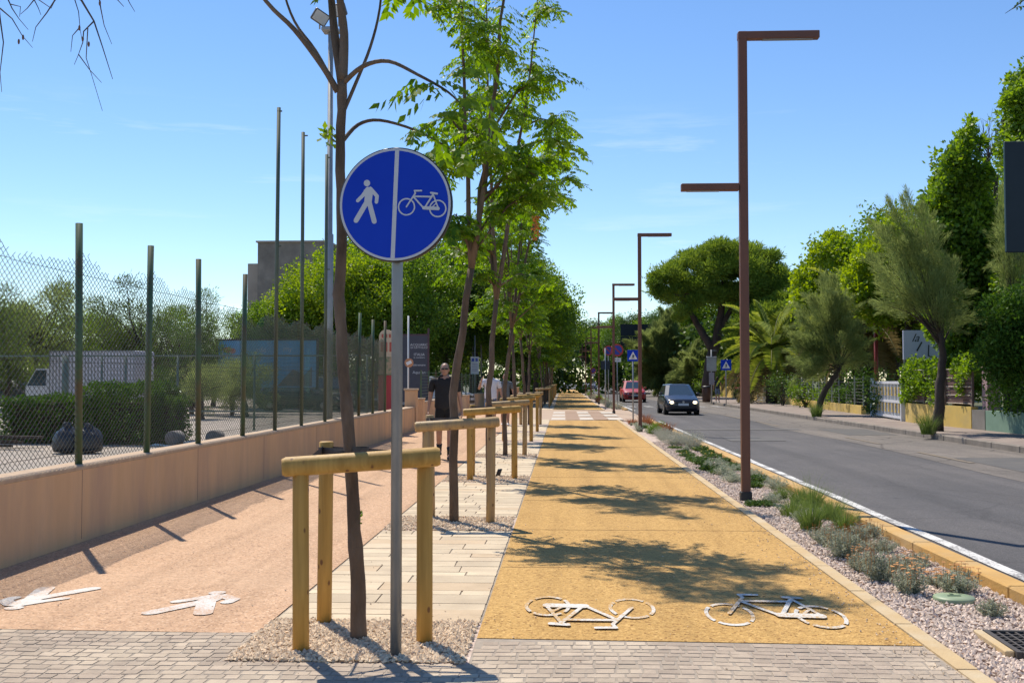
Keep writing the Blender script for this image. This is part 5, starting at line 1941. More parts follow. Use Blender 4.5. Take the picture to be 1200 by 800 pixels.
def no_parking(loc, label, H=3.25, d=.6, plate=True):
    t = thing('no_parking_sign', label, 'sign', loc)
    k = MB(); k.lathe([(.03, 0), (.03, H + .25)], n=10); part('post', k, M['polegrey'], t, True)
    pn = part('panel', MB().lathe([(d / 2, 0), (d / 2, .03)], n=36, axis='Y'), M['signred'], t, loc=(0, -.07, H))
    part('blue_disc', MB().lathe([(d * .37, -.004), (d * .37, .0)], n=36, axis='Y'), mat('disc_blue', (0.02, 0.05, 0.40), rough=.4), pn)
    k = MB(); k.box((0, -.006, 0), (d * .74, .004, d * .10), ry=R(45)); part('slash', k, M['signred'], pn)
    if plate:
        k = MB(); k.box((0, -.055, H - d * .78), (.42, .015, .22)); pl = part('plate', k, M['white'], t)
        lettering('0-24', .13, (0, -.066, H - d * .78), M['ink'], t)
    return t


def crossing_sign(loc, label, H, s, H0=0):
    t = thing('crossing_sign', label, 'sign', loc)
    k = MB(); k.lathe([(.028, 0), (.028, H + s * .4)], n=10); part('post', k, M['polegrey'], t, True)
    k = MB(); k.box((0, -.05, H), (s, .02, s), bev=.004); pn = part('panel', k, M['signblue'], t)
    k = MB(); k.prism([(-s * .38, -s * .33), (s * .38, -s * .33), (0, s * .36)], 0, .003, tf=lambda x, y, z: (x, -.0615 - z + 0, H + y)); part('triangle', k, M['white'], pn)
    polys = [p for p in walker_polys()]
    mb = MB()
    for i, Pp in enumerate(polys):
        mb.prism(Pp, 0, .0015 + i * .0001, tf=lambda x, y, z: (x * s * .42, -.066 - z, H - s * .08 + y * s * .42))
    part('walker', mb, M['ink'], pn)
    return t


crossing_sign((2.47, 38.0, BZ), 'blue pedestrian crossing sign left of the second lamp post', 2.38, .40)
no_parking((3.02, 60, BZ), 'round no parking sign with white plate beside the path', 3.2, .70)
no_parking((2.78, 66, BZ), 'second round no parking sign partly behind the nearer one', 3.35, .62, False)
no_parking((3.3, 118, BZ), 'small far no parking sign near the road bend', 2.6, .6)
t = thing('traffic_sign', 'dark back of a square traffic sign on a grey post', 'sign', (2.20, 56, BZ))
k = MB(); k.lathe([(.035, 0), (.035, 3.2)], n=10); part('post', k, M['polegrey'], t, True)
k = MB(); k.box((.0, -.02, 2.30), (.47, .02, .45), bev=.004); part('panel', k, M['darkboard'], t)
t = thing('traffic_sign', 'dark sign box on a grey post at the end of the stake row', 'sign', (-1.15, 88, 0))
k = MB(); k.lathe([(.05, 0), (.05, 3.3)], n=10); part('post', k, M['polegrey'], t, True)
k = MB(); k.box((.0, -.03, 2.85), (.85, .05, .62), bev=.01); part('panel', k, M['darkboard'], t)
# gantry board over the road
t = thing('direction_board', 'large dark back of a direction board above the road before the pine', 'sign', (5.68, 106, 0))
k = MB(); k.box((1.9, 0, 6.45), (3.8, .06, 1.15)); part('panel', k, M['darkboard'], t); 
k = MB(); k.box((1.9, 0, 5.35), (3.8, .06, .95)); part('panel', k, M['darkboard'], t)
k = MB(); k.box((2.5, .1, 6.4), (4.8, .12, .12)); k.box((2.5, .1, 5.6), (4.8, .12, .12)); part('arm', k, M['galv'], t)
k = MB(); k.lathe([(.13, 0), (.11, 7.0)], c=(4.9, .1, 0), n=12); part('mast', k, M['galv'], t, True)
# dark board at right edge
t = thing('direction_board', 'tall dark board edge hanging over the pavement at the right edge', 'sign', (10.30, 25, 0))
p0 = W(1178, 296, 25); p1 = W(1178, 166, 25)
t.location.x = p0.x
k = MB(); k.box((.9, 0, (p0.z + p1.z) / 2), (1.8, .06, p1.z - p0.z), bev=.02); part('panel', k, M['darkboard'], t)
k = MB(); k.box((.0, -.034, (p0.z + p1.z) / 2), (.03, .012, p1.z - p0.z - .04)); part('frame', k, mat('board_frame', (0.10, 0.17, 0.17), rough=.5), t)
k = MB(); k.lathe([(.08, 0), (.08, p1.z)], c=(1.35, .1, 0), n=12); part('mast', k, M['galv'], t, True)
# bus stop, bin, crossing sign on the far pavement
gb_ = G(834, 472.5, .07)
t = thing('bus_stop_sign', 'grey bus stop board with timetable case on a dark post', 'sign', (gb_.x, gb_.y, .07))
zc = W(836, 427, gb_.y).z - .07
k = MB(); k.lathe([(.04, 0), (.04, zc + .9)], n=10); part('post', k, M['polegrey'], t, True)
k = MB(); k.box((0, -.06, zc), (.60, .05, .80), bev=.03); part('board', k, mat('bus_board', (0.36, 0.37, 0.36), (0.28, 0.29, 0.28), 3, .6), t)
k = MB(); k.box((0, -.06, zc + .44), (.62, .08, .10), bev=.02); part('cap', k, M['polegrey'], t)
k = MB(); k.box((0, -.06, 1.5), (.32, .05, .75), bev=.01); part('timetable_case', k, mat('case_grey', (0.30, 0.27, 0.30), rough=.5), t)
k = MB(); k.box((.16, -.0, zc + .85), (.34, .03, .03)); part('bracket', k, M['polegrey'], t)
gb_ = G(828.5, 471, .07)
t = thing('litter_bin', 'brown rounded litter bin beside the bus stop post', 'bin', (gb_.x - .03, gb_.y, .07))
k = MB(); k.lathe([(.20, 0), (.27, .04), (.28, .9), (.25, .97)], n=16); part('body', k, M['brownbin'], t, True)
k = MB(); k.lathe([(.29, .93), (.29, .98), (.20, 1.05)], n=16); part('lid', k, M['dark'], t, True)
gb_ = G(851, 474, .07)
crossing_sign((gb_.x, gb_.y, .07), 'blue pedestrian crossing sign on the far pavement beside the bus stop', W(850, 427.5, gb_.y).z - .07, .60)
# left: information poster and lamp behind the men
p = W(556.5, 428, 62)
t = thing('information_sign', 'white information sign with blue symbols behind the men', 'sign', (p.x, 62, 0))
k = MB(); k.lathe([(.04, 0), (.04, p.z + 1.75)], n=10); part('post', k, M['polegrey'], t, True)
k = MB(); k.box((0, -.06, p.z), (.48, .03, 1.02)); pn = part('panel', k, M['white'], t)
k = MB(); k.box((-.11, -.078, p.z + .32), (.16, .004, .20)); k.box((.11, -.078, p.z + .32), (.14, .004, .20)); part('symbol', k, mat('blue_ink', (0.06, 0.12, 0.5), rough=.5), pn)
k = MB()
for i in range(5): k.box((0, -.078, p.z + .1 - i * .1), (.34, .004, .03))
part('text_lines', k, mat('violet_ink', (0.36, 0.30, 0.48), rough=.6), pn)
t = thing('lamp_post', 'pale double arm lamp post above the white information sign', 'street lamp', (W(554, 428, 68).x, 68, 0))
k = MB(); k.lathe([(.05, 0), (.04, W(554, 391, 68).z)], n=10); part('pole', k, M['polegrey'], t, True)
k = MB(); k.box((0, 0, W(554, 390, 68).z), (.95, .15, .06)); part('lamp_heads', k, M['polegrey'], t)
t = thing('lamp_post', 'plain grey pole right of the white information sign', 'pole', (W(564, 428, 64).x, 64, 0))
k = MB(); k.lathe([(.05, 0), (.045, W(564, 403, 64).z), (.03, W(564, 402, 64).z)], n=10); part('pole', k, M['polegrey'], t, True)

# dark poster, red totem, thin pole with a round emblem
p = W(488, 430, 37); p2 = W(478, 398, 37); p3 = W(501, 470, 37)
t = thing('poster_panel', 'dark poster panel with white lettering behind the railing', 'poster', (p.x, 37, 0))
wd_ = (W(501, 430, 37).x - W(471, 430, 37).x)
cxp = W(486, 430, 37).x - p.x
k = MB(); k.box((cxp, 0, (p2.z + .1) / 2 + .4), (wd_, .06, p2.z - .5)); part('board', k, mat('poster_dark', (0.035, 0.04, 0.06), (0.05, 0.05, 0.075), 1.5, .5), t)
k = MB()
for s in (-1, 1): k.box((cxp + s * (wd_ / 2 + .03), -.005, (p2.z + .5) / 2), (.06, .08, p2.z + .3))
k.box((cxp, -.005, p2.z + .17), (wd_ + .1, .09, .05)); part('frame', k, mat('poster_frame', (0.08, 0.035, 0.05), rough=.5), t)
for i, (s_, sz) in enumerate((('ACQUARIO', .12), ('DI CATTOLICA', .09), ('ITALIA', .13), ('in miniatura', .08), ('oltremare', .11), ('Aquafan', .14))):
    lettering(s_, sz, (cxp + .16, -.034, p2.z - [.18, .28, .52, .62, .88, 1.14][i]), M['reflwhite'], t)
p = W(453, 430, 29); zt = W(453, 386, 29).z
t = thing('kiosk_totem', 'red totem with rounded cream top and green window behind the fence', 'totem', (p.x, 29.0, 0))
w2 = .20
arc = [(w2 * math.cos(a), zt - w2 + w2 * math.sin(a)) for a in [math.pi * i / 10 for i in range(11)]]
k = MB(); k.prism([(-w2, zt - .75), (w2, zt - .75)] + arc, -.07, .07, tf=lambda x, y, z: (x, z, y)); part('cream_top', k, mat('cream_panel', (0.62, 0.48, 0.34), rough=.6), t)
k = MB(); k.box((0, 0, (zt - 1.25 + 0) / 2), (.42, .16, zt - 1.25), bev=.01); part('base', k, mat('totem_red', (0.40, 0.03, 0.035), (0.34, 0.025, 0.03), 3, .5), t)
k = MB(); k.box((0, 0, zt - 1.0), (.41, .15, .49)); part('window', k, mat('totem_green', (0.10, 0.17, 0.08), (0.35, 0.25, 0.16), 9, .5, contrast=.1), t)
for i in range(3):
    k = MB(); k.box((-.12 + .12 * i, -.074, zt - .48), (.06, .012, .26)); k.box((-.1 + .1 * i, -.074, zt - .18), (.05, .012, .1)); part('stripe', k, mat('totem_stripe', (0.45, 0.09, 0.06), rough=.6), t)
p = W(478.5, 400, 33)
t = thing('flag_pole', 'thin white pole with a small round orange and white emblem', 'pole', (p.x, 33, 0))
k = MB(); k.lathe([(.025, 0), (.025, W(478, 370, 33).z)], n=8); part('pole', k, M['white'], t, True)
zc = W(479, 425, 33).z
k = MB(); k.lathe([(.14, -.02), (.14, 0)], n=20, axis='Y', c=(.03, -.03, zc)); pn = part('emblem', k, mat('emblem_orange', (0.55, 0.25, 0.12), rough=.5), t)
k = MB(); k.box((.03, -.056, zc), (.17, .008, .10), ry=R(-25)); part('emblem_band', k, M['white'], pn)

# floodlight mast
p = W(386, 300, 21.5); zt = W(384, 36, 21.5).z
t = thing('floodlight_mast', 'tall pale mast with two floodlights behind the mesh fence', 'floodlight', (p.x, 21.5, 0))
k = MB(); k.lathe([(.085, 0), (.083, W(386, 275, 21.5).z), (.062, W(386, 274, 21.5).z), (.055, zt)], n=14); part('pole', k, M['polegrey'], t, True)
k = MB(); k.box((.0, 0, zt), (.34, .3, .09), bev=.02); part('bracket', k, M['polegrey'], t)
for (dx, rz_, rx_, dz_) in ((-.21, R(35), R(25), .26), (.16, R(-10), R(28), .40)):
    k = MB(); k.box((0, 0, 0), (.34, .10, .26), bev=.02); fl = part('floodlight', k, mat('flood_body', (0.10, 0.09, 0.08), rough=.5), t, loc=(dx, -.05, zt + dz_))
    fl.rotation_euler = (rx_, R(25) if dx < 0 else R(-8), rz_)
    k = MB(); k.box((0, -.052, 0), (.29, .008, .21)); part('flood_glass', k, lens_m, fl)
    k = MB(); k.tube([(0, .06, 0), (-dx * .6, .05, -dz_ * .8)], .018, 6); part('yoke', k, M['polegrey'], fl)

# ================================================================== PARKING LOT: hedge, bags, inner fence, billboard
def box_leaves(boxes, dens, ln, wd, name='hedge'):
    Cs = []; Ds = []
    for (x0, x1, y0, y1, z0, z1) in boxes:
        area = 2 * ((x1 - x0) + (y1 - y0)) * (z1 - z0) + (x1 - x0) * (y1 - y0)
        n = int(area * dens)
        # points near the faces
        f = rng.integers(0, 5, n)
        u = rng.uniform(0, 1, (n, 3))
        dep = rng.exponential(.05, n)
        P_ = np.stack([x0 + u[:, 0] * (x1 - x0), y0 + u[:, 1] * (y1 - y0), z0 + u[:, 2] * (z1 - z0)], 1)
        D_ = np.zeros((n, 3))
        lump = .05 * np.sin(P_[:, 0] * 5.1) + .05 * np.sin(P_[:, 1] * 6.3 + 1) + .04 * np.sin(P_[:, 2] * 7 + P_[:, 0] * 2)
        for kf, (ax, sg) in enumerate(((0, -1), (0, 1), (1, -1), (1, 1), (2, 1))):
            q = f == kf
            ed = (x0, y0, z0)[ax] if sg < 0 else (x1, y1, z1)[ax]
            P_[q, ax] = ed - sg * (dep[q] - lump[q])
            D_[q, ax] = sg
        Cs.append(P_); Ds.append(D_ * .7 + rnd_dir(n) * .9 + np.array([0, 0, .3]))
    C = np.concatenate(Cs); D = np.concatenate(Ds); n = len(C)
    V, Fq = leaves_np(C, D, rnd_dir(n), ln * rng.uniform(.6, 1.3, n), wd * rng.uniform(.6, 1.3, n))
    return np_mesh(name, V, Fq)


t = thing('hedge', 'trimmed dark green hedge in the parking lot behind the black bags', 'hedge', (0, 0, 0))
hx0, hx1 = W(22, 490, 25).x, W(198, 490, 24).x
link('foliage', box_leaves([(hx0, hx1 - 1.6, 24.2, 25.6, .0, 1.02), (hx1 - 2.0, hx1 - .3, 23.9, 25.4, .0, 1.30), (hx1 - .6, hx1, 24.1, 25.2, .0, 1.05)], 900, .085, .05), M['hedge'], t)
k = MB(); k.box(((hx0 + hx1) / 2, 24.9, .48), (hx1 - hx0 - .3, .95, .9)); part('stems', k, M['bark_dark'], t)
for i, (px, lab) in enumerate(((73, 'left one of two full black rubbish bags against the hedge'), (98, 'right one of two full black rubbish bags against the hedge'))):
    p = G(px, 531)
    t = thing('rubbish_bag', lab, 'bag', (p.x, p.y + .2, 0))
    k = MB()
    rr = random.Random(i)
    k.lathe([(.10, 0), (.23, .03), (.26, .15), (.25, .3), (.20, .42), (.08, .50), (.05, .53), (.09, .58)], n=22)
    for j, v in enumerate(k.v):
        a = math.atan2(v[1], v[0]); f = 1 + .07 * math.sin(a * 5 + v[2] * 12 + i) + .05 * math.sin(a * 9 - v[2] * 25)
        k.v[j] = (v[0] * f * 1.1, v[1] * f, v[2] * (1 + .06 * math.sin(a * 3 + i)))
    part('bag', k, mat('black_plastic', (0.015, 0.02, 0.028), (0.03, 0.036, 0.045), 8, .32, .6, 25), t, True)
for i, (px, py) in enumerate(((205, 522), (252, 521))):
    p = G(px, py)
    t = thing('log_section', ['grey sawn log section by the corner of the hedge', 'grey sawn log section on the blue sheet nearer the wall'][i], 'log', (p.x, p.y, .17))
    k = MB(); k.lathe([(.15, -.2), (.165, -.19), (.165, .2), (.15, .21)], n=18, axis='Y'); part('log', k, mat('grey_end_grain', (0.24, 0.22, 0.20), (0.17, 0.155, 0.14), 14, .9), t, True)
t = thing('ground_sheet', 'dark blue plastic sheet lying in the lot beyond the wall', 'sheet', (0, 0, 0))
k = MB()
q0 = W(196, 500, 22.5)
for i in range(14):
    for j in range(5):
        f = lambda a, b: (q0.x - .2 + a * .2, 21.6 + b * .75, .05 + .03 * math.sin(a * 1.3 + b) + .05 * math.sin(b * 2.1 + a * .6))
        k.quad(f(i, j), f(i + 1, j), f(i + 1, j + 1), f(i, j + 1))
part('sheet', k, mat('blue_tarp', (0.03, 0.075, 0.13), (0.02, 0.05, 0.09), 2, .9, spec=.1), t, True)
t = thing('scrap_timber', 'loose dark timber lying at the far left of the lot', 'timber', (G(20, 520).x, 22.5, 0))
for i in range(5):
    k = MB(); k.box((random.uniform(-.3, .6), random.uniform(-.3, .3), .06 + i * .05), (random.uniform(1.2, 2.6), .12, .05), rz=random.uniform(-.5, .3)); part('plank', k, M['bark_dark'], t)
t = thing('court_fence', 'light green tube fence crossing the parking lot', 'fence', (0, 0, 0))
for px in (-60, 76, 119, 147, 208, 298, 380, 430):
    x_ = W(px, 460, 31).x
    k = MB(); k.lathe([(.035 if px != 76 else .10, 0), (.035 if px != 76 else .10, 2.2)], n=8, c=(x_, 31, 0)); part('post', k, mat('pale_green_tube', (0.12, 0.17, 0.14), rough=.6), t, True)
A = []; B = []
for zz in (2.18, .55):
    A.append((-30, 31, zz)); B.append((-5.6, 31, zz))
part('rail', seg_mesh(A, B, .028, 6), mat('pale_green_rail', (0.13, 0.18, 0.15), rough=.6), t)
A = []; B = []
for zz in np.arange(.65, 2.12, .12):
    A.append((-30, 31, zz)); B.append((-5.6, 31, zz))
part('wire', seg_mesh(A, B, .003, 3), M['wire'], t)
# billboard
YB = 47
a = W(256, 399, YB); b = W(371, 399, YB); c = W(256, 447, YB)
t = thing('billboard', 'wide sky blue billboard with pale lettering in the parking lot', 'billboard', (a.x, YB, 0))
wB = b.x - a.x; zb_, zt_ = c.z - .25, a.z
k = MB(); k.box((wB / 2, 0, (zb_ + zt_) / 2), (wB, .10, zt_ - zb_)); part('panel', k, mat('billboard_blue', (0.06, 0.34, 0.62), (0.12, 0.42, 0.70), .35, .5, grime=(0.30, 0.42, 0.52), gscale=.45), t)
k = MB(); k.box((wB / 2, -.01, zt_ + .04), (wB + .1, .14, .07)); k.box((-.05, -.01, (zb_ + zt_) / 2), (.09, .14, zt_ - zb_ + .2)); k.box((wB + .05, -.01, (zb_ + zt_) / 2), (.09, .14, zt_ - zb_ + .2)); part('frame', k, mat('billboard_frame', (0.05, 0.035, 0.045), rough=.6), t)
k = MB(); k.box((wB * .15, .05, zb_ / 2), (.14, .14, zb_)); k.box((wB * .85, .05, zb_ / 2), (.14, .14, zb_)); part('leg', k, M['bark_dark'], t)
pic = MB()
for (x_, z_, rx_, rz2) in ((.42, zt_ - .42, .20, .13), (.66, zt_ - .46, .15, .12)):
    pic.prism([(x_ + rx_ * math.cos(2 * math.pi * i / 14), z_ + rz2 * math.sin(2 * math.pi * i / 14)) for i in range(14)], .052, .054 + .001 * x_, tf=lambda x, y, z: (x, -z, y))
part('red_emblem', pic, mat('emblem_red', (0.50, 0.14, 0.11), (0.55, 0.38, 0.32), 9, .6), t)
pic = MB(); pic.prism([(1.05, zb_ + .35), (1.45, zb_ + .25), (1.35, zt_ - .55), (1.2, zt_ - .62)], .052, .055, tf=lambda x, y, z: (x, -z, y))
pic.prism([(2.7, zb_ + .05), (4.25, zb_ + .05), (4.25, zb_ + .9), (3.9, zb_ + .55), (3.4, zb_ + .8), (3.0, zb_ + .4)], .052, .055, tf=lambda x, y, z: (x, -z, y))
part('picture_shapes', pic, mat('picture_brown', (0.22, 0.19, 0.17), (0.12, 0.16, 0.20), 5, .6), t)
lettering('ade', .34, (1.95, -.053, zt_ - .42), M['reflwhite'], t)
lettering('my', .34, (3.15, -.053, zt_ - .38), M['reflwhite'], t)

# grey block of flats behind the trees
t = thing('concrete_building', 'weathered grey windowless building rising behind the left trees', 'building', (0, 95, 0))
xa, xb, xc = W(283, 300, 95).x, W(302, 300, 95).x, W(384, 300, 95).x
z1, z2 = W(302, 284, 95).z, W(283, 306, 95).z
k = MB(); k.box(((xb + xc) / 2, 5, z1 / 2), (xc - xb, 10, z1)); part('wall', k, M['concrete'], t)
k = MB(); k.box(((xb + xc) / 2, 5, z1 + .06), (xc - xb + .3, 10.3, .14)); part('roof', k, M['concrete2'], t)
k = MB(); k.box(((xa + xb) / 2 - .01, 6, z2 / 2), (xb - xa, 8, z2)); part('stair_tower', k, M['concrete2'], t)

# ================================================================== RIGHT SIDE: garden fronts
def strip(y0, y1, dx=0.0, n=6):
    return [(fenceX(y0 + (y1 - y0) * i / n) + dx, y0 + (y1 - y0) * i / n) for i in range(n + 1)]


def wall_strip(name, label, y0, y1, h, th, m, dx=0.0, z0=.05):
    t = thing(name, label, 'wall', (0, 0, 0))
    pts = strip(y0, y1, dx)
    k = MB()
    for (xa_, ya_), (xb_, yb_) in zip(pts, pts[1:]):
        k.loft([[(xa_, ya_, z0), (xa_ + th, ya_, z0), (xa_ + th, ya_, h), (xa_, ya_, h)], [(xb_, yb_, z0), (xb_ + th, yb_, z0), (xb_ + th, yb_, h), (xb_, yb_, h)]], cap=(ya_ == pts[0][1] or True))
    part('wall', k, m, t)
    return t


Yx = lambda px, lo=15., hi=170.: None


def y_at(px, dx=0.0):
    """where the garden line crosses an image column"""
    lo, hi = 18., 170.
    for _ in range(40):
        m_ = (lo + hi) / 2
        X = fenceX(m_) + dx
        # column of that point
        v = RM.inverted() @ (Vector((X, m_, .5)) - CAMP)
        c_ = 600 + F * v.x / -v.z
        if c_ > px: lo = m_
        else: hi = m_
    return (lo + hi) / 2


yA = y_at(1138); yB = y_at(1061); yG0 = y_at(1059); yG1 = y_at(1023)
yW1 = y_at(1009); yW2 = y_at(911); yD0 = y_at(900); yD1 = y_at(889)
print('garden ys', yA, yB, yG0, yG1, yW1, yW2, yD0, yD1)
wall_strip('low_wall', 'short bright yellow wall under the brown slatted screen', yA, yB, .70, .2, M['yellowwall'])
wall_strip('low_wall', 'very low yellow wall under the wire fence between the two gates', yW1, yW2, .42, .2, M['yellowwall'])
wall_strip('low_wall', 'yellow wall beyond the small white gate towards the bus stop', yD1 + .3, yD1 + 22, .95, .2, M['yellowwall'])
wall_strip('low_wall', 'grey concrete wall stub right of the yellow wall', y_at(1154), yA - .05, .62, .2, M['concrete'])
wall_strip('low_wall', 'pale green wall under the bushy hedge at the right edge', 18, y_at(1154) - .05, .62, .25, M['greenwall'])
# brown screen
t = thing('slatted_screen', 'brown slatted screen with pale rails above the yellow wall', 'fence', (0, 0, 0))
k = MB()
zt_ = 2.35
for i in range(9):
    zz = .78 + i * .11
    pts = strip(yA, yB, .08)
    for (xa_, ya_), (xb_, yb_) in zip(pts, pts[1:]):
        k.loft([[(xa_, ya_, zz), (xa_ + .02, ya_, zz), (xa_ + .02, ya_, zz + .095), (xa_, ya_, zz + .095)], [(xb_, yb_, zz), (xb_ + .02, yb_, zz), (xb_ + .02, yb_, zz + .095), (xb_, yb_, zz + .095)]])
part('slats', k, M['brownfence'], t)
A = []; B = []
for zz in (.78, 1.02, 1.27, 1.52, 1.79):
    pts = strip(yA, yB, .06)
    for (xa_, ya_), (xb_, yb_) in zip(pts, pts[1:]): A.append((xa_, ya_, zz)); B.append((xb_, yb_, zz))
part('rail', seg_mesh(A, B, .014, 4), mat('pale_rail', (0.40, 0.34, 0.28), rough=.6), t)
for f in (0, .35, .65, 1):
    yy = yA + (yB - yA) * f
    k = MB(); k.box((fenceX(yy) + .05, yy, 1.26), (.05, .05, 1.12)); part('post', k, mat('dark_post', (0.14, 0.10, 0.085), rough=.6), t)
yP = y_at(1147)
t = thing('gate_pillar', 'mauve rendered pillar between the brown screen and the hedge', 'pillar', (fenceX(yP) + .35, yP, 0))
k = MB(); k.box((0, 0, .9), (.35, .40, 1.8), bev=.01); part('shaft', k, M['mauve'], t)
k = MB(); k.box((0, 0, 1.83), (.42, .46, .08), bev=.02); part('cap', k, M['coping'], t)


def line_gate(name, label, y0, y1, h, m, tiers, yellow):
    t = thing(name, label, 'gate', (0, 0, 0))
    a_, b_ = Vector((fenceX(y0) - .02, y0, 0)), Vector((fenceX(y1) - .02, y1, 0))
    d = (b_ - a_); L_ = d.length; d.normalize()
    ang = math.atan2(d.y, d.x)
    for s in (0, L_):
        k = MB(); q = a_ + d * s; k.box((q.x, q.y, (h + .16) / 2), (.14, .14, h + .16), rz=ang, bev=.01); part('post', k, m, t)
    k = MB()
    for zz in (.18, h * .52, h):
        q = a_ + d * L_ / 2; k.box((q.x, q.y, zz), (L_ - .1, .06, .09), rz=ang)
    nv = max(2, int(L_ / .55))
    for i in range(nv + 1):
        q = a_ + d * (.12 + (L_ - .24) * i / nv); k.box((q.x, q.y, h / 2 + .1), (.05, .04, h - .1), rz=ang)
    nb = nv * 5
    for i in range(nb):
        q = a_ + d * (.1 + (L_ - .2) * (i + .5) / nb)
        k.box((q.x + .01, q.y, h / 2 + .1), (.016, .016, h - .1), rz=ang)
    part('frame', k, m, t)
    for i in range(nv):
        for zz in (h * .36, h * .78):
            k = MB()
            q = a_ + d * (.12 + (L_ - .24) * (i + .5) / nv)
            k.box((q.x - .045, q.y, zz), (.09, .02, .22), rz=ang); k.box((q.x - .045, q.y, zz - .13), (.20, .021, .05), rz=ang)
            k.box((q.x - .045, q.y, zz + .13), (.16, .021, .04), rz=ang)
            part('ornament', k, yellow, t)
    return t


yel = mat('yellow_ornament', (0.62, 0.42, 0.10), rough=.6)
gw_m = mat('gate_white', (0.66, 0.66, 0.68), (0.56, 0.56, 0.58), 3, .6)
line_gate('driveway_gate', 'wide white metal gate with small yellow ornaments', yG0 + .05, yG1, 1.38, gw_m, 2, yel)
line_gate('garden_gate', 'narrow white garden gate with yellow ornaments beyond the palm tree side', yD0, yD1, 1.55, gw_m, 2, yel)
t = thing('wire_fence', 'see-through wire fence with thin grey posts above the low yellow wall', 'fence', (0, 0, 0))
n = 14
for i in range(n + 1):
    yy = yW1 + (yW2 - yW1) * i / n
    k = MB(); k.box((fenceX(yy) + .1, yy, 1.02), (.045, .045, 1.25)); part('post', k, mat('fence_grey', (0.30, 0.33, 0.32), rough=.5), t)
A = []; B = []
pts = strip(yW1, yW2, .1, 14)
for zz in np.arange(.55, 1.62, .14):
    for (xa_, ya_), (xb_, yb_) in zip(pts, pts[1:]): A.append((xa_, ya_, zz)); B.append((xb_, yb_, zz))
part('wire', seg_mesh(A, B, .006, 3), mat('fence_wire', (0.16, 0.19, 0.17), rough=.6), t)
# sign board "la ..."
pa, pb = W(1058, 387, 37.5), W(1122, 421, 37.5)
t = thing('shop_sign', 'pale board sign with black handwritten lettering behind the dark trunk', 'sign', (pa.x, 37.5, 0))
wS, hS = pb.x - pa.x, pa.z - pb.z
k = MB(); k.box((wS / 2, 0, pa.z - hS / 2), (wS, .08, hS)); part('panel', k, mat('sign_pale', (0.50, 0.54, 0.66), (0.46, 0.50, 0.62), 1, .5), t)
k = MB(); k.box((.1, .12, pa.z / 2), (.08, .08, pa.z)); k.box((wS - .1, .12, pa.z / 2), (.08, .08, pa.z)); part('leg', k, M['galv'], t)
lettering('la', .40, (.40, -.042, pa.z - .27), M['ink'], t, .45)
k = MB()
k.prism(capsule((.46, pa.z - .70), (.62, pa.z - .42), .05), .042, .046, tf=lambda x, y, z: (x, -z, y))
k.prism(capsule((.84, pa.z - .88), (.86, pa.z - .52), .04), .042, .0465, tf=lambda x, y, z: (x, -z, y))
k.prism(capsule((.84, pa.z - .88), (.93, pa.z - .92), .04), .042, .047, tf=lambda x, y, z: (x, -z, y))
part('script_strokes', k, M['ink'], t)
lettering('ri', .13, (wS - .22, -.042, pa.z - hS * .76), M['ink'], t)
# red pole with the arched arm
pr = W(1027, 440, 46)
t = thing('banner_pole', 'red pole with a thin arched arm behind the white driveway gate', 'pole', (pr.x, 46, 0))
zr = W(1027, 376, 46).z
k = MB(); k.lathe([(.09, 0), (.085, zr)], n=12); part('pole', k, M['redpole'], t, True)
k = MB(); q = [W(px, py, 46) - Vector((pr.x, 46, 0)) for px, py in ((1030, 385), (1032, 372), (1038, 362), (1048, 357), (1062, 357))]
k.tube([(q[0].x, 0, zr - .6)] + q, .022, 8); part('arm', k, M['galv'], t, True)
k = MB(); k.box((0, 0, zr + .2), (.10, .10, .4), bev=.01); part('cap', k, M['polegrey'], t)

# ================================================================== TREES
def tamarisk(name, label, base, pts, rad, crown, seed, per=900, lw=.016, ln=.22, m='leaf_tam', group=None, up=.55):
    t = thing(name, label, 'tree', base, 0, group)
    k = MB(); curved_trunk(k, [(0, 0, -.05)] + pts, rad, 9, .03, seed)
    limbs_to(k, pts[-1], crown, rad[-1] * 1.3, 14, seed)
    part('trunk', k, M['bark_dark'], t, True)
    me = clump_leaves(crown, per * 3.2, ln, lw, up, 1.0, 2.2, .9)
    link('crown', me, M[m], t)
    return t


def plume_mesh(plumes, per, ln, wd, seed=0):
    """feathery sprays: (start, end, radius) soft tapering plumes of fine twiglets pointing along the plume"""
    Cs = []; Ds = []
    for a_, b_, r in plumes:
        a_ = np.array(a_); b_ = np.array(b_); L_ = np.linalg.norm(b_ - a_)
        n = int(per * L_ * (r / .3))
        f = rng.uniform(0, 1, n) ** .8
        prof = np.sin(np.pi * np.clip(f * .85 + .12, 0, 1)) ** .7
        off = rng.normal(size=(n, 3)) * (r * .48 * prof)[:, None]
        p = a_ + (b_ - a_) * f[:, None] + off
        p[:, 2] -= .10 * L_ * (f - .3) ** 2
        d = (b_ - a_) / L_ + off / (r + 1e-6) * .45 + rnd_dir(n) * .35
        Cs.append(p); Ds.append(d)
    C = np.concatenate(Cs); D = np.concatenate(Ds); n = len(C)
    V, Fq = leaves_np(C, D, rnd_dir(n), ln * rng.uniform(.6, 1.3, n), wd * rng.uniform(.7, 1.3, n))
    return np_mesh('plumes', V, Fq)


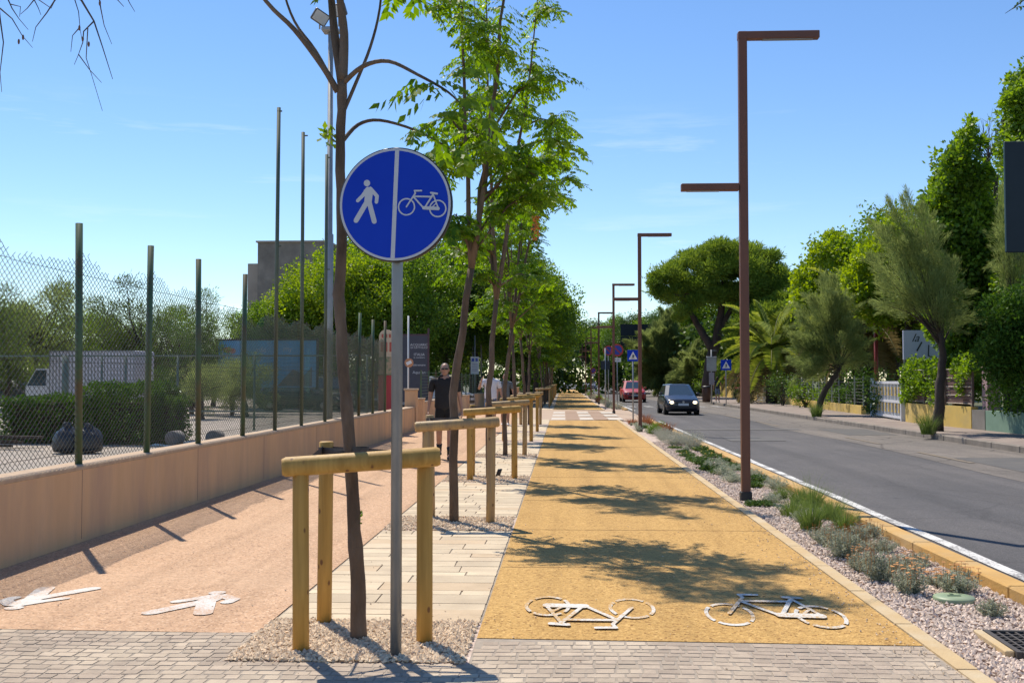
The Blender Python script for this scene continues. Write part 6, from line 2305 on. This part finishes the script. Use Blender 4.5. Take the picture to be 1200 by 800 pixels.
def plume_tree(name, label, base, pts, rad, tips, Y, seed, per=900, ln=.17, wd=.011, group=None, depth=1.0, spread=1, rk=1.0):
    """tips: (px, py, radius px) measured; each tip is fed by a limb from the trunk head and carries side plumes"""
    t = thing(name, label, 'tree', base, 0, group)
    r2 = random.Random(seed)
    k = MB(); curved_trunk(k, [(0, 0, -.05)] + pts, rad, 9, .03, seed)
    hd = Vector(pts[-1]); pl = []
    B_ = Vector(base)
    for px, py, rp_ in tips:
        for q in range(spread):
            dy = r2.uniform(-depth, depth) * (.4 if q == 0 else 1)
            e_ = W(px + (r2.uniform(-.8, .8) * rp_ if q else 0), py + (r2.uniform(-.6, .6) * rp_ if q else 0), Y + dy) - B_
            L_ = (e_ - hd).length
            s0 = Vector(pts[-2]).lerp(hd, r2.uniform(.3, 1))
            m_ = s0.lerp(e_, .45) + Vector((0, 0, L_ * r2.uniform(.02, .12)))
            if q == 0:
                k.tube([s0, s0.lerp(m_, .5), m_, m_.lerp(e_, .6)], [rad[-1] * .55, rad[-1] * .42, rad[-1] * .28, .008], 6)
            r_m = rp_ * Y / F * rk
            pl.append((tuple(m_), tuple(e_), r_m))
            for _ in range(3):
                o = m_.lerp(e_, r2.uniform(.0, .8)); d = (e_ - m_).normalized()
                v = (d * .8 + Vector((r2.gauss(0, .6), r2.gauss(0, .6), r2.gauss(.1, .5)))).normalized()
                pl.append((tuple(o), tuple(o + v * r_m * r2.uniform(1.5, 3.0)), r_m * .42))
    part('trunk', k, M['bark_dark'], t, True)
    link('crown', plume_mesh(pl, per, ln, wd), M['leaf_tam'], t)
    return t


def px_clumps(lst, Y, base, rk=1.0, depth=.6, jit=1, seed=0):
    """(px, py, r_px) outline of a crown measured in the photograph, given real depth"""
    r_ = random.Random(seed)
    out_ = []
    for px, py, rp_ in lst:
        for _ in range(jit):
            dy = r_.uniform(-depth, depth)
            p = W(px + r_.uniform(-.3, .3) * rp_ * (jit > 1), py + r_.uniform(-.3, .3) * rp_ * (jit > 1), Y + dy)
            out_.append((p.x - base[0], p.y - base[1], p.z - base[2], rp_ * Y / F * rk))
    return out_


g5 = G(1100, 505, .07); bt = (g5.x, g5.y, .07)
plume_tree('tamarisk', 'dark-trunked feathery tree on the far pavement in front of the pale board', bt, [(.05, 0, 1.3), (.18, .05, 2.0), (.05, 0, 2.7)], [.15, .125, .105, .075],
           [(1028, 262, 12), (1040, 228, 9), (1062, 222, 11), (1078, 238, 12), (1020, 300, 11), (1045, 265, 14), (1066, 270, 15), (1090, 262, 13), (1050, 305, 16), (1082, 300, 17), (1030, 330, 13), (1062, 335, 16), (1100, 320, 15),
            (1110, 345, 16), (1085, 345, 18), (1022, 352, 9), (1052, 352, 11), (1122, 372, 13), (1106, 365, 13), (1110, 300, 14)], g5.y, 2, 560, ln=.15, spread=2, depth=1.0, rk=.85)
g6 = G(958, 486, .07); bt = (g6.x, g6.y, .07)
plume_tree('tamarisk', 'leaning grey green feathery tree with forked trunk on the far pavement', bt, [(.25, 0, .9), (.75, 0, 1.6), (.95, .1, 2.0)], [.15, .12, .10, .07],
           [(966, 320, 8), (978, 322, 8), (952, 345, 11), (975, 345, 13), (992, 350, 10), (940, 370, 11), (960, 372, 15), (985, 375, 14), (1003, 378, 9), (932, 398, 11), (950, 400, 15), (975, 402, 16), (998, 402, 13), (936, 425, 11), (955, 425, 13),
            (1010, 420, 10), (990, 425, 11), (1014, 398, 8), (945, 440, 8)], g6.y, 3, 460, ln=.17, wd=.013, spread=3, depth=1.1, rk=.9)
for i, (px, Y, lab, lst) in enumerate(((782, 104, 'pale feathery tree between the red car and the pine', [(780, 370, 8), (770, 390, 10), (790, 395, 11), (757, 408, 10), (780, 412, 13), (800, 418, 11), (765, 430, 11), (790, 432, 12), (812, 436, 9), (757, 398, 7), (804, 400, 8), (760, 445, 9), (780, 446, 11), (800, 448, 10)]),
                                       (812, 98, 'second pale feathery tree right of the first near the bus stop', [(812, 415, 8), (822, 428, 9), (804, 435, 10), (822, 442, 9), (812, 448, 9)]))):
    b0 = W(px, 460, Y); bt = (b0.x, Y, 0)
    plume_tree('tamarisk', lab, bt, [(.1, 0, 1.2), (.1, 0, 2.2)], [.2, .16, .12], lst, Y, 7 + i, 520, ln=.32, wd=.035, spread=4, depth=1.6, rk=1.1)
b0 = W(1186, 400, 30); bt = (b0.x, 30, 0)
plume_tree('tamarisk', 'yellowish feathery tree beside the dark board at the right edge', bt, [(.1, 0, 2.0), (.0, 0, 3.6)], [.11, .09, .06],
           [(1176, 215, 9), (1172, 240, 10), (1180, 265, 11), (1172, 290, 10), (1190, 280, 12), (1176, 320, 11), (1195, 320, 12), (1205, 300, 12)], 30, 12, 520, ln=.14, spread=2, depth=.5, rk=.9)


def broad_tree(name, label, base, H0, clumps, per, ln, wd, m, tr=.2, seed=1, group=None, bark='bark_dark', nl=14, up=.1, power=2.4, outward=.6, lean=(0, 0)):
    t = thing(name, label, 'tree', base, 0, group)
    k = MB(); curved_trunk(k, [(0, 0, -.2), (lean[0] * .5, lean[1] * .5, H0 * .5), (lean[0], lean[1], H0)], [tr, tr * .85, tr * .65], 9, tr * .25, seed)
    limbs_to(k, (lean[0], lean[1], H0), clumps, tr, nl, seed)
    part('trunk', k, M[bark], t, True)
    link('crown', clump_leaves(clumps, per, ln, wd, up, 1, power, outward), M[m], t)
    return t


# trees on the right behind the gardens
b0 = W(985, 440, 56); bt = (b0.x, 56, 0)
cl = px_clumps([(950, 320, 20), (940, 345, 16), (965, 300, 18), (985, 290, 18), (1005, 300, 20), (1020, 320, 22), (980, 325, 24), (955, 350, 20), (1000, 350, 24), (1035, 340, 20), (945, 372, 14), (975, 280, 10), (935, 325, 9), (1010, 380, 20), (975, 370, 22)], 56, bt, 1.0, 1.8, 3, 11)
broad_tree('lime_green_tree', 'bright lime green tree behind the leaning feathery tree', bt, 4, cl, 620, .20, .14, 'leaf_lime', .25, 3)
b0 = W(1120, 440, 34.5); bt = (b0.x + .3, 35, 0)
cl = px_clumps([(1130, 175, 14), (1122, 200, 20), (1135, 225, 22), (1110, 240, 22), (1130, 265, 28), (1105, 280, 24), (1125, 310, 28), (1145, 290, 24), (1110, 330, 20), (1140, 340, 28), (1125, 370, 26), (1150, 375, 26), (1120, 400, 20), (1145, 410, 26),
                (1165, 390, 22), (1160, 350, 24), (1165, 310, 22), (1155, 250, 18), (1150, 205, 12), (1095, 300, 14), (1090, 255, 12), (1135, 158, 8), (1175, 420, 22), (1130, 430, 18), (1100, 380, 14), (1145, 440, 20), (1165, 430, 20), (1116, 185, 6), (1100, 222, 7), (1088, 238, 6), (1137, 143, 5), (1128, 160, 6), (1094, 212, 4), (1150, 165, 6), (1090, 320, 10), (1098, 345, 10), (1088, 280, 9)], 34.5, bt, 1.12, .9, 3, 13)
broad_tree('climber_clad_tree', 'tall tree smothered in glossy climber beside the pale board', bt, 6, cl, 1250, .17, .115, 'leaf_ivy', .28, 5, nl=10, power=3)
b0 = W(1195, 440, 31.5); bt = (b0.x + .5, 33, 0)
cl = px_clumps([(1190, 110, 16), (1198, 140, 24), (1180, 165, 14), (1205, 180, 30), (1205, 100, 20), (1215, 130, 30), (1178, 118, 7), (1190, 200, 20), (1200, 330, 34), (1195, 380, 30), (1215, 260, 34), (1190, 410, 24), (1185, 95, 7)], 32, bt, 1.0, .7, 2, 17)
broad_tree('tall_green_tree', 'tall green tree rising above the dark board at the right edge', bt, 8, cl, 1900, .15, .10, 'leaf_ivy', .25, 6, nl=10, power=3)
b0 = W(1065, 440, 46); bt = (b0.x, 46, 0)
cl = px_clumps([(1040, 300, 18), (1060, 290, 20), (1080, 275, 20), (1050, 325, 24), (1075, 315, 24), (1095, 300, 22), (1035, 345, 20), (1065, 350, 24), (1090, 345, 22), (1085, 255, 14), (1100, 262, 16), (1010, 340, 18), (1030, 370, 18), (1100, 380, 20), (1012, 305, 18), (1028, 290, 16), (1045, 268, 16), (1000, 325, 18), (1015, 350, 20)], 46, bt, 1.0, 1.3, 3, 31)
broad_tree('leafy_tree', 'mid green leafy tree filling the gap behind the two feathery trees', bt, 4, cl, 800, .18, .12, 'leaf_lime', .22, 9)
# bare twiggy top
b0 = W(1163, 200, 36.5); zt_ = W(1163, 120, 36.5).z; zb_ = W(1163, 190, 36.5).z
t = thing('bare_tree', 'leafless twiggy treetop between the two tall green trees', 'tree', (b0.x, 36.5, 0))
k = MB(); r_ = random.Random(3)
curved_trunk(k, [(0, 0, 0), (.1, 0, zb_ - .5), (-.1, 0, zb_)], [.12, .07, .05], 7, .02, 3)
part('trunk', k, M['bark_dark'], t, True)
k = MB()
for i in range(34):
    f = r_.random(); o = Vector((-.1 + .25 * (f - .5), 0, zb_ - .3 + f * .9)); az = r_.uniform(0, 6.28)
    L_ = r_.uniform(.7, 1.5); e_ = o + Vector((math.cos(az) * L_ * .45 - .05, math.sin(az) * L_ * .4, L_ * .9))
    m_ = o.lerp(e_, .5) + Vector((math.cos(az) * .12, 0, -.05)); k.tube([o, m_, e_], [.017, .009, .003], 4)
    for _ in range(4):
        q = m_.lerp(e_, r_.random()); a2 = az + r_.uniform(-1, 1); k.tube([q, q + Vector((math.cos(a2) * .22, math.sin(a2) * .2, r_.uniform(.15, .5)))], [.007, .003], 3)
part('branches', k, mat('dry_twigs', (0.10, 0.075, 0.06), rough=.9), t)
# umbrella pines
def pine(label, Y, lst, base_px, forks, seed, jit=3, per=60, ln=.34):
    b0 = W(base_px, 455, Y); bt = (b0.x, Y, 0)
    t = thing('umbrella_pine', label, 'tree', bt, 0, 'umbrella pines')
    cl_ = px_clumps(lst, Y, bt, 1.0, 3.2, jit, seed)
    cl_ = [(x, y, z, r * .85) for x, y, z, r in cl_]
    k = MB()
    for fk, rr in forks:
        pp = [W(px, py, Y) - Vector(bt) for px, py in fk]
        curved_trunk(k, pp, rr, 9, .05, seed)
    r2 = random.Random(seed)
    for fk, rr in forks:
        e_ = W(fk[-1][0], fk[-1][1], Y) - Vector(bt)
        for c in r2.sample(cl_, 9):
            q = Vector(c[:3]); m_ = e_.lerp(q, .5) - Vector((0, 0, .5))
            k.tube([e_, m_, q], [rr[-1] * .6, rr[-1] * .35, .03], 6)
    part('trunk', k, M['bark_pine'], t, True)
    me = clump_leaves(cl_, per * 7, ln, .075, .55, .62, 3.2, .9)
    link('crown', me, M['needle'], t)
    return t


lst = [(775, 325, 13), (785, 345, 14), (770, 340, 10), (790, 315, 15), (800, 330, 18), (812, 305, 16), (815, 350, 14), (830, 298, 15), (845, 292, 14), (835, 320, 20), (860, 292, 14), (860, 315, 22), (880, 295, 14), (885, 315, 20),
       (900, 303, 14), (912, 318, 14), (905, 335, 14), (885, 340, 18), (862, 345, 18), (840, 345, 14), (800, 362, 10), (922, 328, 7), (765, 332, 7), (795, 372, 7), (875, 360, 14), (820, 335, 15), (848, 300, 12), (895, 350, 12)]
pine('huge spreading umbrella pine with forked dark trunk', 88, lst, 828, [(((829, 455), (833, 420), (840, 395), (846, 360), (850, 330)), [.55, .45, .36, .26, .15]), (((836, 412), (820, 385), (806, 362), (795, 345)), [.35, .28, .18, .10]),
     (((841, 392), (855, 365), (868, 345)), [.28, .2, .1])], 21, 6, 110)
lst = [(900, 365, 16), (915, 350, 14), (925, 365, 16), (885, 375, 16), (870, 385, 18), (905, 385, 16), (880, 400, 16), (925, 385, 14), (860, 400, 12)]
pine('lower dark pine behind the palm, right of the great pine', 84, lst, 885, [(((885, 455), (888, 420), (895, 385)), [.3, .24, .14])], 23, 5, 110)
# palms
def palm(label, base, H, n, L_, seed, tr=.3, dry=.3, dens=1.0):
    t = thing('palm_tree', label, 'palm tree', base)
    r2 = random.Random(seed)
    k = MB()
    prof = []
    nn = 16
    for i in range(nn + 1):
        z_ = H * i / nn
        prof.append((tr * (1.15 if i % 2 else .98) * (1.25 if i > nn - 3 else 1), z_))
    k.lathe(prof, n=12); part('trunk', k, M['bark_dark'], t, True)
    gC = []; gD = []; gN = []; gL = []
    dC = []; dD = []; dN = []; dL = []
    rk = MB()
    for i in range(n):
        az = i * 2.399 + r2.uniform(-.2, .2)
        u = (i + .5) / n
        el = R(82 - 115 * u ** .9) + r2.uniform(-.08, .08)
        o = Vector((0, 0, H + .25 * (1 - u)))
        d = Vector((math.cos(az) * math.cos(el), math.sin(az) * math.cos(el), math.sin(el)))
        p_0 = o.copy(); pts = [p_0]
        LL = L_ * r2.uniform(.8, 1.08)
        K = 12
        for j in range(K):
            d = (d + Vector((0, 0, -.105 - .03 * j / K))).normalized(); p_0 = p_0 + d * LL / K; pts.append(p_0)
        rk.tube(pts, [.035 * (1 - j / (K + 2)) for j in range(K + 1)], 4, cap=False)
        side = Vector((-math.sin(az), math.cos(az), 0))
        for j in range(2, int(K * 5 * dens)):
            f = j / (K * 5 * dens) * K
            a_ = int(f); q = pts[a_].lerp(pts[min(a_ + 1, K)], f - a_); tg = (pts[min(a_ + 1, K)] - pts[a_]).normalized() if a_ < K else d
            w2 = math.sin(math.pi * min(1, (f / K) * .92 + .08)) ** .5
            for s in (-1, 1):
                v = side * s + tg * .55 + Vector((0, 0, .25 + r2.uniform(-.15, .15)))
                lst_ = (gC, gD, gN, gL) if u < 1 - dry else (dC, dD, dN, dL)
                lst_[0].append(tuple(q)); lst_[1].append(tuple(v)); lst_[2].append((tg.x + r2.uniform(-.3, .3), tg.y, tg.z + .5)); lst_[3].append(.52 * w2 * L_ / 3.2 * r2.uniform(.85, 1.1))
    part('frond_stems', rk, mat('frond_rib', (0.24, 0.24, 0.09), rough=.6), t, True)
    V, Fq = leaves_np(np.array(gC), np.array(gD), np.array(gN), np.array(gL), .075 * L_ / 3); link('fronds', np_mesh('fronds', V, Fq), M['palm'], t)
    V, Fq = leaves_np(np.array(dC), np.array(dD), np.array(dN), np.array(dL), .075 * L_ / 3); link('fronds', np_mesh('old_fronds', V, Fq), M['palmdry'], t)['label'] = 'drooping older yellowed fronds'
    return t


b0 = W(905, 455, 67)
palm('date palm with arching bright fronds left of the leaning feathery tree', (b0.x, 67, 0), W(905, 418, 67).z, 62, 4.3, 3, .38)
b0 = W(1012, 455, 50)
palm('shaded palm with drooping fronds behind the red pole', (b0.x, 50, 0), W(1012, 385, 50).z, 46, 3.6, 5, .36, .5)
# oleander and garden shrubs
def shrub(name, label, base, cl_, per, ln, wd, m, cat='shrub', group=None, fl=None, nfl=0):
    t = thing(name, label, cat, base, 0, group)
    k = MB(); limbs_to(k, (0, 0, 0), cl_, .07, 8, 3); part('stems', k, M['bark_dark'], t, True)
    link('foliage', clump_leaves(cl_, per, ln, wd, .25, 1, 2.6, .7), M[m], t)
    if fl:
        C_ = []
        for x, y, z, r in cl_:
            for _ in range(nfl):
                d = Vector((random.gauss(0, 1), random.gauss(0, 1) - .6, random.gauss(0, 1) + .3)).normalized()
                for _q in range(6):
                    C_.append((x + d.x * r + random.gauss(0, .05), y + d.y * r + random.gauss(0, .05), z + d.z * r + random.gauss(0, .05)))
        C_ = np.array(C_); V, Fq = leaves_np(C_, rnd_dir(len(C_)), rnd_dir(len(C_)), .12, .10)
        link('flowers', np_mesh('flowers', V, Fq), M[fl], t)
    return t


b0 = W(880, 455, 72)
shrub('oleander', 'oleander bush in pink flower beside the small white gate', (b0.x, 72, 0), [(random.uniform(-1.3, 1.3), random.uniform(-.6, .6), random.uniform(.8, 2.6), .6) for _ in range(14)], 260, .2, .05, 'leaf_dark', 'shrub', None, 'flower_p', 12)
for i, (px, Y, h, wd, m, lab) in enumerate(((918, 60, 1.9, 1.6, 'leaf_dark', 'rounded dark shrub behind the wire fence near the small gate'), (945, 56, 1.4, 1.6, 'leaf_green', 'green shrub behind the wire fence left of the leaning trunk'),
                                            (975, 52, 1.5, 1.8, 'leaf_green', 'leafy shrub behind the wire fence right of the leaning trunk'), (1000, 47, 2.2, 1.6, 'hedge', 'tall dark shrub at the right end of the wire fence'),
                                            (930, 76, 2.8, 2.4, 'leaf_dark', 'dark round shrub under the palm fronds'), (835, 92, 3.2, 2.6, 'leaf_ivy', 'bright climbing shrub behind the bus stop'),
                                            (862, 84, 3.0, 2.5, 'leaf_ivy', 'bright hedge plant behind the crossing sign'), (800, 112, 3.0, 3.0, 'leaf_green', 'green shrub low behind the dark car'),
                                            (1040, 41, 1.9, 1.2, 'leaf_dark', 'dark shrub behind the driveway gate'))):
    b0 = W(px, 455, Y)
    rr = random.Random(i)
    shrub('garden_shrub', lab, (b0.x, Y, 0), [(rr.uniform(-wd / 2, wd / 2), rr.uniform(-.7, .7), rr.uniform(.3, h - .3), rr.uniform(.35, .5)) for _ in range(16)], 420, .12, .07, m)
# ivy on the brown screen and hedge at right
t = thing('climbing_plant', 'leafy climber over the left half of the brown slatted screen', 'climber', (0, 0, 0))
cl_ = []
rr = random.Random(2)
for i in range(30):
    f = .40 + .6 * rr.random() ** .8
    yy = yA + (yB - yA) * f
    cl_.append((fenceX(yy) + rr.uniform(-.03, .12), yy, rr.uniform(.8, 1.8), rr.uniform(.18, .30)))
for i in range(22):
    f = rr.random(); yy = yA + (yB - yA) * f
    cl_.append((fenceX(yy) + rr.uniform(.0, .2), yy, rr.uniform(1.7, 2.0), rr.uniform(.18, .28)))
for i in range(4):
    yy = yA + (yB - yA) * .13; cl_.append((fenceX(yy) - .0, yy, 1.1 + i * .15, .14))
link('foliage', clump_leaves(cl_, 2400, .10, .075, .1, 1, 2.4, .6), M['leaf_ivy'], t)
k = MB()
for f in (.5, .7, .9):
    yy = yA + (yB - yA) * f; k.tube([(fenceX(yy) + .24, yy, .1), (fenceX(yy) + .2, yy, 1.4), (fenceX(yy) + .1, yy + .2, 1.7)], [.03, .02, .01], 5)
part('stems', k, M['bark_dark'], t)
t = thing('bushy_hedge', 'big glossy green hedge bulging over the pale green wall', 'hedge', (0, 0, 0))
cl_ = []
yH = y_at(1150)
for i in range(60):
    yy = rr.uniform(20, yH - .5)
    cl_.append((fenceX(yy) + rr.uniform(-.35, .9), yy, rr.uniform(.75, 2.7), rr.uniform(.4, .6)))
for px, py in ((1160, 415), (1172, 400), (1185, 410), (1198, 395), (1175, 380), (1190, 370), (1165, 430), (1205, 375), (1180, 425), (1168, 365), (1195, 350)):
    q = W(px, py, 28.3); cl_.append((q.x, 28.3, q.z, .5))
link('foliage', clump_leaves(cl_, 2600, .105, .06, .2, 1, 3, .8), M['hedge'], t)
k = MB()
for i in range(7):
    yy = 20.5 + i * 1.4; k.tube([(fenceX(yy) + .5, yy, 0), (fenceX(yy) + .45, yy + .1, 1.5), (fenceX(yy) + .3, yy, 2.4)], [.06, .045, .02], 6)
part('stems', k, M['bark_dark'], t)
for i, (px, py) in enumerate(((1088, 508), (957, 488))):
    p = G(px, py, .07)
    t = thing('grass_tuft', ['tuft of long grass at the foot of the dark-trunked feathery tree', 'tuft of long grass at the foot of the leaning feathery tree'][i], 'grass', (p.x, p.y, .07))
    t.scale = (1.6, 1.6, 1.5)
    link('foliage', bush_protos['tuft'][0], M['grass'], t)
    link('flower_stems', bush_protos['tuft'][1], M['grass'], t)

# ------------------------------------------------------------------ big trees behind the row on the left, shared crown meshes
big = []
for i in range(4):
    cl_ = crown_clumps((0, 0, 5.4), (3.1, 3.1, 3.0), 58, .75, 1.25, .35, 30 + i, 1.9)
    k = MB(); curved_trunk(k, [(0, 0, -.2), (.1, 0, 1.6), (.2, .1, 3.2)], [.24, .19, .15], 9, .05, i)
    limbs_to(k, (.2, .1, 3.0), cl_, .2, 18, i)
    big.append((k.mesh('big_trunk', True), clump_leaves(cl_, 620, .16, .11, .1, 1, 2.6, .6)))


def place_big(i, x, y, sc, m, label, name='leafy_tree', group='leafy trees behind the fence'):
    t = thing(name, label, 'tree', (x, y, 0), random.uniform(0, 6.28), group)
    t.scale = sc if hasattr(sc, '__len__') else (sc, sc, sc)
    a_ = link('trunk', big[i][0], M['bark_dark'], t)
    c_ = bpy.data.objects.new('crown', big[i][1]); COL.objects.link(c_); c_.parent = t
    if not big[i][1].materials: big[i][1].materials.append(M[m])
    c_.material_slots[0].link = 'OBJECT'; c_.material_slots[0].material = M[m]
    return t


row = [(306, 56, .64, 'leaf_green'), (350, 58, .78, 'leaf_lime'), (398, 58, 1.0, 'leaf_lime'), (440, 62, 1.12, 'leaf_green'), (485, 58, 1.0, 'leaf_green'), (520, 64, 1.15, 'leaf_dark'), (560, 70, 1.12, 'leaf_green'),
       (600, 80, 1.15, 'leaf_lime'), (470, 70, 1.3, 'leaf_dark'), (540, 82, 1.35, 'leaf_dark'), (420, 75, 1.3, 'leaf_dark')]
for i, (px, Y, sc, m) in enumerate(row):
    b0 = W(px, 455, Y)
    place_big(i % 4, b0.x, Y, sc, m, '%s large leafy tree counting from the billboard towards the path' % ORD[i])
for i, (x, Y, sc, m) in enumerate(((-2.2, 63, .98, 'leaf_green'), (-2.6, 78, 1.1, 'leaf_green'), (-2.4, 96, 1.15, 'leaf_lime'), (-3, 116, 1.3, 'leaf_green'), (-5.5, 140, 1.4, 'leaf_dark'), (-9, 105, 1.3, 'leaf_dark'), (-8, 165, 1.5, 'leaf_dark'))):
    place_big((i + 1) % 4, x, Y, sc, m, '%s big tree overhanging the far footpath' % ORD[i], 'roadside_tree', 'big trees over the far footpath')
for i, (x, Y, sc, m) in enumerate(((12.5, 128, 1.1, 'leaf_dark'), (13.5, 150, 1.3, 'leaf_green'), (11.5, 175, 1.4, 'leaf_dark'), (10, 205, 1.6, 'leaf_green'), (6, 240, 1.7, 'leaf_dark'), (1, 260, 1.8, 'leaf_dark'), (-4, 235, 1.6, 'leaf_green'),
                                   (17, 118, 1.5, 'leaf_green'), (20, 96, 1.2, 'leaf_dark'), (24, 80, 1.3, 'leaf_dark'), (19, 70, .9, 'leaf_dark'), (18.3, 60, 1.15, 'leaf_green'), (16.6, 51, 1.1, 'leaf_green'), (16.8, 41, 1.15, 'leaf_green'), (18, 64, 1.0, 'leaf_green'), (22, 110, 1.4, 'leaf_green'))):
    place_big(i % 4, x, Y, sc, m, '%s tree of the green mass on the right side of the road' % ORD[i], 'garden_tree', 'background trees right of the road')
# far left: thin feathery and pale trees behind the lot
wisp = []
for i in range(2):
    cl_ = crown_clumps((0, 0, 3.1), (1.9, 1.9, 2.7), 34, .45, .8, .2, 50 + i, .5)
    k = MB(); curved_trunk(k, [(0, 0, -.2), (.1, 0, 1.2), (.25, .1, 2.2)], [.13, .10, .08], 8, .04, i)
    limbs_to(k, (.25, .1, 2.2), cl_, .12, 18, i)
    wisp.append((k.mesh('wisp_trunk', True), clump_leaves(cl_, 800, .20, .035, .6, 1, 2.0, .8)))
for i, (px, Y, sc, j, m) in enumerate(((-40, 44, 1.1, 0, 'leaf_olive'), (8, 50, 1.0, 1, 'leaf_olive'), (48, 56, 1.25, 0, 'leaf_tam'), (100, 60, 1.05, 1, 'leaf_olive'), (132, 56, .95, 0, 'leaf_green'), (160, 55, 1.15, 1, 'leaf_olive'), (75, 66, 1.2, 1, 'leaf_lime'),
                                       (188, 62, 1.1, 0, 'leaf_green'), (225, 46, .8, 1, 'leaf_dark'), (205, 54, .85, 0, 'leaf_dark'), (250, 60, 1.1, 1, 'leaf_green'), (272, 44, .62, 0, 'leaf_tam'), (290, 43, .6, 1, 'leaf_tam'), (238, 40, .55, 0, 'leaf_tam'), (-90, 50, 1.2, 1, 'leaf_tam'), (20, 70, 1.2, 0, 'leaf_lime'))):
    b0 = W(px, 455, Y)
    t = thing('feathery_tree', '%s feathery tree behind the parking lot counting from the far left' % ORD[i], 'tree', (b0.x, Y, 0), i * 1.3, 'feathery trees behind the parking lot')
    t.scale = (sc * 1.05, sc * 1.05, sc * (1 if sc > .7 else .72))
    link('trunk', wisp[j][0], M['bark_dark'], t)
    c_ = bpy.data.objects.new('crown', wisp[j][1]); COL.objects.link(c_); c_.parent = t
    if not wisp[j][1].materials: wisp[j][1].materials.append(M[m])
    c_.material_slots[0].link = 'OBJECT'; c_.material_slots[0].material = M[m]
cl_ = [(-70 + i * 2.4 + random.uniform(-1, 1), random.uniform(-3, 3), random.uniform(.6, 3.2), random.uniform(1.8, 2.8)) for i in range(40)] + [(14 + i * 3.5, -20 + random.uniform(-5, 5), random.uniform(1.5, 6), random.uniform(2.5, 3.5)) for i in range(26)]
me = clump_leaves(cl_, 130, .55, .4, .1, 1, 3, .6)
o = link('distant_woods', me, M['leaf_dark']); o.location = (0, 125, 0); tag(o, 'low dark band of distant trees behind everything', 'woods', None, 'stuff')
# thin lamp posts far left
for i, (px, pt, Y) in enumerate(((104, 371, 62), (218, 380, 64))):
    b0 = W(px, pt, Y)
    t = thing('lamp_post', ['thin lamp post behind the white truck', 'thin lamp post behind the silver off-road car'][i], 'street lamp', (b0.x, Y, 0))
    k = MB(); k.lathe([(.06, 0), (.04, b0.z)], n=8); part('pole', k, M['polegrey'], t, True)
    k = MB(); k.box((.2, 0, b0.z), (.55, .18, .09), bev=.02); part('lamp_head', k, M['polegrey'], t)
# twigs dipping in at the top left from a tree beside the camera
t = thing('overhanging_branch', 'thin bare twigs hanging into the top left corner of the sky', 'branch', (0, 0, 0))
k = MB(); YT = 5.0
def tw(lst, r0=.006):
    pp = [W(px, py, YT + d_) for px, py, d_ in lst]
    k.tube(pp, [max(r0 * (1 - i / len(pp)), .0012) for i in range(len(pp))], 5)
tw([(-120, -140, 0), (30, -60, 0), (60, -20, 0), (95, 0, 0), (110, 25, .05), (120, 55, .05), (132, 93, .1)], .010)
tw([(110, 25, .05), (98, 37, 0), (97, 50, 0), (92, 64, 0), (87, 76, 0)], .004); tw([(92, 64, 0), (105, 82, 0), (119, 97, 0)], .003)
tw([(103, 33, 0), (101, 68, .1), (108, 90, .1), (120, 130, .1)], .003); tw([(86, -5, 0), (92, 14, 0), (94, 35, 0), (96, 47, 0)], .003); tw([(92, 34, 0), (85, 42, 0), (83, 61, 0)], .003)
tw([(115, -10, 0), (118, 10, 0), (122, 30, .1), (131, 52, .1)], .004); tw([(0, 10, 0), (14, 22, 0), (26, 42, 0), (38, 56, 0)], .004); tw([(-4, -10, 0), (0, 22, 0), (4, 50, 0), (0, 85, .05), (2, 108, .1)], .005)
tw([(5, -10, 0), (14, 10, 0), (22, 22, 0), (33, 35, 0)], .004); tw([(66, -2, 0), (55, 15, 0), (42, 32, 0), (38, 49, 0)], .004); tw([(12, 5, 0), (24, 8, 0), (23, 20, 0)], .003); tw([(38, -5, 0), (60, 10, 0), (66, -2, 0)], .003)
tw([(145, -10, 0), (152, 4, 0), (158, 14, 0)], .003); tw([(133, -5, 0), (145, 8, 0)], .003); tw([(40, 0, 0), (45, 10, 0), (48, 18, 0)], .003); tw([(40, 0, 0), (32, 10, 0), (24, 17, 0)], .003)
part('twigs', k, mat('grey_twigs', (0.10, 0.08, 0.07), rough=.9), t)
k = MB()
for px, py in ((117, 4), (93, 33), (97, 46), (27, 44), (22, 49), (104, 52)):
    p = W(px, py, YT); k.ell((p.x, p.y, p.z), (.006, .006, .014), 6, 5)
part('buds', k, mat('dry_buds', (0.20, 0.10, 0.06), rough=.9), t)
t = thing('overhanging_branch', 'tip of a leafy twig at the top right corner', 'branch', (0, 0, 0))
k = MB(); pp = [W(px, py, 9) for px, py in ((1260, -30), (1215, -12), (1190, 8), (1178, 16))]; k.tube(pp, [.012, .008, .004, .002], 5); part('twigs', k, M['bark_dark'], t)
link('leaves', pinnate([(pp[1:], 1.0)], 9, 4, .05), M['leaf_dark'], t)

# scattered dry leaves on the pavings
C_ = []
for _ in range(260):
    C_.append((random.uniform(-4.2, 2.0), 4.5 * (20 / 4.5) ** random.random(), .006))
C_ = np.array(C_); nC = len(C_)
D_ = rnd_dir(nC); D_[:, 2] *= .15
V, Fq = leaves_np(C_, D_, np.tile([0, 0, 1.], (nC, 1)) + rnd_dir(nC) * .3, .016 * rng.uniform(.4, 1.3, nC), .010)
struct('fallen_leaves', np_mesh('leaf_litter', V, Fq), mat('dry_leaf', (0.16, 0.09, 0.04), (0.10, 0.06, 0.03), 3, .9), 'stuff')
